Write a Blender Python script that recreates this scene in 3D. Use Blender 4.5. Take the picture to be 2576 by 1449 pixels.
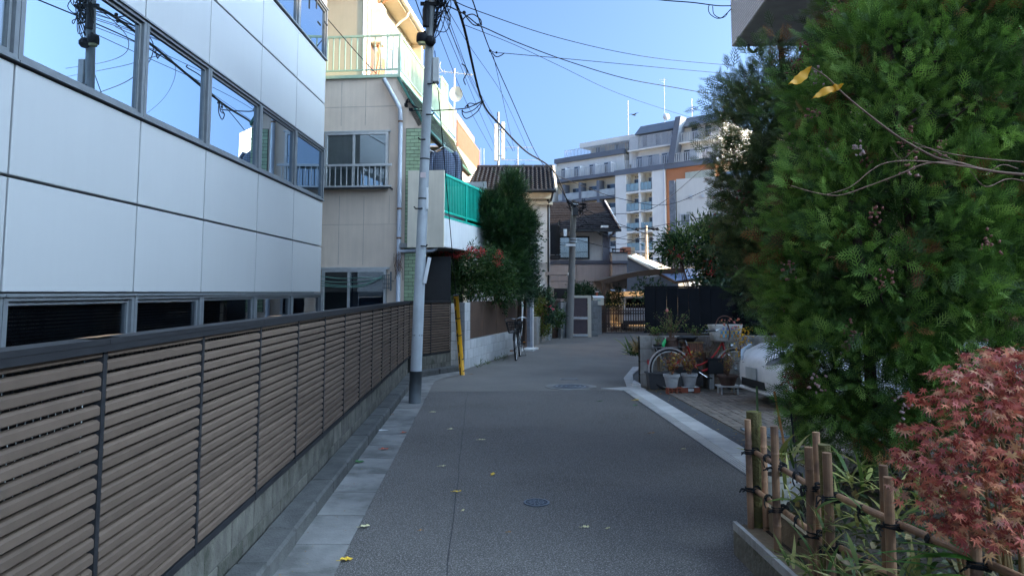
import bpy, math, random
import numpy as np
from mathutils import Vector, Matrix
for o in list(bpy.data.objects): bpy.data.objects.remove(o)
S = bpy.context.scene; COL = S.collection
R = math.radians
# ------------------------------------------------------------------ camera (2576 x 1449 photo units)
F = 1800.; CX = 1288.; PITCH = R(5.0); HZ = 735.; CAMZ = 1.62
YP = HZ - F*math.tan(PITCH); PSI = math.atan((1288-1210)/F)
cd = bpy.data.cameras.new('camera'); cam = bpy.data.objects.new('camera', cd); COL.objects.link(cam)
cam.location = (0, 0, CAMZ); cam.rotation_euler = (R(90)+PITCH, 0, -PSI)
cd.sensor_width = 36; cd.lens = 36*F/2576; cd.shift_y = -(724.5-YP)/2576
cd.clip_start = .05; cd.clip_end = 3000
S.camera = cam
# ------------------------------------------------------------------ sky, sun, exposure
SUN_EL = R(20.5); SUN_AZ = R(-12.0)       # azimuth measured from +X (right) towards +Y (ahead)
W = bpy.data.worlds.new('World'); S.world = W; W.use_nodes = True
wn = W.node_tree.nodes; wl = W.node_tree.links
bg = wn['Background']; sky = wn.new('ShaderNodeTexSky'); sky.sky_type = 'NISHITA'; sky.sun_disc = False
sky.sun_elevation = SUN_EL; sky.sun_rotation = R(90)-SUN_AZ
sky.air_density = .22; sky.dust_density = 8.0; sky.ozone_density = 7.5; sky.altitude = 0
wb = wn.new('ShaderNodeMix'); wb.data_type = 'RGBA'; wb.blend_type = 'MULTIPLY'; wb.inputs[0].default_value = 1; wb.inputs[7].default_value = (.96, 1.075, .94, 1)   # white balance of the whole sky
wl.new(sky.outputs[0], wb.inputs[6]); wl.new(wb.outputs[2], bg.inputs[0]); bg.inputs[1].default_value = .15
sl = bpy.data.lights.new('sun', 'SUN'); sl.energy = 2.6; sl.angle = R(.5); sl.color = (1, .72, .4)
so = bpy.data.objects.new('sun', sl); COL.objects.link(so)
sd = Vector((math.cos(SUN_EL)*math.cos(SUN_AZ), math.cos(SUN_EL)*math.sin(SUN_AZ), math.sin(SUN_EL)))
so.rotation_euler = sd.to_track_quat('Z', 'Y').to_euler(); so.location = (30, 5, 30)
vs = S.view_settings; vs.view_transform = 'Standard'; vs.look = 'None'; vs.gamma = 1; vs.use_curve_mapping = False
vs.exposure = 2.98
S.cycles.max_bounces = 8; S.cycles.diffuse_bounces = 4; S.cycles.glossy_bounces = 4; S.cycles.transparent_max_bounces = 12
S.cycles.caustics_reflective = False; S.cycles.caustics_refractive = False
S.cycles.use_denoising = True
# ------------------------------------------------------------------ geometry of the survey
def ray(u, v):
    x = u-CX; y = -(v-YP); z = F
    fy = z*math.cos(PITCH)-y*math.sin(PITCH); up = z*math.sin(PITCH)+y*math.cos(PITCH)
    return Vector((x*math.cos(PSI)+fy*math.sin(PSI), -x*math.sin(PSI)+fy*math.cos(PSI), up))
def at(u, v, Y):
    r = ray(u, v); return r*(Y/r.y)+Vector((0, 0, CAMZ))
def gnd(u, v, z=0):
    r = ray(u, v); return r*((z-CAMZ)/r.z)+Vector((0, 0, CAMZ))
def onplane(u, v, P, n):
    r = ray(u, v); O = Vector((0, 0, CAMZ)); return O+r*((Vector(P)-O).dot(n)/r.dot(n))
# ------------------------------------------------------------------ mesh builder
class MB:
    def __init__(s): s.v = []; s.f = []
    def add(s, vs_, fs_):
        k = len(s.v); s.v += [tuple(p) for p in vs_]; s.f += [tuple(i+k for i in f) for f in fs_]; return s
    def box(s, x0, x1, y0, y1, z0, z1):
        return s.add([(x0,y0,z0),(x1,y0,z0),(x1,y1,z0),(x0,y1,z0),(x0,y0,z1),(x1,y0,z1),(x1,y1,z1),(x0,y1,z1)],
                     [(0,3,2,1),(4,5,6,7),(0,1,5,4),(1,2,6,5),(2,3,7,6),(3,0,4,7)])
    def cbox(s, x0, x1, y0, y1, z0, z1, c=.01):
        # box with chamfered edges
        X = (x0, x1); Y = (y0, y1); Z = (z0, z1); vs_ = []; idx = {}
        for i in (0, 1):
            for j in (0, 1):
                for k in (0, 1):
                    sx = c if i == 0 else -c; sy = c if j == 0 else -c; sz = c if k == 0 else -c
                    for a, p in enumerate(((X[i], Y[j]+sy, Z[k]+sz), (X[i]+sx, Y[j], Z[k]+sz), (X[i]+sx, Y[j]+sy, Z[k]))):
                        idx[i, j, k, a] = len(vs_); vs_.append(p)
        q = []
        for i in (0, 1): q.append([idx[i,j,k,0] for j, k in ((0,0),(1,0),(1,1),(0,1))][::(-1 if i == 0 else 1)])
        for j in (0, 1): q.append([idx[i,j,k,1] for i, k in ((0,0),(1,0),(1,1),(0,1))][::(1 if j == 0 else -1)])
        for k in (0, 1): q.append([idx[i,j,k,2] for i, j in ((0,0),(1,0),(1,1),(0,1))][::(-1 if k == 0 else 1)])
        for j in (0, 1):
            for k in (0, 1): q.append([idx[0,j,k,1], idx[1,j,k,1], idx[1,j,k,2], idx[0,j,k,2]])
        for i in (0, 1):
            for k in (0, 1): q.append([idx[i,0,k,0], idx[i,1,k,0], idx[i,1,k,2], idx[i,0,k,2]])
        for i in (0, 1):
            for j in (0, 1): q.append([idx[i,j,0,0], idx[i,j,1,0], idx[i,j,1,1], idx[i,j,0,1]])
        for i in (0, 1):
            for j in (0, 1):
                for k in (0, 1): q.append([idx[i,j,k,0], idx[i,j,k,1], idx[i,j,k,2]])
        return s.add(vs_, q)
    def beam(s, p, q, w, h, up=(0, 0, 1)):
        p = Vector(p); q = Vector(q); d = (q-p).normalized(); up = Vector(up)
        if abs(d.dot(up)) > .98: up = Vector((1, 0, 0))
        a = d.cross(up).normalized()*w/2; b = a.cross(d).normalized()*h/2
        vs_ = [e+i*a+j*b for e in (p, q) for i, j in ((-1,-1),(1,-1),(1,1),(-1,1))]
        return s.add(vs_, [(3,2,1,0),(4,5,6,7),(0,1,5,4),(1,2,6,5),(2,3,7,6),(3,0,4,7)])
    def tube(s, pts, r, n=8, cap=True, closed=False):
        pts = [Vector(p) for p in pts]; m = len(pts)
        rs = r if isinstance(r, (list, tuple)) else [r]*m
        vs_ = []; fs_ = []; prev = None
        for i, p in enumerate(pts):
            if closed: t = (pts[(i+1) % m]-pts[i-1])
            else: t = pts[min(i+1, m-1)]-pts[max(i-1, 0)]
            t = t.normalized() if t.length > 1e-9 else Vector((0, 0, 1))
            if prev is None:
                a = t.cross(Vector((0, 0, 1)))
                if a.length < .05: a = t.cross(Vector((1, 0, 0)))
            else: a = prev-t*prev.dot(t)
            a.normalize(); prev = a; b = t.cross(a)
            for k in range(n):
                w = 2*math.pi*k/n; vs_.append(p+(a*math.cos(w)+b*math.sin(w))*rs[i])
        for i in range(m if closed else m-1):
            j = (i+1) % m
            for k in range(n): fs_.append((i*n+k, j*n+k, j*n+(k+1) % n, i*n+(k+1) % n)[::-1])
        if cap and not closed: fs_ += [tuple(range(n)), tuple(range(m*n-1, m*n-n-1, -1))]
        return s.add(vs_, fs_)
    def lathe(s, prof, n=16, c=(0, 0, 0)):
        vs_ = []; fs_ = []; m = len(prof)
        for r_, z in prof:
            for k in range(n):
                w = 2*math.pi*k/n; vs_.append((c[0]+r_*math.cos(w), c[1]+r_*math.sin(w), c[2]+z))
        for i in range(m-1):
            for k in range(n): fs_.append((i*n+k, i*n+(k+1) % n, (i+1)*n+(k+1) % n, (i+1)*n+k))
        fs_ += [tuple(range(n-1, -1, -1)), tuple(range((m-1)*n, m*n))]
        return s.add(vs_, fs_)
    def ext(s, poly, vec):
        poly = [Vector(p) for p in poly]; vec = Vector(vec); n = len(poly)
        return s.add(poly+[p+vec for p in poly], [tuple(range(n-1, -1, -1)), tuple(range(n, 2*n))] +
                     [(i, (i+1) % n, n+(i+1) % n, n+i) for i in range(n)])
    def ball(s, c, r, n=8, sz=1):
        m = max(3, n//2); prof = [(max(1e-4, r*math.sin(math.pi*i/m)), -r*sz*math.cos(math.pi*i/m)) for i in range(m+1)]
        return s.lathe(prof, n, c)
    def quad(s, *p): return s.add(p, [tuple(range(len(p)))])
    def mesh(s, name, m, smooth=False):
        me = bpy.data.meshes.new(name); me.from_pydata(s.v, [], s.f)
        if m is not None: me.materials.append(m)
        if smooth: me.polygons.foreach_set('use_smooth', [True]*len(me.polygons))
        me.update(); return me
    def build(s, name, m, parent=None, smooth=False, loc=None, rz=0):
        return put(name, s.mesh(name, m, smooth), parent, loc, (0, 0, rz))
def put(name, me, parent=None, loc=None, rot=None, scale=None):
    o = bpy.data.objects.new(name, me); COL.objects.link(o)
    if parent is not None: o.parent = parent
    if loc is not None: o.location = loc
    if rot is not None: o.rotation_euler = rot
    if scale is not None: o.scale = scale
    return o
def tag(o, label=None, cat=None, group=None, kind=None):
    for k, v in (('label', label), ('category', cat), ('group', group), ('kind', kind)):
        if v: o[k] = v
    return o
def thing(name, label, cat, loc=(0, 0, 0), rz=0, group=None):
    o = bpy.data.objects.new(name, None); COL.objects.link(o); o.empty_display_size = .1
    o.location = loc; o.rotation_euler = (0, 0, rz); return tag(o, label, cat, group)
def struct(o): o['kind'] = 'structure'; return o
def stuff(o): o['kind'] = 'stuff'; return o
def B(name, m, parent, *bx, c=0):
    b = MB()
    for q in bx:
        if c: b.cbox(*q, c=c)
        else: b.box(*q)
    return b.build(name, m, parent)
def smooth_path(pts, k=6):
    # Catmull-Rom through pts
    P = [Vector(p) for p in pts]; P = [2*P[0]-P[1]]+P+[2*P[-1]-P[-2]]; out = []
    for i in range(1, len(P)-2):
        for j in range(k):
            t = j/k; a, b, c_, d = P[i-1:i+3]
            out.append(.5*((2*b)+(c_-a)*t+(2*a-5*b+4*c_-d)*t*t+(3*b-a-3*c_+d)*t**3))
    out.append(P[-2]); return out
# ------------------------------------------------------------------ materials
MC = {}
def mat(name, col, rough=.75, metal=0, var=.12, vsc=5, bump=0, bs=80, rnd=0, col2=None, cs=2, cth=.55, streak=0, spec=.4, speck=None, ssc=150, wave=None):
    if name in MC: return MC[name]
    m = bpy.data.materials.new(name); m.use_nodes = True; N = m.node_tree.nodes; L = m.node_tree.links
    p = N['Principled BSDF']; p.inputs['Roughness'].default_value = rough; p.inputs['Metallic'].default_value = metal
    p.inputs['Specular IOR Level'].default_value = spec
    tc = N.new('ShaderNodeTexCoord'); oi = N.new('ShaderNodeObjectInfo')
    mu = N.new('ShaderNodeVectorMath'); mu.operation = 'MULTIPLY_ADD'
    cb = N.new('ShaderNodeCombineXYZ')
    for i in range(3): L.new(oi.outputs['Random'], cb.inputs[i])
    L.new(cb.outputs[0], mu.inputs[0]); mu.inputs[1].default_value = (37, 53, 71); L.new(tc.outputs['Object'], mu.inputs[2])
    co = mu.outputs[0]
    def noise(scale, det=4, vec=None, rgh=.6):
        n = N.new('ShaderNodeTexNoise'); n.inputs['Scale'].default_value = scale; n.inputs['Detail'].default_value = det
        n.inputs['Roughness'].default_value = rgh; L.new(vec or co, n.inputs['Vector']); return n.outputs['Fac']
    def mixc(fac, a, b, mode='MIX'):
        x = N.new('ShaderNodeMix'); x.data_type = 'RGBA'; x.blend_type = mode
        for sock, val in ((x.inputs[0], fac), (x.inputs[6], a), (x.inputs[7], b)):
            if isinstance(val, (int, float)): sock.default_value = val
            elif isinstance(val, tuple): sock.default_value = (*val, 1) if len(val) == 3 else val
            else: L.new(val, sock)
        return x.outputs[2]
    def ramp(fac, a, b):
        r = N.new('ShaderNodeMapRange'); r.inputs[1].default_value = a; r.inputs[2].default_value = b; L.new(fac, r.inputs[0]); return r.outputs[0]
    lo = tuple(c*(1-var) for c in col); hi = tuple(min(1, c*(1+var)) for c in col)
    c = mixc(ramp(noise(vsc), .3, .7), lo, hi)
    if col2: c = mixc(ramp(noise(cs, 5), cth, cth+.15), c, col2)
    if speck: c = mixc(ramp(noise(ssc, 2), .5, .66), c, speck)
    if streak:
        sv = N.new('ShaderNodeVectorMath'); sv.operation = 'MULTIPLY'; L.new(co, sv.inputs[0]); sv.inputs[1].default_value = (1, 1, .06)
        f = ramp(noise(14, 4, sv.outputs[0]), .35, .75)
        c = mixc(f, c, mixc(1.0, c, (1-streak,)*3, 'MULTIPLY'))
    if rnd:
        r = N.new('ShaderNodeMapRange'); L.new(oi.outputs['Random'], r.inputs[0]); r.inputs[3].default_value = 1-rnd; r.inputs[4].default_value = 1+rnd
        cc = N.new('ShaderNodeCombineColor')
        for i in range(3): L.new(r.outputs[0], cc.inputs[i])
        c = mixc(1.0, c, cc.outputs[0], 'MULTIPLY')
    L.new(c, p.inputs['Base Color'])
    if bump:
        b = N.new('ShaderNodeBump'); b.inputs['Strength'].default_value = bump; b.inputs['Distance'].default_value = .02
        L.new(noise(bs, 3), b.inputs['Height']); L.new(b.outputs[0], p.inputs['Normal'])
    MC[name] = m; return m
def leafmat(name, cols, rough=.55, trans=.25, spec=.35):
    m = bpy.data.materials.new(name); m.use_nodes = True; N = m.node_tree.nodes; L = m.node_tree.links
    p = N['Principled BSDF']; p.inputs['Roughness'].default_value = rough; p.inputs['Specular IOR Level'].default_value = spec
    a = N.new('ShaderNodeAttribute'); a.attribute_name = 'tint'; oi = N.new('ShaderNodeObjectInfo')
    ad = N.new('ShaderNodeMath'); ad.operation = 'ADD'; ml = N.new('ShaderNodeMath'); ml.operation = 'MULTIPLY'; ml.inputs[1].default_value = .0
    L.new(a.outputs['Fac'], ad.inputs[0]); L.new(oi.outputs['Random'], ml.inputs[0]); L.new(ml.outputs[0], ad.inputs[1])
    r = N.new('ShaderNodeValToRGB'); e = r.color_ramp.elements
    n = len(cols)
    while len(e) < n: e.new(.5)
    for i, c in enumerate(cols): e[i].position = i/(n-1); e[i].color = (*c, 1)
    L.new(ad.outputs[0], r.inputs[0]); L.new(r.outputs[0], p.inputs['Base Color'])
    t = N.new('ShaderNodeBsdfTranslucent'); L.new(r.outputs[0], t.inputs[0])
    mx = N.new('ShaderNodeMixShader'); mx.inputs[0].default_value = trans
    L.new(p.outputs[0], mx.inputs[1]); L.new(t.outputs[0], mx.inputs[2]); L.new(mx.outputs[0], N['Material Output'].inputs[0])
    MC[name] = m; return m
def leafmat_obj(name, cols, **k):
    # colour by object instead of by face: for leaves that are objects of their own
    m = leafmat(name, cols, **k)
    for n in m.node_tree.nodes:
        if n.type == 'MATH' and n.operation == 'MULTIPLY': n.inputs[1].default_value = 1.0
    return m
def glassmat(name, tint, base=.12, rough=.0, clear=(.8, .85, .85), add=.6, dirt=0):
    # window glass: transparent pane with a Fresnel reflection
    m = bpy.data.materials.new(name); m.use_nodes = True; N = m.node_tree.nodes; L = m.node_tree.links
    N.remove(N['Principled BSDF'])
    g = N.new('ShaderNodeBsdfGlossy'); g.inputs['Roughness'].default_value = rough; g.inputs[0].default_value = (*tint, 1)
    t = N.new('ShaderNodeBsdfTransparent'); t.inputs[0].default_value = (*clear, 1)
    lw = N.new('ShaderNodeLayerWeight'); lw.inputs[0].default_value = .35
    mr = N.new('ShaderNodeMapRange'); mr.inputs[3].default_value = base; mr.inputs[4].default_value = min(1, base+add); L.new(lw.outputs['Fresnel'], mr.inputs[0])
    mx = N.new('ShaderNodeMixShader'); L.new(mr.outputs[0], mx.inputs[0]); L.new(t.outputs[0], mx.inputs[1]); L.new(g.outputs[0], mx.inputs[2])
    L.new(mx.outputs[0], N['Material Output'].inputs[0]); MC[name] = m; return m
def mirrormat(name, tint, fac):
    # coated reflective glazing over a dark room
    m = bpy.data.materials.new(name); m.use_nodes = True; N = m.node_tree.nodes; L = m.node_tree.links
    N.remove(N['Principled BSDF'])
    g = N.new('ShaderNodeBsdfGlossy'); g.inputs['Roughness'].default_value = 0; g.inputs[0].default_value = (*tint, 1)
    d = N.new('ShaderNodeBsdfDiffuse'); d.inputs[0].default_value = (.015, .018, .02, 1)
    mx = N.new('ShaderNodeMixShader'); mx.inputs[0].default_value = fac
    L.new(d.outputs[0], mx.inputs[1]); L.new(g.outputs[0], mx.inputs[2]); L.new(mx.outputs[0], N['Material Output'].inputs[0]); MC[name] = m; return m
# ------------------------------------------------------------------ foliage scatter
def bases(d, roll):
    d = d/np.linalg.norm(d, axis=1, keepdims=True)
    up = np.tile([0., 0., 1.], (len(d), 1)); par = np.abs(d[:, 2]) > .97; up[par] = [1., 0, 0]
    y = np.cross(up, d); y /= np.linalg.norm(y, axis=1, keepdims=True); z = np.cross(d, y)
    c = np.cos(roll)[:, None]; s_ = np.sin(roll)[:, None]
    return np.stack([d, y*c+z*s_, z*c-y*s_], axis=2)
def scatter(name, tpl, pos, d, roll, size, m, parent=None, tint=None, rng=None, flag=True, grad=.22):
    tv, tf = tpl; tv = np.array(tv, float); n = len(pos); k = len(tv); w = len(tf[0])
    Bm = bases(np.asarray(d, float), roll)*np.asarray(size, float).reshape(-1, 1, 1)
    V = (np.einsum('nij,kj->nki', Bm, tv)+np.asarray(pos)[:, None, :]).reshape(-1, 3)
    Fc = (np.array(tf)[None]+(np.arange(n)*k)[:, None, None]).reshape(-1, w)
    me = bpy.data.meshes.new(name); me.vertices.add(len(V)); me.vertices.foreach_set('co', V.astype(np.float32).ravel())
    me.loops.add(Fc.size); me.loops.foreach_set('vertex_index', Fc.astype(np.int32).ravel())
    me.polygons.add(len(Fc)); me.polygons.foreach_set('loop_start', np.arange(0, Fc.size, w, dtype=np.int32))
    me.update(calc_edges=True)
    at_ = me.attributes.new('tint', 'FLOAT', 'POINT')
    if tint is None: tint = np.random.default_rng(1).random(n)
    tt = np.repeat(tint, k)+np.tile((tv[:, 0]-.55)*grad, n)   # tips are younger and paler
    at_.data.foreach_set('value', np.clip(tt, 0, 1).astype(np.float32))
    me.materials.append(m)
    o = put(name, me, parent)
    if flag: stuff(o)
    return o
def spray_tpl():
    # flat feathery fan of a scale-leaved conifer: axis, alternating branchlets, each with a side lobe
    V = []; Q = []
    def strip(p, q, w0, w1):
        p = np.array(p); q = np.array(q); t = q-p; n = np.array([-t[1], t[0], 0]); n /= np.linalg.norm(n)
        k = len(V); V.extend([p+n*w0, p-n*w0, q-n*w1, q+n*w1]); Q.append((k, k+1, k+2, k+3))
    strip((0, 0, 0), (1, 0, -.12), .016, .01)
    for i in range(5):
        for s_ in (-1, 1):
            x = .1+.165*i+(.07 if s_ > 0 else 0); L_ = .5*(1-i*.13)*(.8 if i == 0 else 1); a = R(46-i*2); z = -.12*x*x
            strip((x, 0, z), (x+L_*math.cos(a), s_*L_*math.sin(a), z-.3*L_*L_-.02), .021, .01)
            if i < 4: t = .55; b = (x+L_*t*math.cos(a), s_*L_*t*math.sin(a), z-.02); strip(b, (b[0]+.14*(1-i*.1), b[1]-s_*.012, z-.03), .018, .01)
    return np.array(V), Q
SPRAY = spray_tpl()
LEAF = ([(0,0,0), (.45,.26,.06), (1,0,-.04), (.45,-.26,.06)], [(0,3,2,1)])
LANCE = ([(0,0,0), (.4,.13,.05), (1,0,-.1), (.4,-.13,.05)], [(0,3,2,1)])
NEEDLE = ([(0,.02,0), (0,-.02,0), (1,-.008,0), (1,.008,0), (.1,0,.02), (.15,0,-.02), (.8,.32,.05), (.78,.34,.03), (.1,.02,0), (.15,-.02,0), (.8,-.33,.04), (.78,-.3,.06),
          (.3,.0,.02), (.35,0,-.02), (.95,.18,-.15), (.92,.2,-.17), (.3,.0,.02), (.35,0,-.02), (.92,-.12,.25), (.9,-.15,.22)], [(0,1,2,3), (4,5,6,7), (8,9,10,11), (12,13,14,15), (16,17,18,19)])
def blade_tpl(n=5, w=.05, droop=.45):
    V = []; Q = []
    for i in range(n+1):
        t = i/n; ww = w*math.sin(math.pi*(.12+.88*t)**.8)*1.0+.002; z = -droop*t*t
        V += [(t, ww, z+.02), (t, -ww, z+.02)]
    for i in range(n): Q.append((2*i, 2*i+1, 2*i+3, 2*i+2))
    return V, Q
BLADE = blade_tpl()
def maple_tpl():
    V = [(0, 0, 0)]; ang = [-125, -80, -40, 0, 40, 80, 125]; ln = [.42, .68, .9, 1., .9, .68, .42]; T = []
    for i, (a, l) in enumerate(zip(ang, ln)):
        a = R(a)
        for t, da in ((.38, -17), (1., 0)):
            b = a+R(da); r_ = l*t if t == 1 else .27
            if t != 1: b = a-R(20)
            V.append((r_*math.cos(b), r_*math.sin(b), -.22*(l*t)**2+.06*(t == 1)*math.sin(i*2.1)))
        if t == 1: pass
    a = R(145); V.append((.3*math.cos(a), .3*math.sin(a), -.02))
    n = len(V)
    for i in range(7):
        T += [(0, 1+2*i, 2+2*i), (0, 2+2*i, 3+2*i)]
    # lobes' far shoulders
    return [tuple(v) for v in V], T
MAPLE = maple_tpl()
def sphere_dirs(rng, n):
    v = rng.normal(size=(n, 3)); return v/np.linalg.norm(v, axis=1, keepdims=True)
def clumps(ells, n, rng, shell=(.82, 1.05), zmin=None):
    # clump centres on the skin of a union of ellipsoids; returns positions and outward directions
    C = np.array([list(e[0]) for e in ells]); Rr = np.array([e[1] for e in ells]); wgt = np.array([r[0]*r[2]+r[1]*r[2] for r in Rr]); wgt /= wgt.sum()
    P = []; D = []
    while len(P) < n:
        i = rng.choice(len(ells), p=wgt); d = sphere_dirs(rng, 1)[0]; s_ = rng.uniform(*shell)
        p = C[i]+d*Rr[i]*s_
        if zmin is not None and p[2] < zmin: continue
        bad = False
        for j in range(len(ells)):
            if j != i and (((p-C[j])/Rr[j])**2).sum() < .62: bad = True; break
        if bad: continue
        nn = d/Rr[i]; P.append(p); D.append(nn/np.linalg.norm(nn))
    return np.array(P), np.array(D)
def copy_tree(o, parent=None):
    c = o.copy(); COL.objects.link(c); c.parent = parent
    for ch in list(o.children): copy_tree(ch, c)
    return c
# ------------------------------------------------------------------ palette
M_ASPH = mat('asphalt', (.112, .102, .092), .82, var=.2, vsc=.7, bump=.9, bs=120, col2=(.085,.075,.065), cs=.45, cth=.5, speck=(.33, .305, .28), ssc=105, spec=.35)
M_ASPH2 = mat('worn_asphalt', (.165, .15, .132), .85, var=.2, vsc=.8, bump=.5, bs=140, speck=(.25, .23, .21), ssc=120, spec=.3)
M_CONC = mat('concrete', (.3, .3, .29), .9, var=.16, vsc=4, bump=.4, bs=60, rnd=.12, col2=(.16, .16, .15), cs=1.6, cth=.56, streak=.25)
M_GUT = mat('gutter_concrete', (.215, .205, .19), .9, var=.25, vsc=3, bump=.4, bs=70, rnd=.06, col2=(.12, .115, .105), cs=2.2, cth=.5)
M_GUTR = mat('light_gutter_concrete', (.5, .485, .46), .85, var=.12, vsc=5, bump=.25, bs=70, rnd=.1, col2=(.3, .3, .29), cs=2.2, cth=.6)
M_KERB = mat('old_kerb_concrete', (.085, .083, .078), .95, var=.25, vsc=7, bump=.6, bs=70, rnd=.15, col2=(.06, .062, .055), cs=3)
M_BASEW = mat('mossy_block', (.13, .12, .1), .95, var=.3, vsc=6, bump=.6, bs=50, rnd=.12, col2=(.055, .055, .04), cs=2.5, cth=.5, streak=.4)
M_WBLOCK = mat('pale_block', (.5, .5, .5), .9, var=.08, vsc=5, bump=.4, bs=90, rnd=.07, streak=.2)
M_GBLOCK = mat('grey_block', (.44, .41, .37), .95, var=.2, vsc=5, bump=.5, bs=70, rnd=.12, col2=(.2, .19, .165), cs=3, streak=.3)
M_SOIL = mat('garden_soil', (.045, .035, .025), 1, var=.4, vsc=12, bump=1, bs=30)
M_GROUND = mat('bare_ground', (.16, .15, .14), 1, var=.25, vsc=.6, bump=.5, bs=20)
M_PANEL = mat('white_enamel_panel', (.275, .277, .28), .45, var=.025, vsc=.8, rnd=.025, spec=.4, streak=.02)
M_JOINT = mat('dark_joint', (.05, .055, .06), .8)
M_ALU = mat('grey_aluminium', (.12, .13, .14), .5, .3, var=.12, vsc=9, bump=.08, bs=120)
M_ALUL = mat('pale_aluminium', (.5, .5, .49), .45, .4, var=.1, vsc=9)
M_MIRROR = mirrormat('reflective_glazing', (.62, .76, .9), .7)
M_GLASS = glassmat('window_glass', (.9, .95, 1), .16)
M_GLASSD = glassmat('dark_window_glass', (.9, .95, 1), .12, clear=(.5, .53, .56))
M_SLAT = mat('taupe_slat', (.1, .071, .054), .75, var=.1, vsc=7, rnd=.12, spec=.12, streak=0, col2=(.085, .062, .048), cs=4, cth=.6)
M_DKBR = mat('dark_bronze_metal', (.018, .018, .02), .65, 0, var=.2, vsc=8, spec=.15)
M_TAN = mat('tan_stucco', (.74, .6, .475), .92, var=.05, vsc=2, bump=.5, bs=110, streak=.1)
M_TANL = mat('cream_stucco', (.52, .42, .29), .9, var=.05, vsc=2, bump=.3, bs=110, streak=.06)
M_CREAM = mat('cream_board', (.72, .65, .52), .8, var=.05, vsc=3, streak=.1)
M_GTILE = mat('green_glazed_tile', (.3, .4, .24), .25, var=.1, vsc=9, rnd=.12, spec=.6)
M_GROUT = mat('dark_grout', (.06, .06, .05), .95)
M_BTILE = mat('brown_glazed_tile', (.3, .15, .06), .3, var=.15, vsc=9, rnd=.15, spec=.6)
M_PGREEN = mat('pale_green_paint', (.38, .5, .36), .5, var=.08, vsc=6, rnd=.03)
M_TEAL = mat('teal_green_paint', (.01, .46, .33), .45, var=.1, vsc=6, rnd=.04)
M_PIPE = mat('grey_pvc_pipe', (.46, .49, .54), .5, var=.06, vsc=6, streak=.15)
M_WHITE = mat('white_paint', (.72, .72, .71), .6, var=.05, vsc=4, rnd=.03, streak=.1)
M_WSTUC = mat('white_stucco', (.66, .66, .65), .9, var=.05, vsc=2, bump=.3, bs=90, streak=.12)
M_GSTUC = mat('grey_stucco', (.4, .39, .375), .9, var=.06, vsc=2, bump=.3, bs=90, streak=.1)
M_PINK = mat('taupe_siding', (.34, .28, .255), .85, var=.06, vsc=2.5, bump=.3, bs=90, streak=.12, rnd=.03)
M_PURP = mat('slate_trim', (.11, .115, .145), .7, var=.1)
M_ROOFT = mat('dark_roof_tile', (.022, .024, .03), .5, var=.2, vsc=6, rnd=.18, spec=.1)
M_SHING = mat('weathered_shingle', (.016, .015, .017), 1, var=.3, vsc=5, rnd=.2, bump=.4, bs=40, spec=.03)
M_BLACK = mat('black_paint', (.012, .013, .015), .5, var=.2)
M_BLKMT = mat('black_rubber', (.014, .014, .015), .7, var=.2)
M_NAVY = mat('black_screen_board', (.008, .0095, .013), .7, var=.2, vsc=5, rnd=.15, spec=.15)
M_BRPAN = mat('brown_steel_sheet', (.1, .062, .045), .6, .1, var=.16, vsc=2.5, col2=(.14, .075, .05), cs=2.2, cth=.6, streak=.15)
M_YEL = mat('yellow_plastic', (.75, .36, .01), .4, var=.08, vsc=6)
M_STEEL = mat('galvanised_steel', (.3, .32, .33), .6, .15, var=.12, vsc=4, streak=.2, bump=.05, bs=60)
M_DKST = mat('dark_sleeve_paint', (.09, .1, .105), .6, .1, var=.18, vsc=5, streak=.2)
M_CPOLE = mat('concrete_pole', (.2, .185, .165), .9, var=.1, vsc=4, bump=.25, bs=60, streak=.2)
M_WIRE = mat('black_cable', (.01, .011, .014), .7, spec=.1)
M_RED = mat('red_enamel', (.5, .03, .03), .35, var=.1, vsc=8)
M_CHROME = mat('chrome', (.55, .56, .57), .25, .9, var=.08)
M_TERRA = mat('terracotta', (.33, .09, .05), .85, var=.15, vsc=9, bump=.2)
M_BRPOT = mat('brown_plastic_pot', (.11, .065, .05), .6, var=.12, vsc=8)
M_GPOT = mat('grey_stone_pot', (.44, .44, .44), .8, var=.15, vsc=8, bump=.3, bs=40, streak=.15)
M_WOOD = mat('grey_timber', (.22, .16, .1), .9, var=.2, vsc=5, bump=.4, bs=40, streak=.3)
M_BAMB = mat('aged_bamboo', (.33, .18, .1), .5, var=.22, vsc=5, rnd=.3, col2=(.16, .09, .06), cs=6, cth=.5, streak=.45)
M_LOG = mat('mossy_log', (.12, .1, .035), .95, var=.3, vsc=8, bump=.8, bs=35, col2=(.2, .19, .03), cs=5, cth=.52)
M_ROPE = mat('black_rope', (.012, .012, .013), .95, bump=.6, bs=200)
M_CURT = mat('beige_curtain', (.3, .27, .2), .95, var=.08)
M_DCURT = mat('navy_curtain', (.02, .03, .06), .95, var=.2)
M_SCREEN = mat('grey_insect_screen', (.2, .205, .2), .9, var=.05)
M_BARK = mat('bark', (.07, .045, .033), 1, var=.35, vsc=14, bump=.8, bs=40, streak=.4)
M_TWIG = mat('brown_twig', (.16, .09, .06), .85, var=.2, vsc=20)
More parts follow.
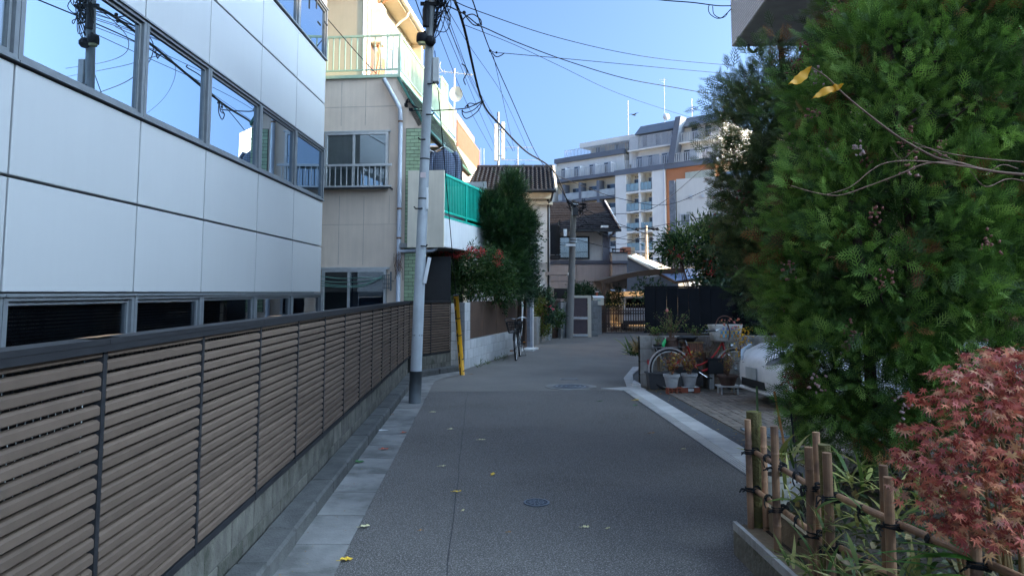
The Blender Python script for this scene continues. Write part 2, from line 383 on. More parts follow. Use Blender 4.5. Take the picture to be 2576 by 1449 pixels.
# ================================================================== SETTING: ground, road, gutters, kerbs
rnd = random.Random(7); RNG = np.random.default_rng(11)
g = MB(); g.quad((-900,-900,-.012),(900,-900,-.012),(900,900,-.012),(-900,900,-.012)); struct(g.build('ground', M_GROUND))
def sheet(name, poly, z, m, parent=None):
    b = MB(); b.quad(*[(x, y, z) for x, y in poly]); return b.build(name, m, parent)
road = struct(sheet('road', [(-.84,-8),(2.36,-8),(2.36,11.95),(-.84,11.95)], 0, M_ASPH))
struct(sheet('far_road', [(-.84,11.95),(2.36,11.95),(2.6,12.8),(3.45,15.5),(5.5,18.3),(20,24),(20,29),(3.0,27.5),(1.55,22.2),(-.3,15.35),(-.75,14.2),(-.84,13)], .002, M_ASPH2))
# tar joint between two asphalt lanes
jp = [(-.17-.004*y+.003*math.sin(y*2.3)+.004*math.sin(y*5.1), y) for y in np.arange(2, 12, .25)]
b = MB()
for (x0, y0), (x1, y1) in zip(jp, jp[1:]): b.quad((x0-.0022,y0,.004),(x0+.0022,y0,.004),(x1+.0022,y1,.004),(x1-.0022,y1,.004))
b.build('tar_seam', mat('tar', (.035,.034,.036), .7), road)
# left concrete gutter, slab by slab
gut = struct(thing('gutter', '', ''))
sm = MB()
sm.add([(-1.18,.006,.0),(-.84,.006,-.002),(-.84,.594,-.002),(-1.18,.594,0),(-1.18,.006,.012),(-.84,.006,.006),(-.84,.594,.006),(-1.18,.594,.012)],
       [(0,3,2,1),(4,5,6,7),(0,1,5,4),(1,2,6,5),(2,3,7,6),(3,0,4,7)])
me = sm.mesh('gutter_slab', M_GUT)
gb = MB(); gb.quad((-1.2,-3,.001),(-.84,-3,.001),(-.84,13.2,.001),(-1.2,13.2,.001)); gb.build('gutter_bed', M_JOINT, gut)
for i in range(26): put('gutter_slab', me, gut, (rnd.uniform(-.002,.002), -2.4+i*.6, rnd.uniform(-.001,.002)))
kerb = struct(thing('kerb', '', ''))
km = MB().cbox(-1.375,-1.18,.004,.596,-.05,.115,c=.018).mesh('kerb_stone', M_KERB)
for i in range(27): put('kerb_stone', km, kerb, (rnd.uniform(-.004,.004), -2.4+i*.6, rnd.uniform(-.004,.004)))
# kerb and gutter bending round the yellow guy cover
P0 = Vector((-1.27,13.85,0)); P1 = Vector((-.5,15.0,0))
for i in range(2):
    a = P0.lerp(P1, i/2+.01); c_ = P0.lerp(P1, (i+1)/2-.01); d = (c_-a)
    bb = MB(); bb.cbox(0, d.length, -.1, .1, -.05, .115, c=.018); bb.build('kerb_stone', M_KERB, kerb, loc=a, rz=math.atan2(d.y,d.x))
bb = MB(); bb.quad((-1.18,13.2,.008),(-.84,13.2,.008),(-.72,13.75,.008),(-.25,14.45,.008),(-.42,15.0,.008),(-1.12,13.95,.008)); bb.build('gutter_slab', M_GUT, gut)
# right light concrete gutter with fine ribs towards the road
gr = struct(thing('drain_gutter', '', ''))
gb = MB(); gb.quad((2.35,4,.001),(2.74,4,.001),(2.74,12.0,.001),(2.35,12.0,.001)); gb.build('gutter_bed', M_JOINT, gr)
sm = MB().cbox(2.47,2.72,.004,.596,-.02,.022,c=.006)
me = sm.mesh('gutter_slab', M_GUTR)
rb = MB()
for k in range(4): rb.cbox(2.365+k*.026,2.385+k*.026,.004,.596,-.02,.014+.002*k,c=.004)
rme = rb.mesh('ribbed_edge', M_GUTR)
for i in range(13):
    y = 4.2+i*.6; s_ = put('gutter_slab', me, gr, (rnd.uniform(-.003,.003), y, rnd.uniform(-.002,.002)))
    put('ribbed_edge', rme, gr, (0, y, 0))
# broken white apron where the gutter meets the side street
ap = MB()
ap.ext([(2.02,12.12,-.02),(2.3,11.93,-.02),(2.76,12.0,-.02),(2.74,12.24,-.02),(2.45,12.3,-.02)], (0,0,.032))
ap.build('apron_slab', M_GUTR, gr)
ap = MB(); ap.ext([(2.5,12.31,-.02),(2.735,12.26,-.02),(2.74,12.9,-.02),(3.0,14.2,-.02),(3.5,15.6,-.02),(3.3,15.6,-.02),(2.7,13.6,-.02)], (0,0,.03)); ap.build('apron_slab', M_GUTR, gr)
ap = MB(); ap.ext([(2.62,12.45,.012),(2.735,12.3,.012),(2.738,12.85,.012)], (0,0,.05)); ap.build('white_corner_block', M_WHITE, gr)
# asphalt strip and brick paving of the parking bay
struct(sheet('bay_strip', [(2.74,5.2),(2.98,5.2),(2.98,11.75),(2.74,11.75)], .006, mat('old_tar_strip', (.07,.07,.073), .9, var=.2, bump=.5, bs=120)))
struct(sheet('bay_bed', [(2.98,5.2),(10,5.2),(10,12.35),(2.74,12.35),(2.74,11.75),(2.98,11.75)], .003, mat('paver_sand', (.1,.09,.075), 1, var=.3, bump=.5, bs=60, vsc=3)))
bay = struct(thing('paving', '', ''))
M_PAV = mat('clay_paver', (.2,.165,.135), .9, var=.18, vsc=6, bump=.4, bs=70, rnd=.18, col2=(.11,.1,.08), cs=2.5, cth=.6)
pm = MB().cbox(.004,.196,.004,.096,-.03,.014,c=.005).mesh('paver', M_PAV)
pm2 = MB().cbox(.004,.096,.004,.196,-.03,.014,c=.005).mesh('paver', M_PAV)
cnt = 0
for i in range(22):
    for j in range(44):
        # basket weave, two bricks a cell, only where the photo shows it
        x = 3.0+i*.2; y = 6.4+j*.2
        if y > 11.5 or x > 4.6+ (y-8)*.2: continue
        if cnt > 560: break
        if x/y*1800 > 900: continue
        for k in range(2):
            if (i+j) % 2: put('paver', pm, bay, (x, y+k*.1, rnd.uniform(.0,.004)))
            else: put('paver', pm2, bay, (x+k*.1, y, rnd.uniform(.0,.004)))
            cnt += 1
# blue-grey drain grate in the paving
gt = thing('drain_grate', 'blue-grey cast drain grate set in the brick paving near the bamboo fence', 'grate', (3.05,7.95,.012))
M_GRATE = mat('cast_grate', (.2,.25,.27), .5, .6)
B('rim', M_GRATE, gt, (0,.4,0,.03,0,.02),(0,.4,.47,.5,0,.02),(0,.03,.03,.47,0,.02),(.37,.4,.03,.47,0,.02))
for k in range(9): B('bar', M_GRATE, gt, (.03,.37,.05+k*.047,.075+k*.047,.0,.015))
# manholes
def disc(b, r0, r1, z0, z1, n=40):
    for k in range(n):
        a = 2*math.pi*k/n; c_ = 2*math.pi*(k+1)/n
        p = [(r0*math.cos(a),r0*math.sin(a)),(r1*math.cos(a),r1*math.sin(a)),(r1*math.cos(c_),r1*math.sin(c_)),(r0*math.cos(c_),r0*math.sin(c_))]
        b.add([(x,y,z0) for x,y in p]+[(x,y,z1) for x,y in p], [(4,5,6,7),(0,1,5,4),(2,3,7,6),(1,2,6,5),(3,0,4,7)])
M_IRON = mat('cast_iron', (.16,.17,.185), .45, .6, var=.2, vsc=30)
c0 = gnd(1350,1265)
mh = thing('valve_cover', 'small round cast iron valve cover in the near asphalt', 'manhole', (c0.x, c0.y, .001))
b = MB(); disc(b,.085,.1,0,.008); b.build('rim', M_IRON, mh)
b = MB(); b.lathe([(.083,0),(.083,.004)], 32); b.build('plate', mat('cast_iron_dark',(.05,.052,.056),.6,.5,var=.2), mh)
b = MB()
for k in range(12):
    a = k*math.pi/6
    b.beam((.03*math.cos(a),.03*math.sin(a),.005),(.078*math.cos(a+.25),.078*math.sin(a+.25),.005),.01,.005)
disc(b,.018,.026,.003,.008,16); disc(b,.05,.056,.003,.008,24); b.build('raised_pattern', M_IRON, mh)
c0 = gnd(1436,973)
mh = thing('manhole', 'large round manhole with concrete surround at the street corner', 'manhole', (c0.x, c0.y, .002))
b = MB(); disc(b,.31,.44,0,.006,48); b.build('surround', M_GUT, mh)
b = MB(); b.lathe([(.305,0),(.305,.006)], 40); b.build('lid', mat('worn_iron',(.12,.12,.118),.6,.4,var=.2,vsc=20,bump=.5,bs=60), mh)
b = MB()
for k in range(3): disc(b,.07+k*.08,.1+k*.08,.005,.011,32)
b.build('lid_rings', M_IRON, mh)
c0 = gnd(1434,964)
mh = thing('square_hatch', 'small grey utility hatch just behind the large manhole', 'manhole', (c0.x+.05, c0.y+.6, .003))
B('frame', M_IRON, mh, (-.16,.16,-.1,-.08,0,.006),(-.16,.16,.08,.1,0,.006),(-.16,-.14,-.08,.08,0,.006),(.14,.16,-.08,.08,0,.006)); B('lid', M_GUT, mh, (-.138,.138,-.078,.078,0,.005))
# ================================================================== LOUVER FENCE, LEFT
FX = -1.40; PIT = .0515; NS = 20; BAY = .93; FZ0 = .40; FY0 = .84; NB = 14
def slat_mesh(L, name='slat'):
    b = MB(); pf = [(0,.0),(.024,.002),(.027,.006),(.027,.031),(.017,.039),(0,.04)]
    b.ext([(x, .012, z) for x, z in pf], (0, L-.024, 0)); return b.mesh(name, M_SLAT)
def louver_fence(label, p0, ang, nb, bay, group=None):
    # local: y along the fence, +x towards the street
    t = thing('louver_fence', label, 'fence', p0, ang)
    me_ = slat_mesh(bay)
    for k in range(nb):
        for j in range(NS): put('slat', me_, t, (.004+rnd.uniform(-.001,.001), k*bay+.012, FZ0+.004+j*PIT+rnd.uniform(-.0012,.0012)), (rnd.uniform(-.0015,.0015),0,0))
    pm_ = MB().box(-.03,.035,-.013,.013,.36,1.43).mesh('post', M_DKBR)
    for k in range(nb+1): put('post', pm_, t, (0, k*bay, 0))
    B('bottom_rail', M_DKBR, t, (-.035,.033,.014,nb*bay-.014,.362,.398))
    for k in range(0, nb, 2):
        B('cap_rail', M_DKBR, t, (-.06,.05,k*bay+.002,min(nb,k+2)*bay-.002,1.432,1.452))
    B('cap_fascia', M_DKBR, t, (.0335,.048,0,nb*bay,1.405,1.4315))
    b_ = MB()
    for k in range(nb):
        for q in range(22): b_.box(-.03,-.022,k*bay+.03+q*.04,k*bay+.054+q*.04,.4,1.43)
        for j in range(NS-1): b_.box(-.022,-.012,k*bay+.014,(k+1)*bay-.014,FZ0-.022+j*PIT+.03,FZ0+.004+j*PIT+.03)
    stuff(b_.build('lattice_backing', M_DKBR, t)); return t
louver_fence('long taupe louver fence with black posts beside the white panel building', (FX, FY0, 0), 0, NB, BAY)
a2 = -math.atan2(.75, 1.44)
louver_fence('short taupe louver fence return behind the grey steel pole', (-1.40, FY0+NB*BAY+.02, 0), a2, 2, .80)
def block_wall(name, label, cat, p0, ang, L, H, T, m, bl=.4, bh=.19, group=None, cap=None):
    # local: y along the wall, -x face hidden, +x towards the street
    t = thing(name, label, cat, p0, ang, group)
    nr = max(1, round(H/bh)); nc = max(1, round(L/bl)); hh = H/nr; ll = L/nc
    B('mortar_core', M_GROUT if m is not M_WBLOCK else mat('pale_mortar',(.3,.3,.3),.95), t, (-T/2+.006,T/2-.006,.003,L-.003,-.05,H-.004))
    full = MB().cbox(-T/2,T/2,.003,ll-.003,.003,hh-.003,c=.005).mesh('block', m)
    half = MB().cbox(-T/2,T/2,.003,ll/2-.003,.003,hh-.003,c=.005).mesh('block', m)
    for r_ in range(nr):
        y = 0; first = r_ % 2 == 1
        if first: put('block', half, t, (0,0,r_*hh)); y = ll/2
        while y < L-.01:
            if L-y < ll*.75: put('block', half, t, (0,y,r_*hh)); y += ll/2
            else: put('block', full, t, (0,y,r_*hh)); y += ll
    return t
block_wall('block_footing', 'dark mossy concrete block footing under the long louver fence', 'wall', (-1.445,FY0,0), 0, NB*BAY, .36, .12, M_BASEW, .4, .18)
q = Vector((-1.40,FY0+NB*BAY+.02,0)); rot = Matrix.Rotation(a2,3,'Z')
block_wall('block_footing', 'grey block footing under the short louver fence return', 'wall', q+rot@Vector((-.02,.05,0)), a2, 1.55, .36, .13, M_BASEW, .4, .18)
# ================================================================== WHITE PANEL BUILDING
WA = R(3.3); WB = thing('office_building', 'white panel-clad office building with bands of mirrored windows on the left', 'building', (-4.0,0,0), R(90)-WA)
JX = [-4.9,-3.1,-1.35,.4,2.15,3.9,5.68,7.55,9.1,10.9,12.6,14.4]
JZ = [1.61,2.52,3.42]; WZ = [(3.42,4.5),(6.3,7.38)]; UZ = [4.5,5.4,6.3]; UZ2 = [7.38,8.3,9.2]
B('backing_wall', M_JOINT, WB, (-5,14.38,.12,9,0,9.3))
B('room_floor', M_JOINT, WB, (-5,14.38,.5,.9,9.3,9.4))
pan = 0
for x0, x1 in zip(JX, JX[1:]):
    for z0, z1 in list(zip(JZ,JZ[1:]))+list(zip(UZ,UZ[1:]))+list(zip(UZ2,UZ2[1:])):
        if x1 < 2 : continue
        b = MB(); b.cbox(x0+.012,x1-.012,0,.11,z0+.012,z1-.012,c=.005); b.build('panel', M_PANEL, WB)
# end wall panels on the far corner
for z0, z1 in list(zip(JZ,JZ[1:]))+list(zip(UZ,UZ[1:]))+list(zip(UZ2,UZ2[1:])):
    for y0, y1 in ((.13,1.9),(1.9,3.7)):
        b = MB(); b.cbox(14.385,14.47,y0+.009,y1-.009,z0+.009,z1-.009,c=.006); b.build('panel', M_PANEL, WB)
def office_window(x0, x1, z0, z1, glass, blind=None):
    f = MB(); y0, y1 = -.02, .1; w = .055
    f.box(x0+.004,x1-.004,y0,y1,z0+.004,z0+w); f.box(x0+.004,x1-.004,y0,y1,z1-w,z1-.004)
    f.box(x0+.004,x0+w,y0,y1,z0+w,z1-w); f.box(x1-w,x1-.004,y0,y1,z0+w,z1-w)
    f.box(x0+.004,x1-.004,y0-.02,y0-.0005,z0+.004,z0+.022); f.box(x0+.004,x1-.004,y0-.02,y0-.0005,z1-.022,z1-.004)
    # inner sash
    s_ = .035; a0 = x0+w+.0; a1 = x1-w; c0 = z0+w; c1 = z1-w
    for q in ((a0+.004,a1-.004,.01,.06,c0+.004,c0+s_),(a0+.004,a1-.004,.01,.06,c1-s_,c1-.004),(a0+.004,a0+s_,.01,.06,c0+s_,c1-s_),(a1-s_,a1-.004,.01,.06,c0+s_,c1-s_)): f.box(*q)
    wnd = f.build('window', M_ALU, WB)
    p = MB(); p.box(a0+s_,a1-s_,.03,.036,c0+s_,c1-s_); p.build('pane', glass, wnd)
    return wnd, (a0+s_, a1-s_, c0+s_, c1-s_)
for i, (x0, x1) in enumerate(zip(JX, JX[1:])):
    if x1 < 2: continue
    for z0, z1 in WZ:
        if z0 < 4 and abs(x0-3.9) < .01:
            wnd, r4 = office_window(x0, x1, z0, z1, M_GLASS)
            b = MB(); n = 40; x_ = np.linspace(r4[0], r4[1], n)
            for k in range(n-1):
                y_a = .1+.008*math.sin(x_[k]*28); y_b = .1+.008*math.sin(x_[k+1]*28)
                b.quad((x_[k],y_a,r4[2]-.03),(x_[k+1],y_b,r4[2]-.03),(x_[k+1],y_b,r4[3]+.03),(x_[k],y_a,r4[3]+.03))
            b.build('curtain', M_CURT, wnd, smooth=True)
        else: office_window(x0, x1, z0, z1, M_MIRROR)
    # ground floor windows with venetian blinds
    wnd, r4 = office_window(x0, x1, .72, 1.605, M_GLASSD)
    b = MB(); z = r4[2]
    while z < r4[3]-.01: b.box(r4[0],r4[1],.07,.095,z,z+.012); z += .03
    stuff(b.build('blind', mat('black_blind',(.13,.135,.14),.5), wnd))
B('sill_course', M_ALU, WB, (2.2,14.4,-.03,.1,1.6,1.609))
B('plinth', M_CONC, WB, (2.2,14.4,.0,.11,0,.715))
# window stay arms on the far top window
wn_ = B('window_stay', M_BLACK, WB, (14.1,14.3,-.05,-.03,7.0,7.03),(13.5,13.54,-.05,-.03,7.05,7.3))
# ================================================================== TAN HOUSE BLOCK WITH GREEN RAILINGS
TB = thing('apartment_house', 'tan stucco house block with green tiles and green balcony railings', 'building', (-1.275,15.35,0), R(-8))
b = MB(); b.ext([(-6,0,0),(-.002,0,0),(-.002,0,5.28),(-.535,0,6.3),(-6,0,6.3)], (0,.25,0))
fw = b.build('front_wall', M_TAN, TB)
B('grooves', mat('stucco_groove',(.5,.41,.33),.95), fw, (-1.83,-1.815,-.003,.01,2.2,3.7),(-1.285,-1.27,-.003,.01,2.2,3.7),(-1.83,-1.815,-.003,.01,5.25,6.25),(-1.285,-1.27,-.003,.01,5.25,6.25),(-6,-.55,-.0035,.01,3.07,3.08),(-6,-.55,-.0035,.01,5.66,5.675),(-.72,-.71,-.003,.01,3.1,3.7))
B('side_wall', M_TAN, TB, (-.62,-.45,.25,7,2.7,5.3),(-.75,-.12,.25,4.0,0,2.55),(-.9,-.45,4.0,7,0,2.69))
# terrace floor edge and mansard of tile courses
B('terrace_floor', M_PGREEN, TB, (-6,-.5,-.05,7,6.302,6.37))
NC = 11
for k in range(NC):
    t0 = k/NC; t1 = (k+1)/NC; x0 = -.52+.52*t0; x1 = -.52+.52*t1; z0 = 6.28-1.0*t0; z1 = 6.28-1.0*t1
    b = MB(); y = .0; off = .09*(k % 2)
    ys = [0]+[off+.18*i for i in range(1, 38)]
    for ya, yb in zip(ys, ys[1:]): b.add([(x0+.01,ya+.008,z0),(x0+.01,yb-.008,z0),(x1+.025,yb-.008,z1+.015),(x1+.025,ya+.008,z1+.015)],[(0,3,2,1)])
    stuff(b.build('mansard_tile_course', M_GTILE, TB))
b = MB(); b.ext([(-.53,.0,6.29),(.012,.0,5.27),(-.1,.0,5.2),(-.62,.0,6.2)], (0,6.9,0)); b.build('mansard_board', M_GROUT, TB)
b = MB(); b.beam((-.56,-.02,6.3),(.02,-.02,5.26),.05,.05); b.beam((.01,-.02,5.26),(.01,6.9,5.26),.05,.05); b.build('mansard_edge', mat('dark_green_paint',(.03,.13,.1),.5), TB)
# brick-tiled pilaster
B('pilaster', M_GROUT, TB, (-.365,-.002,-.02,-.001,1.2,5.16))
tm = MB().cbox(.004,.176,-.012,.0,.004,.074,c=.003).mesh('tile', M_GTILE); th = MB().cbox(.004,.086,-.012,.0,.004,.074,c=.003).mesh('tile', M_GTILE)
for r_ in range(50):
    z = 1.2+r_*.079
    if r_ % 2: put('tile', tm, TB, (-.36,-.02,z)); put('tile', tm, TB, (-.18,-.02,z))
    else: put('tile', th, TB, (-.36,-.02,z)); put('tile', tm, TB, (-.27,-.02,z)); put('tile', th, TB, (-.09,-.02,z))
# tile wall beside the entrance, under the balcony
B('entrance_wall', M_GROUT, TB, (-.12,.62,1.62,1.7,0,2.5)); B('entrance_dark', M_BLACK, TB, (-.115,.55,.5,.52,0,2.4))
for r_ in range(18):
    for k in range(3):
        put('tile', tm, TB, (.05+k*.18-(.09 if r_ % 2 else 0),1.618,1.0+r_*.079))
# windows of the front
def sash_window(parent, x0, x1, z0, z1, y, split, m1, m2, fr=M_ALUL, deep=.06, w=.05):
    f = MB(); f.box(x0,x1,y-.03,y+deep,z0,z0+w); f.box(x0,x1,y-.03,y+deep,z1-w,z1); f.box(x0,x0+w,y-.03,y+deep,z0+w,z1-w); f.box(x1-w,x1,y-.03,y+deep,z0+w,z1-w)
    xm = x0+(x1-x0)*split; f.box(xm-.025,xm+.025,y-.02,y+.04,z0+w,z1-w); wd = f.build('window', fr, parent)
    B('pane', M_GLASS, wd, (x0+w,xm-.025,y+.012,y+.017,z0+w,z1-w)); B('pane', M_GLASS, wd, (xm+.025,x1-w,y+.0,y+.005,z0+w,z1-w))
    B('curtain', m1, wd, (x0+w,xm,y+.03,y+.04,z0+w,z1-w)); B('curtain', m2, wd, (xm,x1-w,y+.03,y+.04,z0+w,z1-w))
    return wd
M_LACE = mat('white_lace', (.5,.52,.53), .95, var=.1, vsc=9, streak=.25)
sash_window(TB, -2.15,-.74,3.84,5.08,-.065,.46,M_LACE,M_SCREEN)
B('window_hood', M_ALUL, TB, (-2.2,-.7,-.08,-.001,5.09,5.12))
sash_window(TB, -2.15,-.74,1.1,2.1,-.065,.42,mat('dark_room',(.03,.035,.04),.9),M_DCURT)  # left curtain sheet is near-black colour standing for the unlit room
B('window_hood', M_ALUL, TB, (-2.2,-.68,-.08,-.001,2.105,2.15))
# window guard rail
G = MB(); G.box(-2.2,-.62,-.24,-.2,4.31,4.36); G.box(-2.2,-.62,-.24,-.2,3.86,3.89); G.build('guard_rail', M_ALUL, TB)
gm = MB().box(-.009,.009,-.232,-.21,3.89,4.31).mesh('guard_bar', M_ALUL)
for k in range(12): put('guard_bar', gm, TB, (-2.1+k*.125,0,0))
B('guard_bracket', M_BLACK, TB, (-.66,-.64,-.24,-.001,3.82,3.85),(-2.15,-.62,-.245,-.195,3.82,3.85))
# rain pipe
pz = Vector((-.475,-.07,0))
b = MB(); b.tube([(-.86,-.07,6.26),(-.56,-.07,5.72),(-.49,-.07,5.58),(-.475,-.07,5.3),(-.475,-.07,.2)], .047, 12); b.build('rain_pipe', M_PIPE, TB, smooth=True)
b = MB()
for z in (5.28,3.38,2.75): b.tube([(-.475,-.07,z),(-.475,-.07,z+.04)], .053, 12)
b.build('pipe_clip', mat('rusty_clip',(.22,.12,.07),.8), TB)
b = MB(); b.tube(smooth_path([(-.47,-.08,2.48),(-.1,-.1,2.5),(.2,-.1,2.49),(.33,-.1,2.53),(.36,-.1,2.62),(.36,.05,2.7)],5), .036, 10); b.build('waste_pipe', M_PIPE, TB, smooth=True)
b = MB()
for k in range(26):
    x = rnd.uniform(-.56,-.38); z = rnd.uniform(2.15,2.5)
    b.tube(smooth_path([(x,-.13,z),(x+rnd.uniform(-.08,.08),-.15,z-.12),(x+rnd.uniform(-.12,.12),-.13,z-.3)],3), .004, 4)
b.build('dry_vine', M_TWIG, TB)
# second-floor balcony: cream end panel, white parapet, teal railing, partition
bal = B('balcony_end_panel', M_CREAM, TB, (-.26,.52,-.2,-.14,2.56,4.2))
BD = Vector((.168,.986,0)); BP = Vector((.5,-.13,0)); BLn = 3.1
def bp(t, z, o=0): v = BP+BD*t+Vector((BD.y,-BD.x,0))*o; return Vector((v.x,v.y,z))
b = MB(); b.ext([bp(0,2.58),bp(BLn,2.58),bp(BLn,2.58,-.08),bp(0,2.58,-.08)], (0,0,.62)); b.build('balcony_parapet', M_WSTUC, TB)
b = MB(); b.ext([(-.45,-.12,2.56),bp(0,2.56,-.09),bp(BLn,2.56,-.09),(-.45,3.2,2.56)], (0,0,.1)); b.build('balcony_floor', M_CONC, TB)
b = MB(); b.beam(bp(0,4.14,-.04),bp(BLn,4.14,-.04),.06,.05); b.beam(bp(0,3.34,-.04),bp(BLn,3.34,-.04),.05,.04); b.beam(bp(0,3.22,-.04),bp(BLn,3.22,-.04),.1,.04); b.build('balcony_rail', M_TEAL, TB)
bm = MB().box(-.013,.013,-.013,.013,3.36,4.12).mesh('baluster', M_TEAL)
for k in range(29): put('baluster', bm, TB, bp(.06+k*.105,0,-.04), (0,0,R(-9.7)))
pmh = MB().box(-.03,.03,-.03,.03,3.2,4.16).mesh('balcony_post', M_TEAL)
for t in (.03,1.55,3.05): put('balcony_post', pmh, TB, bp(t,0,-.04), (0,0,R(-9.7)))
b = MB(); b.ext([bp(BLn-.05,2.6,.0),bp(BLn-.05,4.42,.0),(-.4,3.0,4.42),(-.4,3.0,2.6)], (0,.06,0)); b.build('balcony_partition', M_WSTUC, TB)
B('balcony_door', M_BLACK, TB, (-.449,-.44,.5,2.9,2.75,4.85)); B('door_frame', M_ALUL, TB, (-.44,-.42,.5,.56,2.75,4.85),(-.44,-.42,1.3,1.36,2.75,4.85),(-.44,-.42,2.1,2.16,2.75,4.85),(-.44,-.42,.56,2.9,4.8,4.85))
# third storey, set back, with sunlit side
B('upper_front_wall', M_TANL, TB, (-6,-1.76,1.2,1.4,6.37,9.2)); B('upper_side_wall', M_TANL, TB, (-1.94,-1.74,1.4,6,6.37,9.2),(-1.94,-1.42,6.0,6.2,6.37,9.2))
B('corner_bead', M_WHITE, TB, (-1.755,-1.735,1.19,1.4,6.37,9.2))
b = MB(); z = 6.38; r_ = 0
while z < 7.7:
    y = 1.42-(.11 if r_ % 2 else 0)
    while y < 5.9: b.box(-1.739,-1.728,max(1.41,y)+.004,y+.216,z+.004,z+.07); y += .22
    z += .075; r_ += 1
stuff(b.build('tile_wainscot', M_BTILE, TB))
sv = B('upper_window', M_ALUL, TB, (-1.738,-1.70,3.0,4.6,8.5,8.56),(-1.738,-1.70,3.0,4.6,7.0,7.06),(-1.738,-1.70,3.0,3.06,7.06,8.5),(-1.738,-1.70,4.54,4.6,7.06,8.5),(-1.738,-1.70,3.78,3.83,7.06,8.5)); B('pane', mat('dim_pane',(.12,.13,.14),.1), sv, (-1.735,-1.715,3.06,4.54,7.06,8.5))
hb = B('water_heater', mat('cream_enamel',(.68,.6,.47),.5), TB, (-1.735,-1.46,1.75,2.15,7.75,8.75), c=.02)
b = MB(); b.tube(smooth_path([(-1.6,1.95,7.75),(-1.58,1.97,7.4),(-1.62,1.93,7.0),(-1.6,1.95,6.4)],5), .025, 8); b.tube(smooth_path([(-1.55,1.85,7.75),(-1.5,1.88,7.3),(-1.55,1.9,6.9),(-1.53,1.86,6.4)],5), .018, 8)
b.tube(smooth_path([(-1.6,1.9,8.75),(-1.5,1.8,9.0),(-1.35,1.7,9.05),(-1.3,1.8,8.9),(-1.5,2.0,8.85)],6), .03, 8); b.build('heater_hose', mat('copper_lagging',(.42,.22,.12),.7), TB, smooth=True)
b = MB(); b.tube([(-1.7,1.5,9.2),(-1.7,1.5,6.4)], .04, 10); b.build('down_pipe', M_WHITE, TB, smooth=True)
b = MB(); b.ext([(-6,.6,9.2),(-1.3,.6,9.2),(-1.3,.6,9.32),(-3.8,.6,10.6),(-6,.6,10.6)], (0,5.9,0)); b.build('roof', M_TANL, TB)
b = MB(); b.tube([(-1.24,.55,9.33),(-1.24,6.55,9.3)], .075, 12); b.build('eaves_gutter', mat('pale_gutter',(.58,.52,.42),.5), TB, smooth=True)
b = MB(); b.tube(smooth_path([(-1.24,3.6,9.27),(-1.3,3.6,9.1),(-1.5,3.6,8.95),(-1.68,3.6,8.7),(-1.7,3.6,8.2)],5), .035, 8); b.build('gutter_outlet', mat('pale_gutter',(.58,.52,.42),.5), TB, smooth=True)
# terrace railings
b = MB(); b.box(-6,-.5,-.03,.01,7.23,7.275); b.box(-6,-.5,-.03,.01,6.47,6.5); b.build('terrace_rail', M_PGREEN, TB)
bm = MB().box(-.012,.012,-.02,.0,6.5,7.23).mesh('terrace_baluster', M_PGREEN)
for k in range(24): put('terrace_baluster', bm, TB, (-.68-k*.135,0,0))
B('terrace_post', M_PGREEN, TB, (-.56,-.5,-.035,.02,6.37,7.28))
b = MB(); b.box(-.545,-.505,.02,6.8,7.23,7.275); b.box(-.54,-.51,.02,6.8,6.47,6.5); b.build('terrace_rail', M_PGREEN, TB)
bm = MB().box(-.537,-.515,-.011,.011,6.5,7.23).mesh('terrace_baluster', M_PGREEN)
for k in range(50): put('terrace_baluster', bm, TB, (0,.15+k*.132,0))
b = MB(); b.box(-.55,-.5,4.6,4.65,6.4,7.75); b.box(-.55,-.5,5.5,5.55,6.4,7.75); b.box(-.55,-.5,4.65,5.5,7.7,7.75)
for k in range(6): b.box(-.535,-.515,4.75+k*.13,4.77+k*.13,6.4,7.7)
b.build('tall_rail_gate', M_PGREEN, TB)
# far terrace with rust-brown railing
B('rear_wing', M_TANL, TB, (-3.0,-.46,7.0,12,0,6.2))
b = MB(); b.box(-.5,-.46,7,12,7.0,7.05); b.box(-.5,-.46,7,12,6.21,6.25)
b.build('brown_rail', mat('rust_brown_paint',(.25,.1,.05),.6), TB)
bm = MB().box(-.5,-.47,-.04,.04,6.25,7.0).mesh('brown_slat', mat('rust_brown_paint',(.25,.1,.05),.6))
for k in range(40): put('brown_slat', bm, TB, (0,7.08+k*.125,0))
# wall bracket with service cables
b = MB(); b.beam((-.36,-.12,5.66),(-.36,-.001,5.66),.05,.06); b.beam((-.28,-.1,5.55),(-.2,-.1,5.55),.07,.05)
for k in range(5): b.tube(smooth_path([(-.36,-.12,5.7-.02*k),(-.28,-.16,5.78-.02*k),(-.18,-.16,5.6+.01*k),(-.05,-.12,5.56)],5), .008, 5)
b.build('service_bracket', M_WIRE, TB)
# TV aerial and dish on the terrace
an = thing('tv_antenna', 'small TV aerial on a mast above the green terrace railing', 'antenna', (-.82,21.2,6.3))
b = MB(); b.tube([(0,0,0),(0,0,2.05)], .02, 8); b.build('mast', M_ALUL, an)
b = MB(); b.tube([(-.35,0,1.95),(.55,0,1.86)], .012, 6)
for k in range(5): b.tube([(-.3+.2*k,-.18,1.95-.02*k),(-.3+.2*k,.18,1.95-.02*k)], .007, 5)
b.tube(smooth_path([(-.35,0,1.95),(-.45,0,2.1),(-.42,.0,2.25)],4), .01, 5); b.tube(smooth_path([(-.35,0,1.95),(-.47,0,1.9),(-.44,.0,1.75)],4), .01, 5); b.build('elements', M_ALUL, an)
b = MB(); b.add([(.05+.2*math.cos(2*math.pi*k/16),-.06,1.25+.24*math.sin(2*math.pi*k/16)) for k in range(16)]+[(.05,-.0,1.25)],[(k,(k+1)%16,16) for k in range(16)]); b.build('dish', M_GSTUC, an)
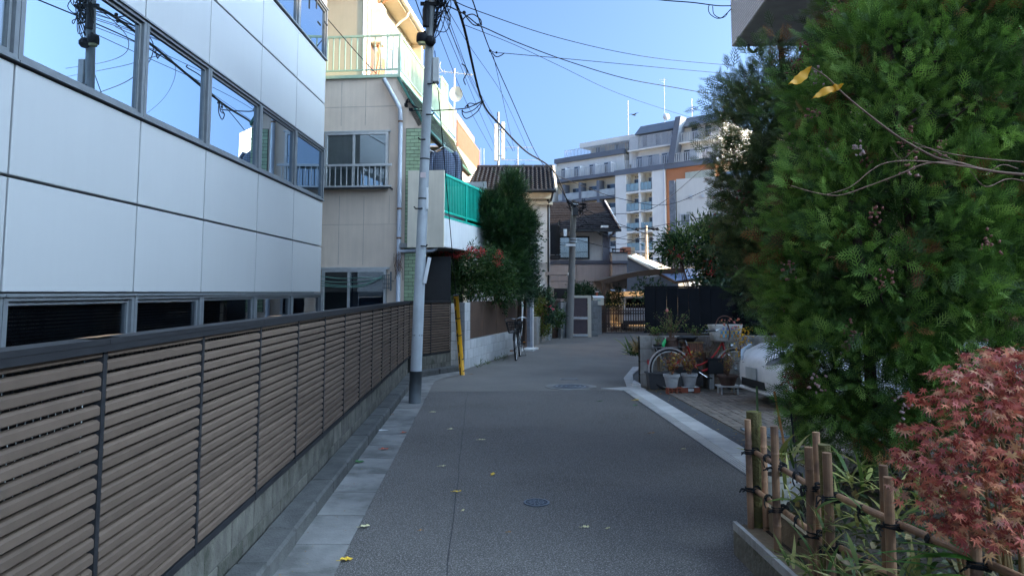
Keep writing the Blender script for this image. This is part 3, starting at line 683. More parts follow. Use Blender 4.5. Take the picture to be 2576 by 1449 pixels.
# laundry: pole, plaid jacket and dark coat
lp = thing('laundry_pole', 'laundry pole with lattice bracket on the second-floor balcony', 'pole', tuple(TB.location), R(-8))
b = MB(); b.tube([(-.02,.55,4.82),(.35,2.9,4.82)], .014, 8); b.build('rod', M_ALUL, lp)
b = MB()
for s_ in (0,1):
    b.beam((-.42,.55+.1*s_,4.95),(0,.55+.1*s_,4.78),.012,.03); b.beam((-.42,.55+.1*s_,4.7),(0,.55+.1*s_,4.95),.012,.03)
b.build('bracket', mat('yellow_wood',(.4,.25,.09),.7), lp)
def garment(name, label, loc, rz, w, h, m):
    t = thing(name, label, 'clothing', loc, rz)
    prof = [(0,.10),( -.05,.3),(-.12,.75),(-.22,.95),(-.5,.98),(-.8,.9),(-1,.96)]
    b = MB(); n = 20; vs_ = []
    for z, k in prof:
        for i in range(n):
            a = 2*math.pi*i/n; fl = 1+.06*math.sin(3*a+z*9)+.05*math.sin(5*a-z*5)
            vs_.append((w/2*k*math.cos(a)*fl, .1*(.6+.4*k)*math.sin(a)*fl, z*h))
    fs_ = [(j*n+i,j*n+(i+1)%n,(j+1)*n+(i+1)%n,(j+1)*n+i) for j in range(len(prof)-1) for i in range(n)]
    b.add(vs_, fs_); b.build('body', m, t, smooth=True)
    for s_ in (-1,1):
        b = MB(); b.tube(smooth_path([(s_*w*.36,0,-.1*h),(s_*w*.5,0,-.25*h),(s_*w*.53,.01,-.6*h),(s_*w*.5,-.02,-.92*h)],5), [.05*w/.5+.02*(1-i/20) for i in range(16)], 10); b.build('sleeve', m, t, smooth=True)
    b = MB(); b.tube(smooth_path([(-w*.36,0,-.08*h),(0,0,.05),(w*.36,0,-.08*h)],5), .009, 6); b.tube(smooth_path([(0,0,.04),(0,0,.09),(.03,0,.12),(0,0,.15)],4), .005, 5); b.build('hanger', M_WHITE, t)
    return t
M_PLAID = mat('blue_plaid_cloth', (.1,.12,.17), .95, var=.3, vsc=12, bump=.3)
_nt = M_PLAID.node_tree; _ch = _nt.nodes.new('ShaderNodeTexBrick'); _ch.inputs['Scale'].default_value = 7
_ch.inputs['Color1'].default_value = (.16,.19,.27,1); _ch.inputs['Color2'].default_value = (.12,.15,.22,1); _ch.inputs['Mortar'].default_value = (.025,.03,.05,1); _ch.offset = 0; _ch.inputs['Mortar Size'].default_value = .04; _ch.inputs['Brick Width'].default_value = .3; _ch.inputs['Row Height'].default_value = .3
_tc = _nt.nodes.new('ShaderNodeTexCoord'); _sp = _nt.nodes.new('ShaderNodeSeparateXYZ'); _cb = _nt.nodes.new('ShaderNodeCombineXYZ')
_nt.links.new(_tc.outputs['Object'], _sp.inputs[0]); _nt.links.new(_sp.outputs[0], _cb.inputs[0]); _nt.links.new(_sp.outputs[2], _cb.inputs[1]); _nt.links.new(_cb.outputs[0], _ch.inputs['Vector'])
_nt.links.new(_ch.outputs[0], _nt.nodes['Principled BSDF'].inputs['Base Color'])
p = at(1118,375,16.4); garment('hanging_jacket', 'blue-grey plaid jacket hanging on the second-floor balcony', tuple(p), R(8), .58, .86, M_PLAID)
p = at(1147,395,17.3); garment('hanging_coat', 'dark coat hanging behind the plaid jacket on the balcony', tuple(p), R(60), .42, .7, mat('dark_cloth',(.015,.017,.022),.95))
# washing line frame in front of the ground floor window
wl_ = thing('drying_lines', 'green drying lines on a small rack by the ground-floor window', 'clothesline', tuple(TB.location), R(-8))
b = MB()
for k, z in enumerate((1.98,1.9,1.83,1.8)): b.tube(smooth_path([(-2.3,-.2,z-.03*(k%2)),(-1.7,-.2,z-.07),(-1.2,-.2,z-.05),(-.75,-.2,1.9+.03*k)],5), .007, 5)
b.build('line', mat('green_line',(.12,.25,.2),.6), wl_)
b = MB(); b.box(-.62,-.59,-.22,-.17,1.65,2.05)
for k in range(4): b.box(-.8,-.6,-.21,-.195,1.7+k*.09,1.715+k*.09)
for k in range(4): b.box(-.79+k*.045,-.78+k*.045,-.215,-.19,1.68,2.0)
b.beam((-.6,-.2,1.86),(-.6,0,1.86),.02,.02); b.build('rack', M_ALU, wl_)
# ================================================================== NEAR STEEL POLE
pb = Vector((-.961,10.69,0)); ptop = at(1095,-230,10.69)
PL = thing('utility_pole', 'slim grey steel utility pole with dark sleeve at its foot', 'utility pole', tuple(pb))
d = ptop-pb
b = MB(); b.tube([d*(.45/7.4), d*.5, d], [.084,.072,.058], 18); b.build('shaft', M_STEEL, PL, smooth=True)
b = MB(); b.tube([(0,0,-.02), d*(.46/7.4)], [.09,.089], 18); b.build('sleeve', M_DKST, PL, smooth=True)
def onp(z): return d*(z/d.z)
for z in (.98,3.0,3.6,.62): MB().tube([onp(z), onp(z+.022)], .082 if z < 2 else .076, 16).build('strap', M_BLACK, PL)
for z, dx in ((3.9,-.05),(4.28,.06),(2.86,-.06),(4.75,.05),(2.3,.05)):
    b = MB(); q_ = onp(z); b.tube([q_+Vector((0,-.07,0)), q_+Vector((dx*1.6,-.11,-.01)), q_+Vector((dx*2,-.12,.02))], .011, 6); b.build('step_bolt', M_WIRE, PL)
q_ = onp(3.35); B('number_plate', mat('pinkish_plate',(.5,.4,.39),.6), PL, (q_.x-.05,q_.x+.03,q_.y-.08,q_.y-.07,q_.z-.03,q_.z+.05))
q_ = onp(2.95); B('side_plate', M_WHITE, PL, (q_.x+.055,q_.x+.08,q_.y-.06,q_.y+.0,q_.z-.1,q_.z+.22))
q_ = onp(1.95); b = MB(); b.beam(q_+Vector((.07,-.06,-.2)), q_+Vector((.14,-.04,.18)), .03,.05); b.build('side_bracket', M_WHITE, PL)
q_ = onp(5.05); B('junction_box', mat('pale_grey_box',(.4,.41,.4),.6), PL, (q_.x+.06,q_.x+.16,q_.y-.06,q_.y+.08,q_.z-.26,q_.z+.12), c=.01)
# splice closures and lamp
q_ = onp(5.72)
b = MB(); b.tube([q_+Vector((-.06,-.12,-.1)), q_+Vector((-.06,-.12,.16)), q_+Vector((-.05,-.12,.3))], [.05,.055,.03], 12); b.build('splice_closure', M_WIRE, PL, smooth=True)
q_ = onp(5.42); lc = q_+Vector((-.11,-.1,.02))
b = MB(); b.lathe([(.02,.09),(.075,.075),(.085,.03),(.085,-.05),(.07,-.06)][::-1], 16, lc); b.build('lamp_head', M_WIRE, PL, smooth=True)
b = MB(); b.lathe([(.06,-.09),(.066,-.06)], 14, lc); b.build('lamp_glass', mat('yellowish_glass',(.45,.42,.2),.2), PL)
b = MB(); b.tube([q_+Vector((-.02,-.1,0)), lc], .04, 8); b.ball(q_+Vector((.02,-.11,-.02)), .085, 10); b.build('lamp_bracket', M_WIRE, PL)
for k in range(5): MB().ball(onp(5.55+.09*k)+Vector((rnd.choice((-1,1))*rnd.uniform(.05,.1),-.08,0)), rnd.uniform(.02,.035), 6).build('insulator', M_WIRE, PL)
for k in range(3): MB().beam(onp(6.0+.16*k)+Vector((-.16,-.06,0)), onp(6.0+.16*k)+Vector((.22,-.06,0)), .04,.05).build('clamp_arm', M_WIRE, PL)
b = MB()
for k in range(34):
    z0 = rnd.uniform(5.35,6.2); z1 = rnd.uniform(5.75,6.5); x = rnd.uniform(.08,.32)
    b.tube(smooth_path([onp(z0)+Vector((.06,-.05,0)), onp((z0+z1)/2)+Vector((x*.8,rnd.uniform(-.12,.05),rnd.uniform(-.15,.1))), onp(z1)+Vector((x,rnd.uniform(-.15,.1),0)), onp(z1+.25)+Vector((rnd.uniform(0,.25),0,0))],4), .007, 5)
b.build('cable_tangle', M_WIRE, PL)
for i, (y0, y1, z, x) in enumerate(((-1.0,-.35,6.35,.02),(-1.75,-1.1,6.0,.12))):
    b = MB(); a_ = onp(z)+Vector((x,y0,0)); c_ = onp(z)+Vector((x,y1,0)); b.tube([a_-Vector((0,.07,0)),a_,c_,c_+Vector((0,.07,0))], [.03,.085,.085,.03], 12); b.build('splice_closure', M_WIRE, PL, smooth=True)
    for s_ in (0,1): MB().tube(smooth_path([onp(z+.1)+Vector((0,-.05,0)), c_+Vector((0,.1,.05-.1*s_)), a_, a_+Vector((.0,-3.5,.25+.1*s_)), a_+Vector((.1,-9,.9))],5), .014, 5).build('lead_cable', M_WIRE, PL)
# ================================================================== OVERHEAD CABLES
def zz(x, y): return (1041.3+x/2.9947, y/2.9947)
def cable(name, label, pts, r, group=None, k=8):
    b_ = MB(); b_.tube(smooth_path([at(*q) for q in pts], k), r, 6); o = b_.build(name, M_WIRE, smooth=True)
    return tag(o, label, 'cable', group)
def zc(*a): return [(*zz(x, y), Y) for x, y, Y in a]
cable('overhead_cable', 'thickest black cable bundle sweeping down the street to the concrete pole', [(1125,-60,9.5)]+zc((305,0,11),(380,220,12.5),(515,765,16.5),(650,945,19.5),(840,1139,22.5))+[(1392,430,25.2),(1436,528,25.58)], .026)
cable('overhead_cable', 'black cable right of the thick bundle with a small clamp box', [(1175,-40,9.5)]+zc((440,0,10.5),(575,385,14),(740,760,18),(910,1139,22.5))+[(1385,440,24.6),(1439,520,25.58)], .011)
GRP = 'thin cables fanning out from the near pole'; LBS = ['thin cable fanning from near pole, fourth from the left','thin cable fanning from near pole, running just under the thick bundle','leftmost thin cable fanning down from the near pole','second thin cable from the left fanning from the near pole','third thin cable from the left fanning from the near pole','thin cable right of the thick bundle below the clamp box','rightmost short thin cable falling steeply to the tile roof']
for LB, pts in zip(LBS, (zc((225,40,10.7),(330,330,13.5),(470,690,18),(640,960,21.5),(750,1139,24)), zc((232,60,10.7),(290,270,13),(440,600,17),(600,880,21),(745,1139,24.5)),
            zc((175,225,10.8),(400,785,17),(590,1139,23)), zc((205,150,10.7),(340,470,14),(480,810,19),(625,1139,24)), zc((215,100,10.7),(300,300,13),(400,560,17),(520,800,20),(700,1139,25)),
            zc((250,70,10.7),(420,350,14),(640,670,18),(750,890,21),(860,1139,24)), zc((600,430,14.5),(660,700,17),(720,980,21),(760,1139,24)))):
    cable('overhead_cable', LB, pts, .0055, GRP)
for k, pts in enumerate((zc((280,0,10.7),(480,85,12),(1010,265,15),(1500,385,18),(1900,450,20),(2400,495,22)),)): cable('overhead_cable', 'uppermost cable crossing the sky to the right hedge', pts, .008)
cable('overhead_cable', 'heaviest cable slanting across the sky to the right with a joint near the pole', zc((250,45,10.7),(380,110,12),(490,195,13),(540,215,13.4),(800,330,15),(1180,470,17),(1600,595,19),(2000,668,21),(2400,740,23)), .011)
cable('overhead_cable', 'nearly level cable across the sky starting at a clamp loop', zc((575,385,14),(620,400,14.3),(700,405,14.8),(1060,437,16),(1500,478,18),(2000,525,20),(2400,560,22)), .008)
cable('overhead_cable', 'faint thin cable falling across the sky towards the far aerial', zc((380,190,12),(770,345,15),(1100,500,18),(1500,690,21),(1900,830,24),(2300,950,27)), .006)
cable('overhead_cable', 'short cable entering the tiled building at the top right', zc((1500,-60,9),(1840,0,10.5),(2100,22,11.2),(2280,45,11.7),(2392,47,12.0)), .009)
cable('overhead_cable', 'service drop from the thick bundle across to the tan house', zc((515,765,16.4),(440,800,16.0),(360,822,15.7),(120,836,15.4))+[(1052,278,15.25),(1032,280,15.2)], .014)
cable('overhead_cable', 'cable running up from the street lamp to the roof eaves', [(1067,60,10.6),(1052,20,10.4),(1035,-30,10.2)], .008)
cable('overhead_cable', 'cable in a slack loop left of the near pole head', [(1067,62,10.6),(1080,20,10.6),(1073,-8,10.6),(1060,-40,10.5)], .006)
cable('overhead_cable', 'thin cable stretched from the rain pipe across the terrace railing', [(825,50,15.0),(890,125,15.05),(945,185,15.15)], .01)
cj = thing('cable_joint', 'dark cable joints and slack loops hanging from the overhead cables', 'cable joint', tuple(at(*zz(515,768),16.4)))
for (x, y, Y, r_) in ((378,98,12,.035),(485,190,13,.03),(365,152,12,.025),(622,398,14.3,.025),(575,385,14,.03),(405,800,15.9,.03),(515,768,16.4,.04)): MB().ball(at(*zz(x,y),Y)-cj.location, r_, 8).build('joint', M_WIRE, cj)
for pts in (zc((365,152,12),(400,120,12.1),(450,112,12.6),(500,150,13),(510,190,13)), zc((385,115,12),(410,150,12.3),(450,190,12.8),(490,195,13)), zc((590,400,14.1),(620,430,14.3),(655,420,14.5),(680,403,14.7)), zc((515,770,16.4),(480,840,16.2),(400,895,15.9),(365,860,15.8),(365,830,15.7)),
            zc((510,775,16.4),(450,830,16.1),(390,850,15.9),(360,835,15.7)), zc((500,770,16.4),(460,785,16.2),(420,780,16),(385,810,15.8)), zc((360,485,14.2),(385,500,14.3),(400,550,14.8),(375,600,15),(388,640,15.3))):
    MB().tube(smooth_path([at(*q)-cj.location for q in pts],5), .012, 5).build('slack_loop', M_WIRE, cj)
lb = MB()
for pts in (zc((2280,45,11.7),(2225,42,11.6),(2225,100,11.6),(2280,140,11.65),(2340,130,11.8),(2370,90,11.9),(2395,65,12)), zc((2250,50,11.6),(2260,110,11.7),(2310,138,11.7),(2350,110,11.85),(2392,70,12.0))): lb.tube(smooth_path([at(*q) for q in pts],6), .007, 5)
tag(lb.build('cable_loop', M_WIRE), 'slack cable loops beside the tiled building corner', 'cable joint')
# ================================================================== GUY WIRE COVER
gy = thing('guy_cover', 'yellow and black striped guy wire cover leaning beside the pale block wall', 'guy wire', (-.36,14.3,0))
gt_ = at(1147,742,13.9)-Vector((-.36,14.3,0))
b = MB(); b.tube([(0,0,-.02), gt_], [.052,.05], 14); b.build('cover', M_YEL, gy, smooth=True)
side = gt_.cross(Vector((0,1,0))).normalized()
b = MB()
for k in range(7):
    t = k/7; a = gt_*t; c_ = gt_*(t+.1); b.tube([a+Vector((-.03,-.044,0)), c_+Vector((-.025,-.046,0))], .012, 6)
b.build('stripe', M_BLACK, gy)
for t in (.05,.2,.5,.71,.99): MB().tube([gt_*t, gt_*(t+.012)], .055, 14).build('band', M_BLACK, gy)
b = MB(); b.tube([gt_*1.0, Vector((-.72,10.72,5.3))-Vector((-.36,14.3,0))], .007, 6); b.build('stay_wire', M_WIRE, gy)
# ================================================================== PALE BLOCK WALL AND BROWN PANELS
WR = R(-17.7); W0 = Vector((-.40,15.3,0))
def wl(t, x=0, z=0): return W0+Matrix.Rotation(WR,3,'Z')@Vector((x,t,z))
block_wall('block_pier', 'grey block pier between louver fence and yellow guy cover', 'wall', (-.70,15.36,0), R(-66), .3, 1.38, .2, M_GBLOCK, .3, .2)
block_wall('pale_block_wall', 'low pale block wall under the brown steel sheet', 'wall', tuple(wl(.02)), WR, 4.66, .6, .12, M_WBLOCK, .4, .2)
block_wall('pale_block_pier', 'pale block pier at the near end of the brown steel sheet', 'wall', tuple(wl(.02,0,.603)), WR, .36, .8, .12, M_WBLOCK, .36, .2)
sp = thing('steel_sheet_fence', 'rusty brown steel sheet fence standing on the pale block wall', 'fence', tuple(wl(.4,0,.61)), WR)
for k in range(4): B('sheet', M_BRPAN, sp, (.0,.012,.02+k*1.06,1.07+k*1.06,.0,.8))
B('frame', M_DKBR, sp, (-.03,-.001,0,4.27,.77,.8),(-.03,-.001,0,4.27,0,.03))
post = thing('gate_post', 'white narrow gate post with a small mailbox beside the brown gate', 'post', tuple(wl(4.72)), WR)
B('shaft', M_WSTUC, post, (-.1,.08,0,.22,0,1.42)); B('mail_slot', M_WHITE, post, (.081,.1,.03,.2,1.0,1.3)); B('slot_lid', mat('green_label',(.1,.35,.3),.5), post, (.1005,.104,.05,.18,1.22,1.27))
gd = thing('brown_gate', 'narrow dark brown wooden gate beside the white gate post', 'gate', tuple(wl(4.98)), WR)
for k in range(4): B('board', M_BRPAN, gd, (0,.03,.005+k*.15,.148+k*.15,.06,1.45))
b = MB(); b.tube([(.035,.5,.75),(.07,.5,.75),(.07,.42,.75)], .012, 6); b.build('handle', M_CHROME, gd)
post = thing('gate_post', 'tall bluish grey block gate post at the end of the wall', 'post', tuple(wl(5.65)), WR)
for k in range(7): B('block', mat('blue_block',(.22,.24,.28),.9,var=.1,rnd=.1), post, (-.1,.1,0,.3,k*.205,k*.205+.2), c=.005)
B('edge_strip', M_WHITE, post, (-.1,.11,.302,.4,0,1.46))
B('doorstep', M_WHITE, thing('doorstep', 'pale broken doorstep below the narrow brown gate', 'step', tuple(wl(4.95)), WR), (.0,.35,.0,.7,0,.05))
# low grey retaining walls of the next lot
def panel_run(name, label, cat, a, c, h, T, m, z0=0, parent=None):
    a = Vector(a); c = Vector(c); d = c-a; t = thing(name, label, cat, (a.x,a.y,z0), math.atan2(d.y,d.x)); n = max(1, round(d.length/.8))
    for k in range(n): B('slab', m, t, (k*d.length/n+.004,(k+1)*d.length/n-.004,0,T,0,h), c=.006)
    return t
panel_run('retaining_wall', 'stained low grey retaining wall below the camellia', 'wall', gnd(1350,868), gnd(1389,852), .85, .15, M_CONC)
panel_run('brown_door', 'dark brown door panel between the camellia and the concrete pole', 'door', gnd(1390,851), gnd(1411,849.5), 1.35, .05, M_BRPAN)
panel_run('retaining_wall', 'grey concrete wall left of the leaning concrete pole', 'wall', gnd(1411,851), gnd(1440,849), 1.25, .15, M_CONC)
dr = thing('garden_door', 'brown panel garden door with pale frame and white handle rail', 'door', tuple(gnd(1441,848)), 0)
B('frame', M_CREAM, dr, (-.06,.0,0,.1,0,1.5),(.56,.68,0,.1,0,1.5),(0,.56,0,.1,1.41,1.5)); B('panel', mat('mauve_brown_panel',(.11,.08,.085),.6), dr, (.03,.53,.03,.05,.75,1.4),(.03,.53,.03,.05,.12,.62)); B('mid_rail', M_WHITE, dr, (.005,.555,.0,.06,.64,.72),(.005,.555,.0,.06,.03,.1)); B('handle', M_WHITE, dr, (.02,.3,-.05,-.02,.68,.71))
q = gnd(1482,846); block_wall('block_pier', 'pale grey block pier between the garden door and the accordion gate', 'wall', (q.x,q.y,0), R(-90), .32, 1.32, .2, M_CONC, .32, .22)
mb = thing('mailbox', 'cream mailbox with sloped lid on the gate pier', 'mailbox', tuple(at(1494,768,27.2)))
B('body', M_CREAM, mb, (0,.38,0,.24,0,.27), c=.012); b = MB(); b.ext([(-.02,-.02,.272),(.4,-.02,.272),(.4,.26,.34),(-.02,.26,.34)], (0,0,.02)); b.build('lid', M_WHITE, mb); B('label_plate', mat('green_label',(.1,.35,.3),.5), mb, (.12,.26,-.006,-.001,.17,.2)); B('stand', M_CONC, mb, (.08,.3,.05,.25,-1.12,-.001)); B('lamp', M_TERRA, mb, (.1,.18,.08,.16,.36,.5)); B('lamp_cap', M_WHITE, mb, (.08,.2,.06,.18,.5,.53))
# accordion gate
G0 = gnd(1500,838); G1 = gnd(1625,837.5); ag = thing('accordion_gate', 'brown folding lattice gate with yellow-capped bars in front of the van', 'gate', tuple(G0), math.atan2(G1.y-G0.y, G1.x-G0.x))
gl = (G1-G0).length; n = 20
bm = MB().box(-.014,.014,-.014,.014,.04,1.1).mesh('bar', mat('brown_gate_metal',(.07,.05,.042),.5,.3)); cm = MB().cbox(-.022,.022,-.022,.022,1.1,1.15,c=.006).mesh('bar_cap', mat('yellow_cap',(.5,.38,.08),.5))
for k in range(n+1):
    x = gl*k/n; bo = put('bar', bm, ag, (x,0,(.04 if k%2 else 0))); put('bar_cap', cm, bo)
for k in range(n-1):
    x0 = gl*k/n; x1 = gl*(k+2)/n
    for z in (.2,.72): b = MB(); b.beam((x0,-.02,z),(x1,-.02,z+.22),.008,.024); b.beam((x0,.02,z+.22),(x1,.02,z),.008,.024); b.build('lattice', mat('brown_gate_metal',(.07,.05,.042),.5,.3), ag)
B('track', M_ALU, ag, (0,gl,-.03,.03,0,.03)); B('end_post', mat('brown_gate_metal',(.07,.05,.042),.5,.3), ag, (-.22,-.1,-.06,.06,0,1.25))
# carport
cp = thing('carport', 'brown framed carport with blue translucent roof behind the black screen', 'carport', (4.9,28.9,0))
b = MB(); b.box(0,.14,0,.14,0,2.0); b.build('post', mat('brown_frame_metal',(.1,.062,.04),.5,.3), cp)
b = MB(); b.box(.02,.13,4.2,4.32,0,2.1); b.build('post', mat('brown_frame_metal',(.1,.062,.04),.5,.3), cp)
bp_ = smooth_path([(-.05,.07,1.98),(.6,.07,2.17),(1.3,.07,2.33),(2.2,.07,2.45),(3.4,.07,2.5)],4); b = MB()
for p_, q_ in zip(bp_, bp_[1:]): b.beam(p_, q_, .1, .2)
b.build('arched_beam', mat('brown_frame_metal',(.1,.062,.04),.5,.3), cp)
b = MB()
for p_, q_ in zip(bp_, bp_[1:]): b.beam(p_+Vector((0,4.2,0)), q_+Vector((0,4.2,0)), .1, .2)
b.build('arched_beam', mat('brown_frame_metal',(.1,.062,.04),.5,.3), cp)
for k, (p_, q_) in enumerate(zip(bp_[::3], bp_[3::3]+[bp_[-1]])):
    if (q_-p_).length < .01: continue
    b = MB(); b.add([p_+Vector((0,.1,.11)), q_+Vector((0,.1,.11)), q_+Vector((0,4.1,.11)), p_+Vector((0,4.1,.11))], [(0,1,2,3)]); b.build('roof_sheet', mat('smoky_sheet',(.1,.09,.08),.4), cp)
b = MB(); b.tube([(1.75,.2,2.22),(2.4,.2,2.3)], .035, 10); b.build('tube_lamp', mat('white_tube',(.85,.85,.88),.3), cp, smooth=True)
b = MB(); b.ext([at(1643,679,29.5)-cp.location, at(1762,677,32)-cp.location, at(1762,700,28.7)-cp.location, at(1700,708,28)-cp.location], (0,0,.03)); b.build('blue_roof_sheet', mat('blue_polycarbonate',(.22,.3,.45),.25,var=.06), cp)
b = MB(); b.beam(at(1643,681,29.45)-cp.location, at(1700,711,27.95)-cp.location, .06,.09); b.beam(at(1700,711,27.95)-cp.location, at(1762,703,28.6)-cp.location, .06,.09); b.build('roof_edge', mat('brown_frame_metal',(.1,.062,.04),.5,.3), cp)
# cream fence and clutter behind the gate
pf = thing('board_fence', 'tan board fence behind the parked white van', 'fence', (4.4,34,0))
for k in range(22): B('board', mat('tan_board',(.36,.25,.14),.8,rnd=.12), pf, (k*.2,k*.2+.19,0,.03,0,1.65))
# white van behind the gate
vn = thing('parked_van', 'white hatchback van parked behind the folding gate', 'van', (6.05,30.3,0))
b = MB()
prof = [(-.0,.3),(.0,.78),(.06,.92),(.45,1.36),(.62,1.42),(3.2,1.42),(3.25,.3)]
for s_ in (0,): b.ext([(.0,y,z) for y, z in prof], (1.5,0,0))
b.build('body', mat('white_car_paint',(.82,.82,.82),.25,spec=.6), vn)
b = MB(); b.add([(.12,.075,.95),(1.38,.075,.95),(1.3,.425,1.35),(.2,.425,1.35)],[(0,1,2,3)]); b.build('windscreen', mat('dark_car_glass',(.01,.012,.015),.05,spec=.8), vn)
B('bumper', mat('dark_bumper',(.05,.05,.055),.6), vn, (-.01,1.51,-.06,.02,.25,.42)); B('plate_recess', M_WHITE, vn, (.55,.95,-.07,-.061,.45,.6)); B('seam', M_BLACK, vn, (0.05,1.45,-.004,-.001,.62,.63))
for x in (.1,1.2): B('lamp', mat('lamp_lens',(.5,.45,.45),.15), vn, (x,x+.2,-.02,-.002,.66,.8))
for x in (.04,1.26):
    b = MB(); b.tube([(x,.55,.3),(x+.2,.55,.3)], .29, 16); b.build('wheel', M_BLKMT, vn)
# ================================================================== WHITE HOUSE WITH DARK TILE ROOF
WH = thing('white_house', 'white stucco house with dark glazed tile roof behind the conifer', 'house', (0,24.5,0), R(-4))
B('front_wall', M_WSTUC, WH, (-1.6,2.36,0,4,0,4.95)); B('grey_band', M_GSTUC, WH, (1.3,2.361,-.02,-.001,2.3,2.62)); B('eaves_board', M_CREAM, WH, (-.4,2.45,-.35,.0,4.78,4.98),(-.4,2.45,-.18,-.001,4.6,4.7))
B('soffit', M_CREAM, WH, (-.4,2.5,-.5,.01,4.98,5.02))
rp = [(2.52,-.55,5.05),(2.52,2.2,6.3)]
b = MB(); b.ext([(-.6,-.55,5.03),(-.6,2.2,6.25),(-.6,4.8,5.03)], (3.1,0,0)); b.build('roof_deck', M_BLACK, WH)
tw = MB(); n_ = 12; vs_ = []
for i in range(n_+1):
    x = .3*i/n_; z = .022*math.sin(2*math.pi*2*i/n_)
    vs_ += [(x,0,z+.045),(x,.3,z+.0),(x,0,z+.02)]
tw.add(vs_, [(3*i,3*i+3,3*i+4,3*i+1) for i in range(n_)]+[(3*i+2,3*i+5,3*i+3,3*i) for i in range(n_)])
tme = tw.mesh('roof_tile', M_ROOFT, True); sl_ = math.atan2(1.22,2.75)
for r_ in range(12):
    for k in range(10): put('roof_tile', tme, WH, (-.55+k*.302,-.62+r_*.235,5.02+r_*.235*math.tan(sl_)+.02), (sl_,0,0))
for k in range(8): b = MB(); b.tube([(-.6+k*.4,2.2,6.3),(-.6+k*.4+.39,2.2,6.3)], .09, 10); b.build('ridge_tile', M_ROOFT, WH)
b = MB(); b.ext([(2.53,-.62,5.0),(2.53,-.62,5.12),(2.53,2.2,6.38),(2.53,2.2,6.22)], (.07,0,0)); b.build('barge_board', M_CREAM, WH)
# lower gable box with sunlit verge at the left
b = MB(); b.ext([(-1.5,-1.6,4.55),(-.75,-1.6,4.55),(-.75,-1.6,5.35),(-1.5,-1.6,5.35)], (0,2.2,0)); b.build('gable_box', M_TANL, WH)
b = MB(); b.ext([(-.76,-1.7,5.36),(-.1,1.2,4.7),(-.1,1.2,4.85),(-.76,-1.7,5.5)], (.08,0,0)); b.build('verge', M_TANL, WH)
b = MB(); b.tube(smooth_path([(-.85,-1.7,4.75),(-.85,-1.7,4.55),(-.95,-1.7,4.42),(-1.2,-1.65,4.4)],4), .045, 8); b.lathe([(.06,0),(.09,.12)],10,(-.85,-1.7,4.7)); b.build('rain_hopper', M_BRPAN, WH)
# gutter, downpipe, lattice balcony, canopy, lamp
b = MB(); b.tube([(-.5,-.66,5.0),(2.55,-.66,5.0)], .06, 8); b.build('eaves_gutter', M_BLACK, WH); b = MB(); b.tube(smooth_path([(2.45,-.62,4.95),(2.4,-.4,4.75),(2.3,-.08,4.62),(2.3,-.08,4.4),(2.3,-.08,.2)],5), .035, 8); b.build('down_pipe', M_BLACK, WH)
b = MB()
b.box(2.37,2.68,.1,.14,2.9,3.9); b.box(2.37,2.72,-.05,1.6,2.78,2.88)
b.build('balcony_box', M_DKBR, WH)
for k in range(14): B('balcony_slat', M_DKBR, WH, (2.69,2.72,-.04,1.6,2.95+k*.085,2.99+k*.085))
B('canopy', M_PINK, WH, (2.2,2.95,-.2,.9,2.2,2.3)); B('canopy_edge', M_WHITE, WH, (2.95,2.98,-.22,.9,2.19,2.28)); B('side_door', M_BLACK, WH, (2.361,2.37,.3,1.2,0,2.1))
b = MB(); b.lathe([(.04,-.18),(.07,-.1),(.07,.12),(.04,.17)],12,(2.0,-.06,1.72)); b.build('wall_lamp', mat('lamp_globe',(.85,.85,.82),.3), WH, smooth=True)
# ================================================================== GREY HOUSE WITH SHINGLE ROOF
MH = thing('grey_house', 'grey and taupe two-storey house with weathered dark shingle roof', 'house', (0,31,0))
B('upper_wall', M_GSTUC, MH, (2.4,5.52,0,5,2.95,4.5)); B('corner_pilaster', M_PURP, MH, (5.3,5.55,-.06,-.001,3.0,4.4)); B('slate_band', M_PURP, MH, (2.3,5.6,-.14,-.0,2.84,2.96),(2.3,5.6,-.18,-.14,2.93,2.99))
for z0, z1 in ((0,.95),(.96,1.52),(1.53,2.08),(2.09,2.83)):
    for x0, x1 in ((2.3,4.15),(4.16,5.6)): B('siding_panel', M_PINK, MH, (x0,x1-.01,-.1,.3,z0,z1-.012))
B('core', M_GROUT, MH, (2.35,5.58,.0,5,0,2.84))
for z0, z1 in ((1.75,2.3),(2.31,2.83)): B('siding_panel', M_PINK, MH, (5.61,6.24,-.6,1.5,z0,z1-.012))
B('annex_parapet', M_GSTUC, MH, (5.61,6.26,-.62,1.6,2.96,3.3)); B('annex_band', M_PURP, MH, (5.605,6.3,-.68,1.6,2.84,2.955)); B('annex_rail', M_DKBR, MH, (5.6,6.2,-.6,-.55,3.42,3.47),(5.62,5.66,-.6,-.55,3.31,3.42),(6.1,6.14,-.6,-.55,3.31,3.42)); B('annex_cap', M_DKBR, MH, (5.6,6.3,-.66,1.6,3.301,3.34))
w_ = B('upper_window', M_BLACK, MH, (3.2,4.72,-.05,.02,3.05,3.12),(3.2,4.72,-.05,.02,3.98,4.05),(3.2,3.27,-.05,.02,3.12,3.98),(4.65,4.72,-.05,.02,3.12,3.98),(3.93,3.99,-.04,.02,3.12,3.98)); B('pane', M_GLASS, w_, (3.27,3.93,-.02,-.015,3.12,3.98)); B('pane', M_GLASS, w_, (3.99,4.65,-.025,-.02,3.12,3.98)); B('curtain', M_LACE, w_, (3.27,4.65,-.012,-.004,3.12,3.98))
B('low_window', M_BLACK, MH, (3.15,4.7,-.13,-.101,1.35,1.78)); B('shutter_slats', M_ALU, MH, *[(3.0,4.0,-.16,-.102,.8+k*.09,.86+k*.09) for k in range(5)])
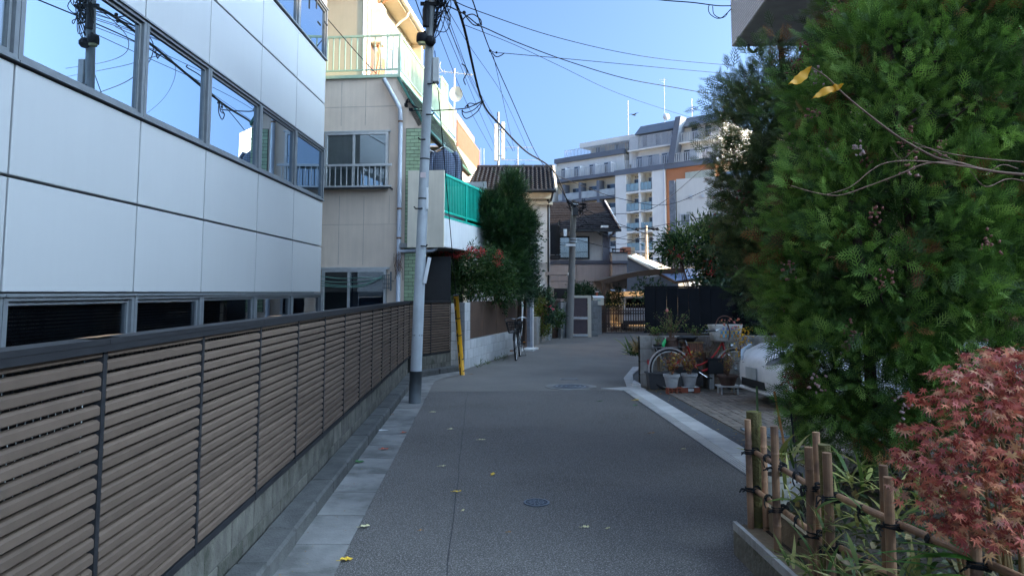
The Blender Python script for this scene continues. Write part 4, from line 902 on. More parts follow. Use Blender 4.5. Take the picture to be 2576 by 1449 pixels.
for r_ in range(16):
    t0 = r_/16; y = -.7+3.7*t0; z = 4.3+1.62*t0; b = MB(); x0 = 2.2; xr = 5.95
    x = x0
    while x < xr:
        w1 = rnd.uniform(.25,.5); w1 = min(w1, xr-x); j = rnd.uniform(0,.02)
        b.add([(x+.004,y-j,z+.035),(x+w1-.004,y-j,z+.035),(x+w1-.004,y+.26,z+.115),(x+.004,y+.26,z+.115),(x+.004,y-j,z),(x+w1-.004,y-j,z)],[(0,1,2,3),(4,5,1,0)]); x += w1
    stuff(b.build('shingle_course', M_SHING, MH))
b = MB(); b.ext([(2.2,-.7,4.28),(2.2,3.0,5.9),(2.2,6,4.6)], (3.74,0,0)); b.build('roof_deck', M_BLACK, MH); B('eaves_gutter', M_BLACK, MH, (2.2,5.98,-.8,-.71,4.2,4.3)); B('soffit', M_PURP, MH, (2.2,5.94,-.69,0,4.24,4.28)); b = MB(); b.beam((5.96,-.72,4.36),(5.96,3.0,5.98),.06,.1); b.build('verge', M_GSTUC, MH)
b = MB(); b.tube(smooth_path([(5.7,-.7,4.2),(5.68,-.3,4.1),(5.6,-.06,3.95),(5.6,-.06,3.0)],4), .05, 8); b.build('down_pipe', M_PURP, MH)
# ================================================================== CONCRETE POLE WITH ARM LAMP
P2 = thing('utility_pole', 'leaning concrete utility pole in front of the grey house', 'utility pole', tuple(gnd(1432,850.5)))
tp2 = at(1444,505,25.58)-P2.location
b = MB(); b.tube([(0,0,-.05), tp2*.5, tp2], [.14,.12,.095], 16); b.build('shaft', M_CPOLE, P2, smooth=True)
def on2(z): return tp2*(z/tp2.z)
b = MB(); b.tube(smooth_path([on2(3.75)+Vector((.1,-.05,0)), on2(3.98)+Vector((.25,-.05,0)), on2(4.02)+Vector((.6,-.05,.02)), on2(4.0)+Vector((1.0,-.05,.0))],5), .02, 6); b.build('lamp_arm', M_WIRE, P2)
B('lamp_head', M_WHITE, P2, tuple([tp2.x+.95,tp2.x+1.2,-.12,.02,3.93,4.0])); B('transformer_box', M_BLACK, P2, (.12,.32,-.25,-.05,4.35,4.62)); B('meter', M_WHITE, P2, (-.2,-.08,-.2,-.1,3.6,3.85)); B('sign_plate', M_WHITE, P2, (-.12,.22,-.2,-.18,3.25,3.33))
for z in (3.4,3.5,4.75): MB().tube([on2(z), on2(z+.05)], .15, 14).build('strap', M_STEEL, P2)
for k in range(12):
    MB().tube(smooth_path([on2(4.6)+Vector((rnd.uniform(-.3,.1),-.1,rnd.uniform(0,.4))), on2(4.5)+Vector((rnd.uniform(0,.5),-.15,rnd.uniform(-.2,.3))), on2(4.8)+Vector((rnd.uniform(.2,.6),-.1,rnd.uniform(-.1,.2)))],4), .014, 4).build('cable_loop', M_WIRE, P2)
mast = thing('antenna_mast', 'cellular antenna mast with two tall panels above the tile roof', 'antenna', (.9,38,5))
b = MB(); b.tube([(.0,0,0),(.0,0,6.3)], .07, 8); b.build('mast', M_STEEL, mast)
for x, z in ((-.13,3.6),(.25,3.7)): B('panel_antenna', mat('cream_radome',(.6,.53,.42),.6), mast, (x-.09,x+.09,-.3,-.1,z,z+2.0), c=.02)
b = MB()
for z in (3.9,5.3): b.beam((-.2,-.1,z),(.3,-.1,z),.05,.05)
b.build('bracket', M_STEEL, mast)
tv = thing('tv_antenna', 'low TV aerial on the tile roof beside the antenna mast', 'antenna', (1.55,30,5.2))
b = MB(); b.tube([(0,0,0),(0,0,2.6)], .02, 6); b.build('mast', M_STEEL, tv)
b = MB()
for z, w in ((2.0,.9),(2.55,.6)):
    b.tube([(-w,0,z),(w,0,z)], .012, 5)
    for k in range(5): b.tube([(-w+k*w/2,-.2,z),(-w+k*w/2,.2,z)], .008, 5)
b.build('elements', M_STEEL, tv)
tv = thing('tv_antenna', 'tall comb-like aerial rods left of the tile roof', 'antenna', (-.2,27,5.0))
b = MB(); b.tube([(0,0,0),(0,0,1.2)], .02, 6); b.build('mast', M_STEEL, tv); b = MB(); b.tube([(-.3,0,1.2),(.3,0,1.2)], .012, 5)
for k in range(6): b.tube([(-.3+.12*k,.1*(k%2),1.2),(-.3+.12*k,.1*(k%2),2.1)], .008, 5)
b.build('elements', M_ALUL, tv)
# building behind the tan block with sunlit flank
fb = thing('rear_building', 'tan building with brown roof screen and sunlit flank beyond the green terrace', 'building', (-.92,26.0,0), R(-8))
B('body', M_TANL, fb, (-4,0,0,8,0,7.0)); B('front_face', M_TAN, fb, (-1,-.01,-.03,-.001,6.2,7.0))
B('roof_screen_post', M_ALUL, fb, (-.4,-.35,-.1,-.05,7,8.3),(-.04,.0,-.1,-.05,7,8.3))
for k in range(14): B('screen_board', mat('rosy_board',(.33,.17,.12),.7,rnd=.08), fb, (-.02,.02,.02+k*.3,.31+k*.3,7.0,8.2))
for k in range(3): B('vent_hood', M_CREAM, fb, (.001,.12,1.0+k*1.3,1.25+k*1.3,6.2-.1*k,6.45-.1*k))
# ================================================================== LIT ROOFS FURTHER BACK
lr = thing('far_house', 'far house with sunlit cream roof above the carport', 'house', (0,45,0), R(20))
o3 = Matrix.Rotation(R(-20),3,'Z')
def lo(u, v, Y): return o3@(at(u,v,Y)-Vector((0,45,0)))
b = MB(); b.ext([lo(1573,645,46),lo(1590,652,46),lo(1700,700,46),lo(1700,745,46),lo(1573,745,46)], (0,-.3,0)); b.build('gable_wall', mat('grey_cladding',(.14,.14,.145),.8,var=.1), lr)
b = MB(); b.add([lo(1573,640,45.6),lo(1592,636,49),lo(1700,680,49),lo(1690,702,45.6)],[(0,1,2,3)]); b.ext([lo(1573,640,45.6),lo(1690,702,45.6),lo(1690,706,45.6),lo(1573,644,45.6)],(0,.15,0)); b.build('roof', mat('cream_roof_sheet',(.6,.5,.38),.7,var=.06), lr)
B('cladding_line', M_BLACK, lr, *[]) if False else None
tk = thing('roof_tank', 'brick-red rooftop box beside the grey house roof', 'tank', tuple(at(1567,640,44)))
B('body', mat('brick_red',(.4,.14,.07),.8), tk, (0,.5,0,1,0,.45)); B('side', M_TANL, tk, (.501,.75,0,1,0,.45))
# ================================================================== THIRD UTILITY POLE
P3 = thing('utility_pole', 'far small utility pole with crossarm lamps before the apartment block', 'utility pole', tuple(at(1628,735,48)-Vector((0,0,1.6))))
b = MB(); b.tube([(0,0,0),(0,0,6.1)], [.14,.1], 10); b.build('shaft', mat('warm_concrete',(.42,.35,.27),.9), P3)
b = MB(); b.beam((-.7,0,5.9),(.7,0,5.9),.08,.08); b.beam((-.5,0,5.2),(.5,0,5.2),.06,.06); b.build('crossarm', M_WIRE, P3)
for x in (-.65,.5,.75): MB().lathe([(.05,.0),(.16,.05),(.05,.2)],8,(x,-.1,5.75)).build('insulator', M_WIRE, P3)
cab2 = [((1440,520,25.6),(1500,555,27),(1600,575,29),(1700,560,31),(1790,545,33)), ((1440,512,25.6),(1560,565,28),(1680,598,31),(1810,580,34)), ((1440,560,25.6),(1560,600,30),(1700,612,34),(1810,612,36)),
        ((1440,545,25.6),(1530,540,29),(1650,520,33),(1780,415,36)), ((1440,530,25.6),(1540,600,34),(1628,572,48)), ((1440,540,25.6),(1560,615,36),(1628,585,48)), ((1628,572,48),(1700,575,52),(1800,590,56)),
        ((1395,440,24.7),(1470,470,27),(1560,500,29),(1680,515,31),(1800,468,33)), ((1440,600,25.6),(1540,625,30),(1640,640,34),(1760,660,37))]
nm = ['sagging dark cable crossing the apartment block at mid height', 'dark cable drooping low across the orange wall strip', 'level cable crossing the orange strip below the sagging ones', 'cable rising from the concrete pole to the right hedge', 'upper thin line from concrete pole to far small pole', 'lower thin line from concrete pole to far small pole', 'thin line leaving the far small pole to the right', 'curved cable dipping across the stepped apartment terraces', 'lowest cable crossing above the carport roof']
for pts, l_ in zip(cab2, nm): cable('overhead_cable', l_, pts, .013)
# ================================================================== BICYCLES
def bicycle(name, label, loc, rz, fm, lean=0, basket='wire', fend=None, tyre_m=None):
    T = thing(name, label, 'bicycle', loc, rz); T.rotation_euler.x = lean
    RW = .33; wx = (-.55,.57)
    fend = fend or M_BLACK
    for x in wx:
        b = MB(); b.tube([(x+RW*math.cos(a),0,RW+RW*math.sin(a)) for a in np.linspace(0,2*math.pi,33)[:-1]], .018, 8, closed=True); w = b.build('wheel', M_BLKMT, T, smooth=True)
        b = MB(); b.tube([(x+.298*math.cos(a),0,RW+.298*math.sin(a)) for a in np.linspace(0,2*math.pi,33)[:-1]], .011, 6, closed=True); b.build('rim', mat('pale_rim',(.6,.6,.58),.4,.2), w, smooth=True)
        b = MB()
        for k in range(20): a = 2*math.pi*k/20; b.tube([(x+.02*math.cos(a+1),(.02 if k%2 else -.02),RW+.02*math.sin(a+1)),(x+.295*math.cos(a),0,RW+.295*math.sin(a))], .0016, 3)
        b.tube([(x,-.05,RW),(x,.05,RW)], .02, 8); b.build('spokes', M_CHROME, w)
        b = MB(); arc = np.linspace(R(-10 if x < 0 else 20),R(170 if x > 0 else 200),18); b_ = []
        if x < 0: arc = np.linspace(R(30),R(205),18)
        else: arc = np.linspace(R(25),R(150),16)
        for a, c_ in zip(arc, arc[1:]):
            p = [(x+(RW+.035)*math.cos(t),s_*.026,RW+(RW+.035)*math.sin(t)) for t in (a,c_) for s_ in (-1,1)]; b.add(p, [(0,1,3,2)])
            for s_ in (-1,1): b.add([(x+(RW+.035)*math.cos(a),s_*.026,RW+(RW+.035)*math.sin(a)),(x+(RW+.035)*math.cos(c_),s_*.026,RW+(RW+.035)*math.sin(c_)),(x+(RW+.015)*math.cos(c_),s_*.03,RW+(RW+.015)*math.sin(c_)),(x+(RW+.015)*math.cos(a),s_*.03,RW+(RW+.015)*math.sin(a))],[(0,1,2,3)])
        b.build('mudguard', fend, T)
    b = MB(); bb_ = (-.08,0,.29); st = (-.24,0,.72); hd = (.36,0,.78); hb_ = (.4,0,.62); ra = (-.55,0,.33)
    b.tube([bb_, st], .017, 8); b.tube(smooth_path([hb_,(.25,0,.45),(.08,0,.33),bb_],4), .02, 8); b.tube(smooth_path([hd,(.2,0,.55),(.0,0,.42),(-.12,0,.4)],4), .015, 8); b.tube([hd,hb_], .02, 8)
    for s_ in (-.045,.045): b.tube([(ra[0],s_,ra[2]),(bb_[0],s_*.5,bb_[2])], .011, 6); b.tube([(ra[0],s_,ra[2]),(st[0],s_*.4,st[2]-.12)], .009, 6)
    b.build('frame', fm, T, smooth=True)
    b = MB()
    for s_ in (-.04,.04): b.tube(smooth_path([(.57,s_,RW),(.5,s_,.5),(.41,s_*.6,.62)],4), .011, 6)
    b.tube([(.41,0,.62),(.34,0,.86),(.33,0,.98)], .014, 8); b.build('fork', M_CHROME if basket == 'wicker' else fm, T, smooth=True)
    b = MB(); b.tube(smooth_path([(.12,-.27,.97),(.24,-.24,.99),(.33,-.12,1.0),(.34,0,.97),(.33,.12,1.0),(.24,.24,.99),(.12,.27,.97)],5), .011, 8); b.build('handlebar', M_CHROME, T, smooth=True)
    for s_ in (-1,1): MB().tube([(.05,s_*.285,.965),(.16,s_*.262,.978)], .017, 8).build('grip', M_BLACK, T)
    for s_ in (-1,1): MB().tube([(.22,s_*.24,.96),(.2,s_*.25,.94),(.1,s_*.28,.93)], .006, 5).build('brake_lever', M_CHROME, T)
    b = MB(); b.tube([st,(-.27,0,.82)], .012, 8); b.build('seat_post', M_CHROME, T)
    b = MB(); v_ = []; rows = [(-.4,.1,.85),(-.34,.115,.875),(-.26,.09,.87),(-.18,.045,.865),(-.1,.028,.86)]; n_ = 8
    for x, w, z in rows:
        for k in range(n_): a = 2*math.pi*k/n_; v_.append((x,w*math.cos(a),z+.035*math.sin(a)-.01))
    b.add(v_, [(j*n_+k,j*n_+(k+1)%n_,(j+1)*n_+(k+1)%n_,(j+1)*n_+k) for j in range(4) for k in range(n_)]+[tuple(range(n_))[::-1],tuple(range(4*n_,5*n_))]); b.build('saddle', M_BLACK, T, smooth=True)
    b = MB(); b.ext([(-.6,-.055,.33),(-.58,-.055,.4),(-.1,-.055,.36),(.0,-.055,.3),(-.08,-.055,.2),(-.2,-.055,.22)], (0,-.012,0)); b.build('chain_guard', M_BLACK, T)
    b = MB(); b.tube([(-.08,-.09,.29),(-.08,.09,.29)], .012, 8)
    b.tube([(-.08,-.09,.29),(.06,-.1,.2)], .009, 6); b.tube([(-.08,.09,.29),(-.22,.1,.38)], .009, 6); b.build('crank', M_CHROME, T)
    for x, y, z in ((.06,-.15,.2),(-.22,.15,.38)): pe = B('pedal', M_BLACK, T, (x-.045,x+.045,y-.045,y+.045,z-.012,z+.012)); B('reflector', mat('orange_reflector',(.8,.25,.01),.3), pe, (x+.0455,x+.05,y-.03,y+.03,z-.008,z+.008))
    b = MB(); b.tube([(-.55,.06,.32),(-.63,.13,.01)], .01, 6); b.tube([(-.55,-.06,.32),(-.63,-.13,.01)], .01, 6); b.tube([(-.63,-.14,.01),(-.63,.14,.01)], .01, 6); b.build('stand', M_CHROME, T)
    b = MB(); b.lathe([(.02,-.03),(.035,.0),(.03,.03)],10,(.52,0,.72)); b.build('headlight', M_CHROME, T); B('rear_reflector', M_RED, T, (-.925,-.905,-.03,.03,.42,.5), c=.008)
    b = MB()
    for s_ in (-.07,.07): b.tube([(-.85,s_,.7),(-.3,s_,.7)], .007, 5)
    for k in range(5): b.tube([(-.85+.13*k,-.07,.7),(-.85+.13*k,.07,.7)], .006, 5)
    for s_ in (-.07,.07): b.tube([(-.8,s_,.7),(-.56,s_*.7,.34)], .006, 5)
    b.build('rear_carrier', M_CHROME if basket == 'wicker' else M_BLACK, T)
    x0, x1, w0, w1, z0, z1 = .42,.76,.14,.19,.66,.92
    if basket == 'wire':
        b = MB(); c4 = lambda t: [(x0-.0,-(w0+(w1-w0)*t)),(x1-.08*(1-t),-(w0+(w1-w0)*t)),(x1-.08*(1-t),(w0+(w1-w0)*t)),(x0,(w0+(w1-w0)*t))]
        for i, t in enumerate((0,.25,.5,.75,1)):
            z = z0+(z1-z0)*t; c_ = c4(t); 
            for p, q in zip(c_, c_[1:]+c_[:1]): b.tube([(*p,z),(*q,z)], .007 if t == 1 else .004, 4)
        lo_, hi_ = c4(0), c4(1)
        for i in range(4):
            for k in range(9):
                t = k/9; p = [lo_[i][j]+(lo_[(i+1)%4][j]-lo_[i][j])*t for j in (0,1)]; q = [hi_[i][j]+(hi_[(i+1)%4][j]-hi_[i][j])*t for j in (0,1)]; b.tube([(*p,z0),(*q,z1)], .004, 4)
        for k in range(7): b.tube([(x0+.03*k+.02,-w0,z0),(x0+.03*k+.02,w0,z0)], .004, 4)
        b.build('basket', M_BLACK, T)
    else:
        b = MB(); v_ = []; n_ = 24; rows = [(.79,.7),(.81,.95),(.92,1.0),(1.02,1.05),(1.06,1.1),(1.08,1.1),(1.06,.98),(.85,.9)]
        for z, k in rows:
            for i in range(n_):
                a = 2*math.pi*i/n_; c_ = math.cos(a); s_ = math.sin(a); e = .45
                v_.append((.42+.25*k*math.copysign(abs(c_)**e,c_), .16*k*math.copysign(abs(s_)**e,s_), z))
        b.add(v_, [(j*n_+i,j*n_+(i+1)%n_,(j+1)*n_+(i+1)%n_,(j+1)*n_+i) for j in range(len(rows)-1) for i in range(n_)]); bk = b.build('basket', mat('white_wicker',(.68,.66,.62),.8,var=.12,vsc=30,bump=1,bs=90), T, smooth=True)
        cols = [(.6,.3,.1),(.1,.3,.5),(.55,.5,.45),(.15,.4,.55),(.6,.45,.15),(.2,.25,.45)]
        for k in range(9):
            for r_ in range(3): B('coloured_weave', mat('weave_%d' % ((k*3+r_) % 6), cols[(k*3+r_) % 6], .6), bk, (.28+k*.035,.31+k*.035,-.182,-.172,.86+r_*.06,.91+r_*.06))
        b = MB(); b.tube(smooth_path([(.2,-.16,1.06),(.28,-.1,1.18),(.42,0,1.22),(.56,.1,1.18),(.64,.16,1.06)],5), .008, 5); b.tube(smooth_path([(.4,-.19,1.08),(.42,-.22,.95),(.4,-.2,.82)],4), .012, 5); b.build('strap', mat('brown_leather',(.13,.05,.03),.6), bk)
    return T
bicycle('bicycle', 'black city bicycle with wire basket parked against the pale block wall', (.93,17.78,0), R(-90)+R(-8), M_BLACK, R(3))
# ================================================================== HIDDEN NEIGHBOURS ON THE RIGHT (reflected in the windows, with others added to shade the street)
RB = thing('tiled_building', 'beige mosaic-tiled building overhanging the parking bay at the top right', 'building', tuple(at(1841,118,12.0)[i] if i < 2 else 0 for i in range(3)), R(-6))
zb = at(1841,118,12.0).z
M_MOS = mat('mosaic_tile', (.42,.38,.32), .5, var=.06, vsc=3)
_nt = M_MOS.node_tree; _br = _nt.nodes.new('ShaderNodeTexBrick'); _br.inputs['Scale'].default_value = 1; _br.inputs['Brick Width'].default_value = .1; _br.inputs['Row Height'].default_value = .05; _br.inputs['Mortar Size'].default_value = .006; _br.offset = .0
_br.inputs['Color1'].default_value = (.5,.46,.4,1); _br.inputs['Color2'].default_value = (.44,.4,.34,1); _br.inputs['Mortar'].default_value = (.2,.18,.16,1)
_tc = _nt.nodes.new('ShaderNodeTexCoord'); _sp = _nt.nodes.new('ShaderNodeSeparateXYZ'); _cb = _nt.nodes.new('ShaderNodeCombineXYZ'); _ad = _nt.nodes.new('ShaderNodeMath')
_nt.links.new(_tc.outputs['Object'], _sp.inputs[0]); _nt.links.new(_sp.outputs[0], _ad.inputs[0]); _nt.links.new(_sp.outputs[1], _ad.inputs[1]); _nt.links.new(_ad.outputs[0], _cb.inputs[0]); _nt.links.new(_sp.outputs[2], _cb.inputs[1]); _nt.links.new(_cb.outputs[0], _br.inputs['Vector'])
_nt.links.new(_br.outputs[0], _nt.nodes['Principled BSDF'].inputs['Base Color'])
B('upper_storeys', M_MOS, RB, (0,9,-3.6,0,zb,zb+3.1)); B('soffit', mat('soffit_grey',(.33,.31,.28),.8), RB, (.02,9,-3.58,-.02,zb-.012,zb-.002)); B('piloti', M_CONC, RB, (7.0,7.5,-1.2,-.7,0,zb-.015)); B('ground_floor', M_MOS, RB, (7.6,9,-3.5,.0,0,zb-.014))
b = MB(); b.tube(smooth_path([(.25,-.15,zb-.02),(.25,-.15,zb-.1),(.32,-.15,zb-.16),(.4,-.15,zb-.1)],4), .025, 6); b.build('hook_lamp', M_BLACK, RB)
def hidden_house(label, x0, y0, rz, w, d, h):
    t = thing('unseen_house', label, 'house', (x0,y0,0), R(rz)); B('wall', M_TANL, t, (0,w,0,d,0,h-.9)); b_ = MB(); b_.ext([(-.5,-.4,h-.9),(w/2,-.4,h),(w+.5,-.4,h-.9)], (0,d+.8,0)); b_.build('roof', M_ROOFT, t)
    for z in (1.0,3.6,6.1):
        for k in range(3):
            if z+1.2 > h-1: continue
            f = B('window', M_ALU, t, (-.03,.02,.8+k*d/3.2,.86+k*d/3.2,z,z+1.1),(-.03,.02,1.94+k*d/3.2,2.0+k*d/3.2,z,z+1.1),(-.03,.02,.86+k*d/3.2,1.94+k*d/3.2,z,z+.06),(-.03,.02,.86+k*d/3.2,1.94+k*d/3.2,z+1.04,z+1.1)); B('pane', M_GLASSD, f, (-.012,-.004,.86+k*d/3.2,1.94+k*d/3.2,z+.06,z+1.04))
    return t
hidden_house('tall unseen house added right of view to shade the tan house and white wall', 16,6.0,-6,9,9.6,14.6)  # unseen, added and sized to keep the sun off the lower walls
hidden_house('lower unseen house added behind the evergreen hedge to shade the farther street', 8.7,17.3,-17,7,15.5,8.8)  # added out of sight, height set by the shade it throws down the street
hidden_house('pale house with dark eaves mirrored in the third office window', 14.5,36,-20,9,10,10.5)

fa = thing('added_shade_block', 'tall unseen block added out of view to the right to shade the street', 'building', (35,-30,0)); B('body', M_TANL, fa, (0,11,0,36.5,0,20.5)); B('parapet', M_WSTUC, fa, (-.1,11.1,-.1,36.6,20.5,21.3))  # unseen block added to keep the near street in shade
for k in range(7):
    for j in range(7): B('balcony', M_WSTUC, fa, (-1.2,-.001,.6+j*4.7,4.6+j*4.7,1.0+k*2.8,2.1+k*2.8))

# ================================================================== FAR APARTMENT BLOCK
AR = Vector((25.8,100,0)); AD = Vector((.71,-.704,0)).normalized(); AN = Vector((AD.y,-AD.x,0))   # along the facade (left-far to right-near), and towards the viewer
if AN.y > 0: AN = -AN
AP0 = AR-AD*20.4
AB = thing('apartment_block', 'large white stepped apartment block with glass balconies far down the street', 'building', tuple(AP0), math.atan2(AD.y, AD.x))
def z5(x, y): return ((1400+x/2.898)/1.1044, (300+y/2.898)/1.1044)
def fc(x, y, dep=0):
    # photo point -> (along, up) on the facade plane set back by dep
    P = onplane(*z5(x, y), AP0-AN*dep, AN); r_ = P-AP0; return r_.dot(AD), P.z
M_AW = mat('white_render', (.86,.82,.73), .85, var=.05, vsc=.5, streak=.08); M_ACR = mat('cream_render', (.76,.66,.48), .85, var=.05, vsc=.6); M_AG = mat('slate_blue_band', (.15,.165,.19), .7, var=.06, vsc=.7)
M_AGL = mat('aqua_balcony_glass', (.26,.36,.37), .15, var=.15, vsc=1.5, spec=.6); M_ORNG = mat('orange_render', (.5,.2,.09), .85, var=.05, vsc=.6); M_AWIN = mat('far_window', (.04,.05,.06), .08, var=.3, vsc=2, spec=.8); M_RAIL = mat('pale_railing', (.5,.5,.49), .5)
def fbox(name, m, xa, ya, xb, yb, d0, d1, parent=None, ref=0):
    # box from two photo corners, from depth d0 to d1 behind the facade plane (negative: in front)
    s0, z1 = fc(xa, ya, ref); s1, z0 = fc(xb, yb, ref); 
    return B(name, m, parent or AB, (min(s0,s1),max(s0,s1),d0,d1,min(z0,z1),max(z0,z1)))
s_l = 0; top = fc(1000,240)[1]
H = lambda x, y: fc(x, y)[1]; SX = lambda x: fc(x, 700)[0]
# main mass set back behind the balconies
B('core_wall', M_ACR, AB, (.3,SX(1300),1.4,14,0,H(1300,480)))
B('left_end_wall', M_AW, AB, (.0,.3,0,14,0,H(390,455)))
# right volume with the stack of paired balconies
zt = H(1300,495)
B('solid_wall', M_AW, AB, (SX(897),SX(985),0,1.4,0,zt)); B('solid_wall', M_AW, AB, (SX(1192),SX(1296),0,1.4,0,zt)); B('lintel', M_AW, AB, (SX(985),SX(1192),0,1.4,H(1090,522),zt))
B('parapet_band', M_AG, AB, (SX(897)-.1,SX(1300),-.15,1.4,zt+.002,zt+.75)); b = MB(); b.tube([(SX(1296),-.1,0),(SX(1296),-.1,zt)], .09, 8); b.build('down_pipe', M_WHITE, AB)
fl = 2.92; ztop = H(1090,525)
for k in range(6):
    z1 = ztop-k*fl; z0 = z1-fl+.32
    if z1 < 2: break
    B('balcony_slab', M_AW, AB, (SX(985),SX(1192),-.12,1.4,z0-.3,z0))
    B('balcony_divider', M_AW, AB, (SX(1086),SX(1101),-.05,1.39,z0,z1))
    for a, c_ in ((SX(987),SX(1085)),(SX(1102),SX(1190))):
        for j in range(3): w3 = (c_-a)/3; B('glass_panel', M_AGL, AB, (a+j*w3+.03,a+(j+1)*w3-.03,-.08,-.04,z0+.08,z0+1.15))
        wd = B('window', M_ALUL, AB, (a+.5,a+.58,1.33,1.39,z0,z0+2.0),(c_-.4,c_-.32,1.33,1.39,z0,z0+2.0),(a+.58,c_-.4,1.33,1.39,z0+1.93,z0+2.0)); B('pane', M_AWIN, wd, (a+.58,c_-.4,1.35,1.38,z0,z0+1.93))
        B('air_conditioner', M_WHITE, AB, (a+.05,a+.45,.9,1.3,z0+.1,z0+.9))
        for j in range(3): B('vent_cap', M_BLACK, AB, (a+.7+j*.35,a+.85+j*.35,1.36,1.395,z0+2.25,z0+2.4))
# left volume: two glazed galleries between slate piers
for k in range(6):
    z0 = H(600,735)-k*fl; z1 = z0+fl
    if z1 < 2: break
    B('gallery_slab', M_AG, AB, (.3,SX(895),-.1,1.4,z0-.35,z0))
    for j, xs in enumerate((482,615,760)):
        B('slate_pier', M_AG, AB, (SX(xs)-.2,SX(xs)+.25,-.16,1.2,z0,z1-.36))
    for x0, x1 in ((440,478),(492,610),(622,755),(768,893)):
        B('glass_panel', mat('pale_glass_panel',(.42,.44,.42),.2,var=.15,vsc=1), AB, (SX(x0),SX(x1),-.07,-.03,z0+.06,z0+1.1))
        wd = B('window', M_ALUL, AB, (SX(x0)+.5,SX(x0)+.57,1.33,1.39,z0,z0+2.0),(SX(x1)-.7,SX(x1)-.63,1.33,1.39,z0,z0+2.0),(SX(x0)+.57,SX(x1)-.7,1.33,1.39,z0+1.93,z0+2.0)) if SX(x1)-SX(x0) > 1.6 else B('window', M_ALUL, AB, (SX(x0)+.2,SX(x1)-.1,1.33,1.39,z0,z0+2))
        if SX(x1)-SX(x0) > 1.6: B('pane', M_AWIN, wd, (SX(x0)+.57,SX(x1)-.7,1.35,1.38,z0,z0+1.93))
def railing(x0, x1, z0, h, y=-.1, step=.28):
    b_ = MB(); b_.box(x0,x1,y-.02,y+.03,z0+h-.06,z0+h); b_.box(x0,x1,y-.02,y+.03,z0+.06,z0+.1); x_ = x0
    while x_ < x1: b_.box(x_,x_+.1,y,y+.02,z0+.1,z0+h-.06); x_ += step
    stuff(b_.build('railing', M_RAIL, AB))
def windows(xs, z0, h, y, w=1.6):
    for x_ in xs: wd = B('window', M_ALUL, AB, (x_,x_+.08,y-.06,y-.005,z0,z0+h),(x_+w,x_+w+.08,y-.06,y-.005,z0,z0+h),(x_+.08,x_+w,y-.06,y-.005,z0+h-.08,z0+h),(x_+w/2-.03,x_+w/2+.05,y-.06,y-.005,z0,z0+h-.08)); B('pane', M_AWIN, wd, (x_+.08,x_+w/2-.03,y-.04,y-.006,z0,z0+h-.08)); B('pane', mat('far_lace',(.4,.42,.42),.3), wd, (x_+w/2+.05,x_+w,y-.04,y-.006,z0,z0+h-.08))
# terrace A above the galleries (left), white wall set back
zA = H(600,555); zB = H(600,408)
B('terrace_floor', M_AG, AB, (.0,SX(895),-.12,1.4,zA-.5,zA)); B('terrace_wall', M_AW, AB, (.0,SX(930),1.4,12,zA,zB))
B('parapet_band', M_AG, AB, (-.1,SX(940),.9,1.6,zB-.05,zB+.7)); railing(.4,SX(890),zA,1.3); windows([1.0,3.6,6.6,9.4], zA+.05, 1.9, 1.4)
for k in range(4): B('partition', M_WHITE, AB, (2.9+2.9*k,2.98+2.9*k,-.05,1.39,zA,zA+1.7))
# penthouse with flat roof
zP = zB+.7; zR = H(760,262)
B('penthouse_wall', M_ACR, AB, (SX(600),SX(985),3.4,12,zP,zR-.3)); B('penthouse_side', M_AW, AB, (SX(965),SX(1040),1.6,12,zP-2.5,H(1000,238)+.5)); B('roof_slab', M_AW, AB, (SX(560),SX(1000),1.7,12,zR-.3,zR+.45)); railing(SX(445),SX(980),zP,1.25,1.5); windows([SX(640),SX(795),SX(905)], zP+.05, 2.0, 3.4, 1.8)
B('roof_box', M_ACR, AB, (SX(835),SX(895),4,6,zR+.46,zR+1.0))
# right stepped terraces with slate mansard and slanted fin
zC = zt+.75; 
B('terrace_wall', M_AW, AB, (SX(985),SX(1720),1.6,12,zC,zC+2.7)); railing(SX(975),SX(1330),zC,1.3,-.05); railing(SX(1380),SX(1700),zC,1.3,-.05); windows([SX(1025),SX(1110),SX(1230),SX(1410),SX(1560)], zC+.05, 1.9, 1.6, 2.0)
zD = zC+2.9
B('terrace_edge', M_AW, AB, (SX(985),SX(1720),.5,12,zC+2.7,zD)); B('terrace_wall', M_AW, AB, (SX(1030),SX(1720),2.2,12,zD,zD+2.6)); railing(SX(1000),SX(1360),zD,1.9,.6,.2); railing(SX(1420),SX(1700),zD,1.3,.6); windows([SX(1055),SX(1160),SX(1290),SX(1460),SX(1570)], zD+.6, 1.7, 2.2, 2.0)
b = MB(); b.ext([(SX(1030),.9,zD+2.3),(SX(1720),.9,zD+2.3),(SX(1720),2.0,zD+3.7),(SX(1050),2.0,zD+3.7)], (0,4,0)); b.build('slate_mansard', M_AG, AB)
b = MB(); b.ext([(SX(1325),-.25,zC-.1),(SX(1375),-.25,zC-.1),(SX(1440),-.1,zD+3.6),(SX(1395),-.1,zD+3.6)], (0,1.6,0)); b.build('slanted_fin', M_AG, AB)
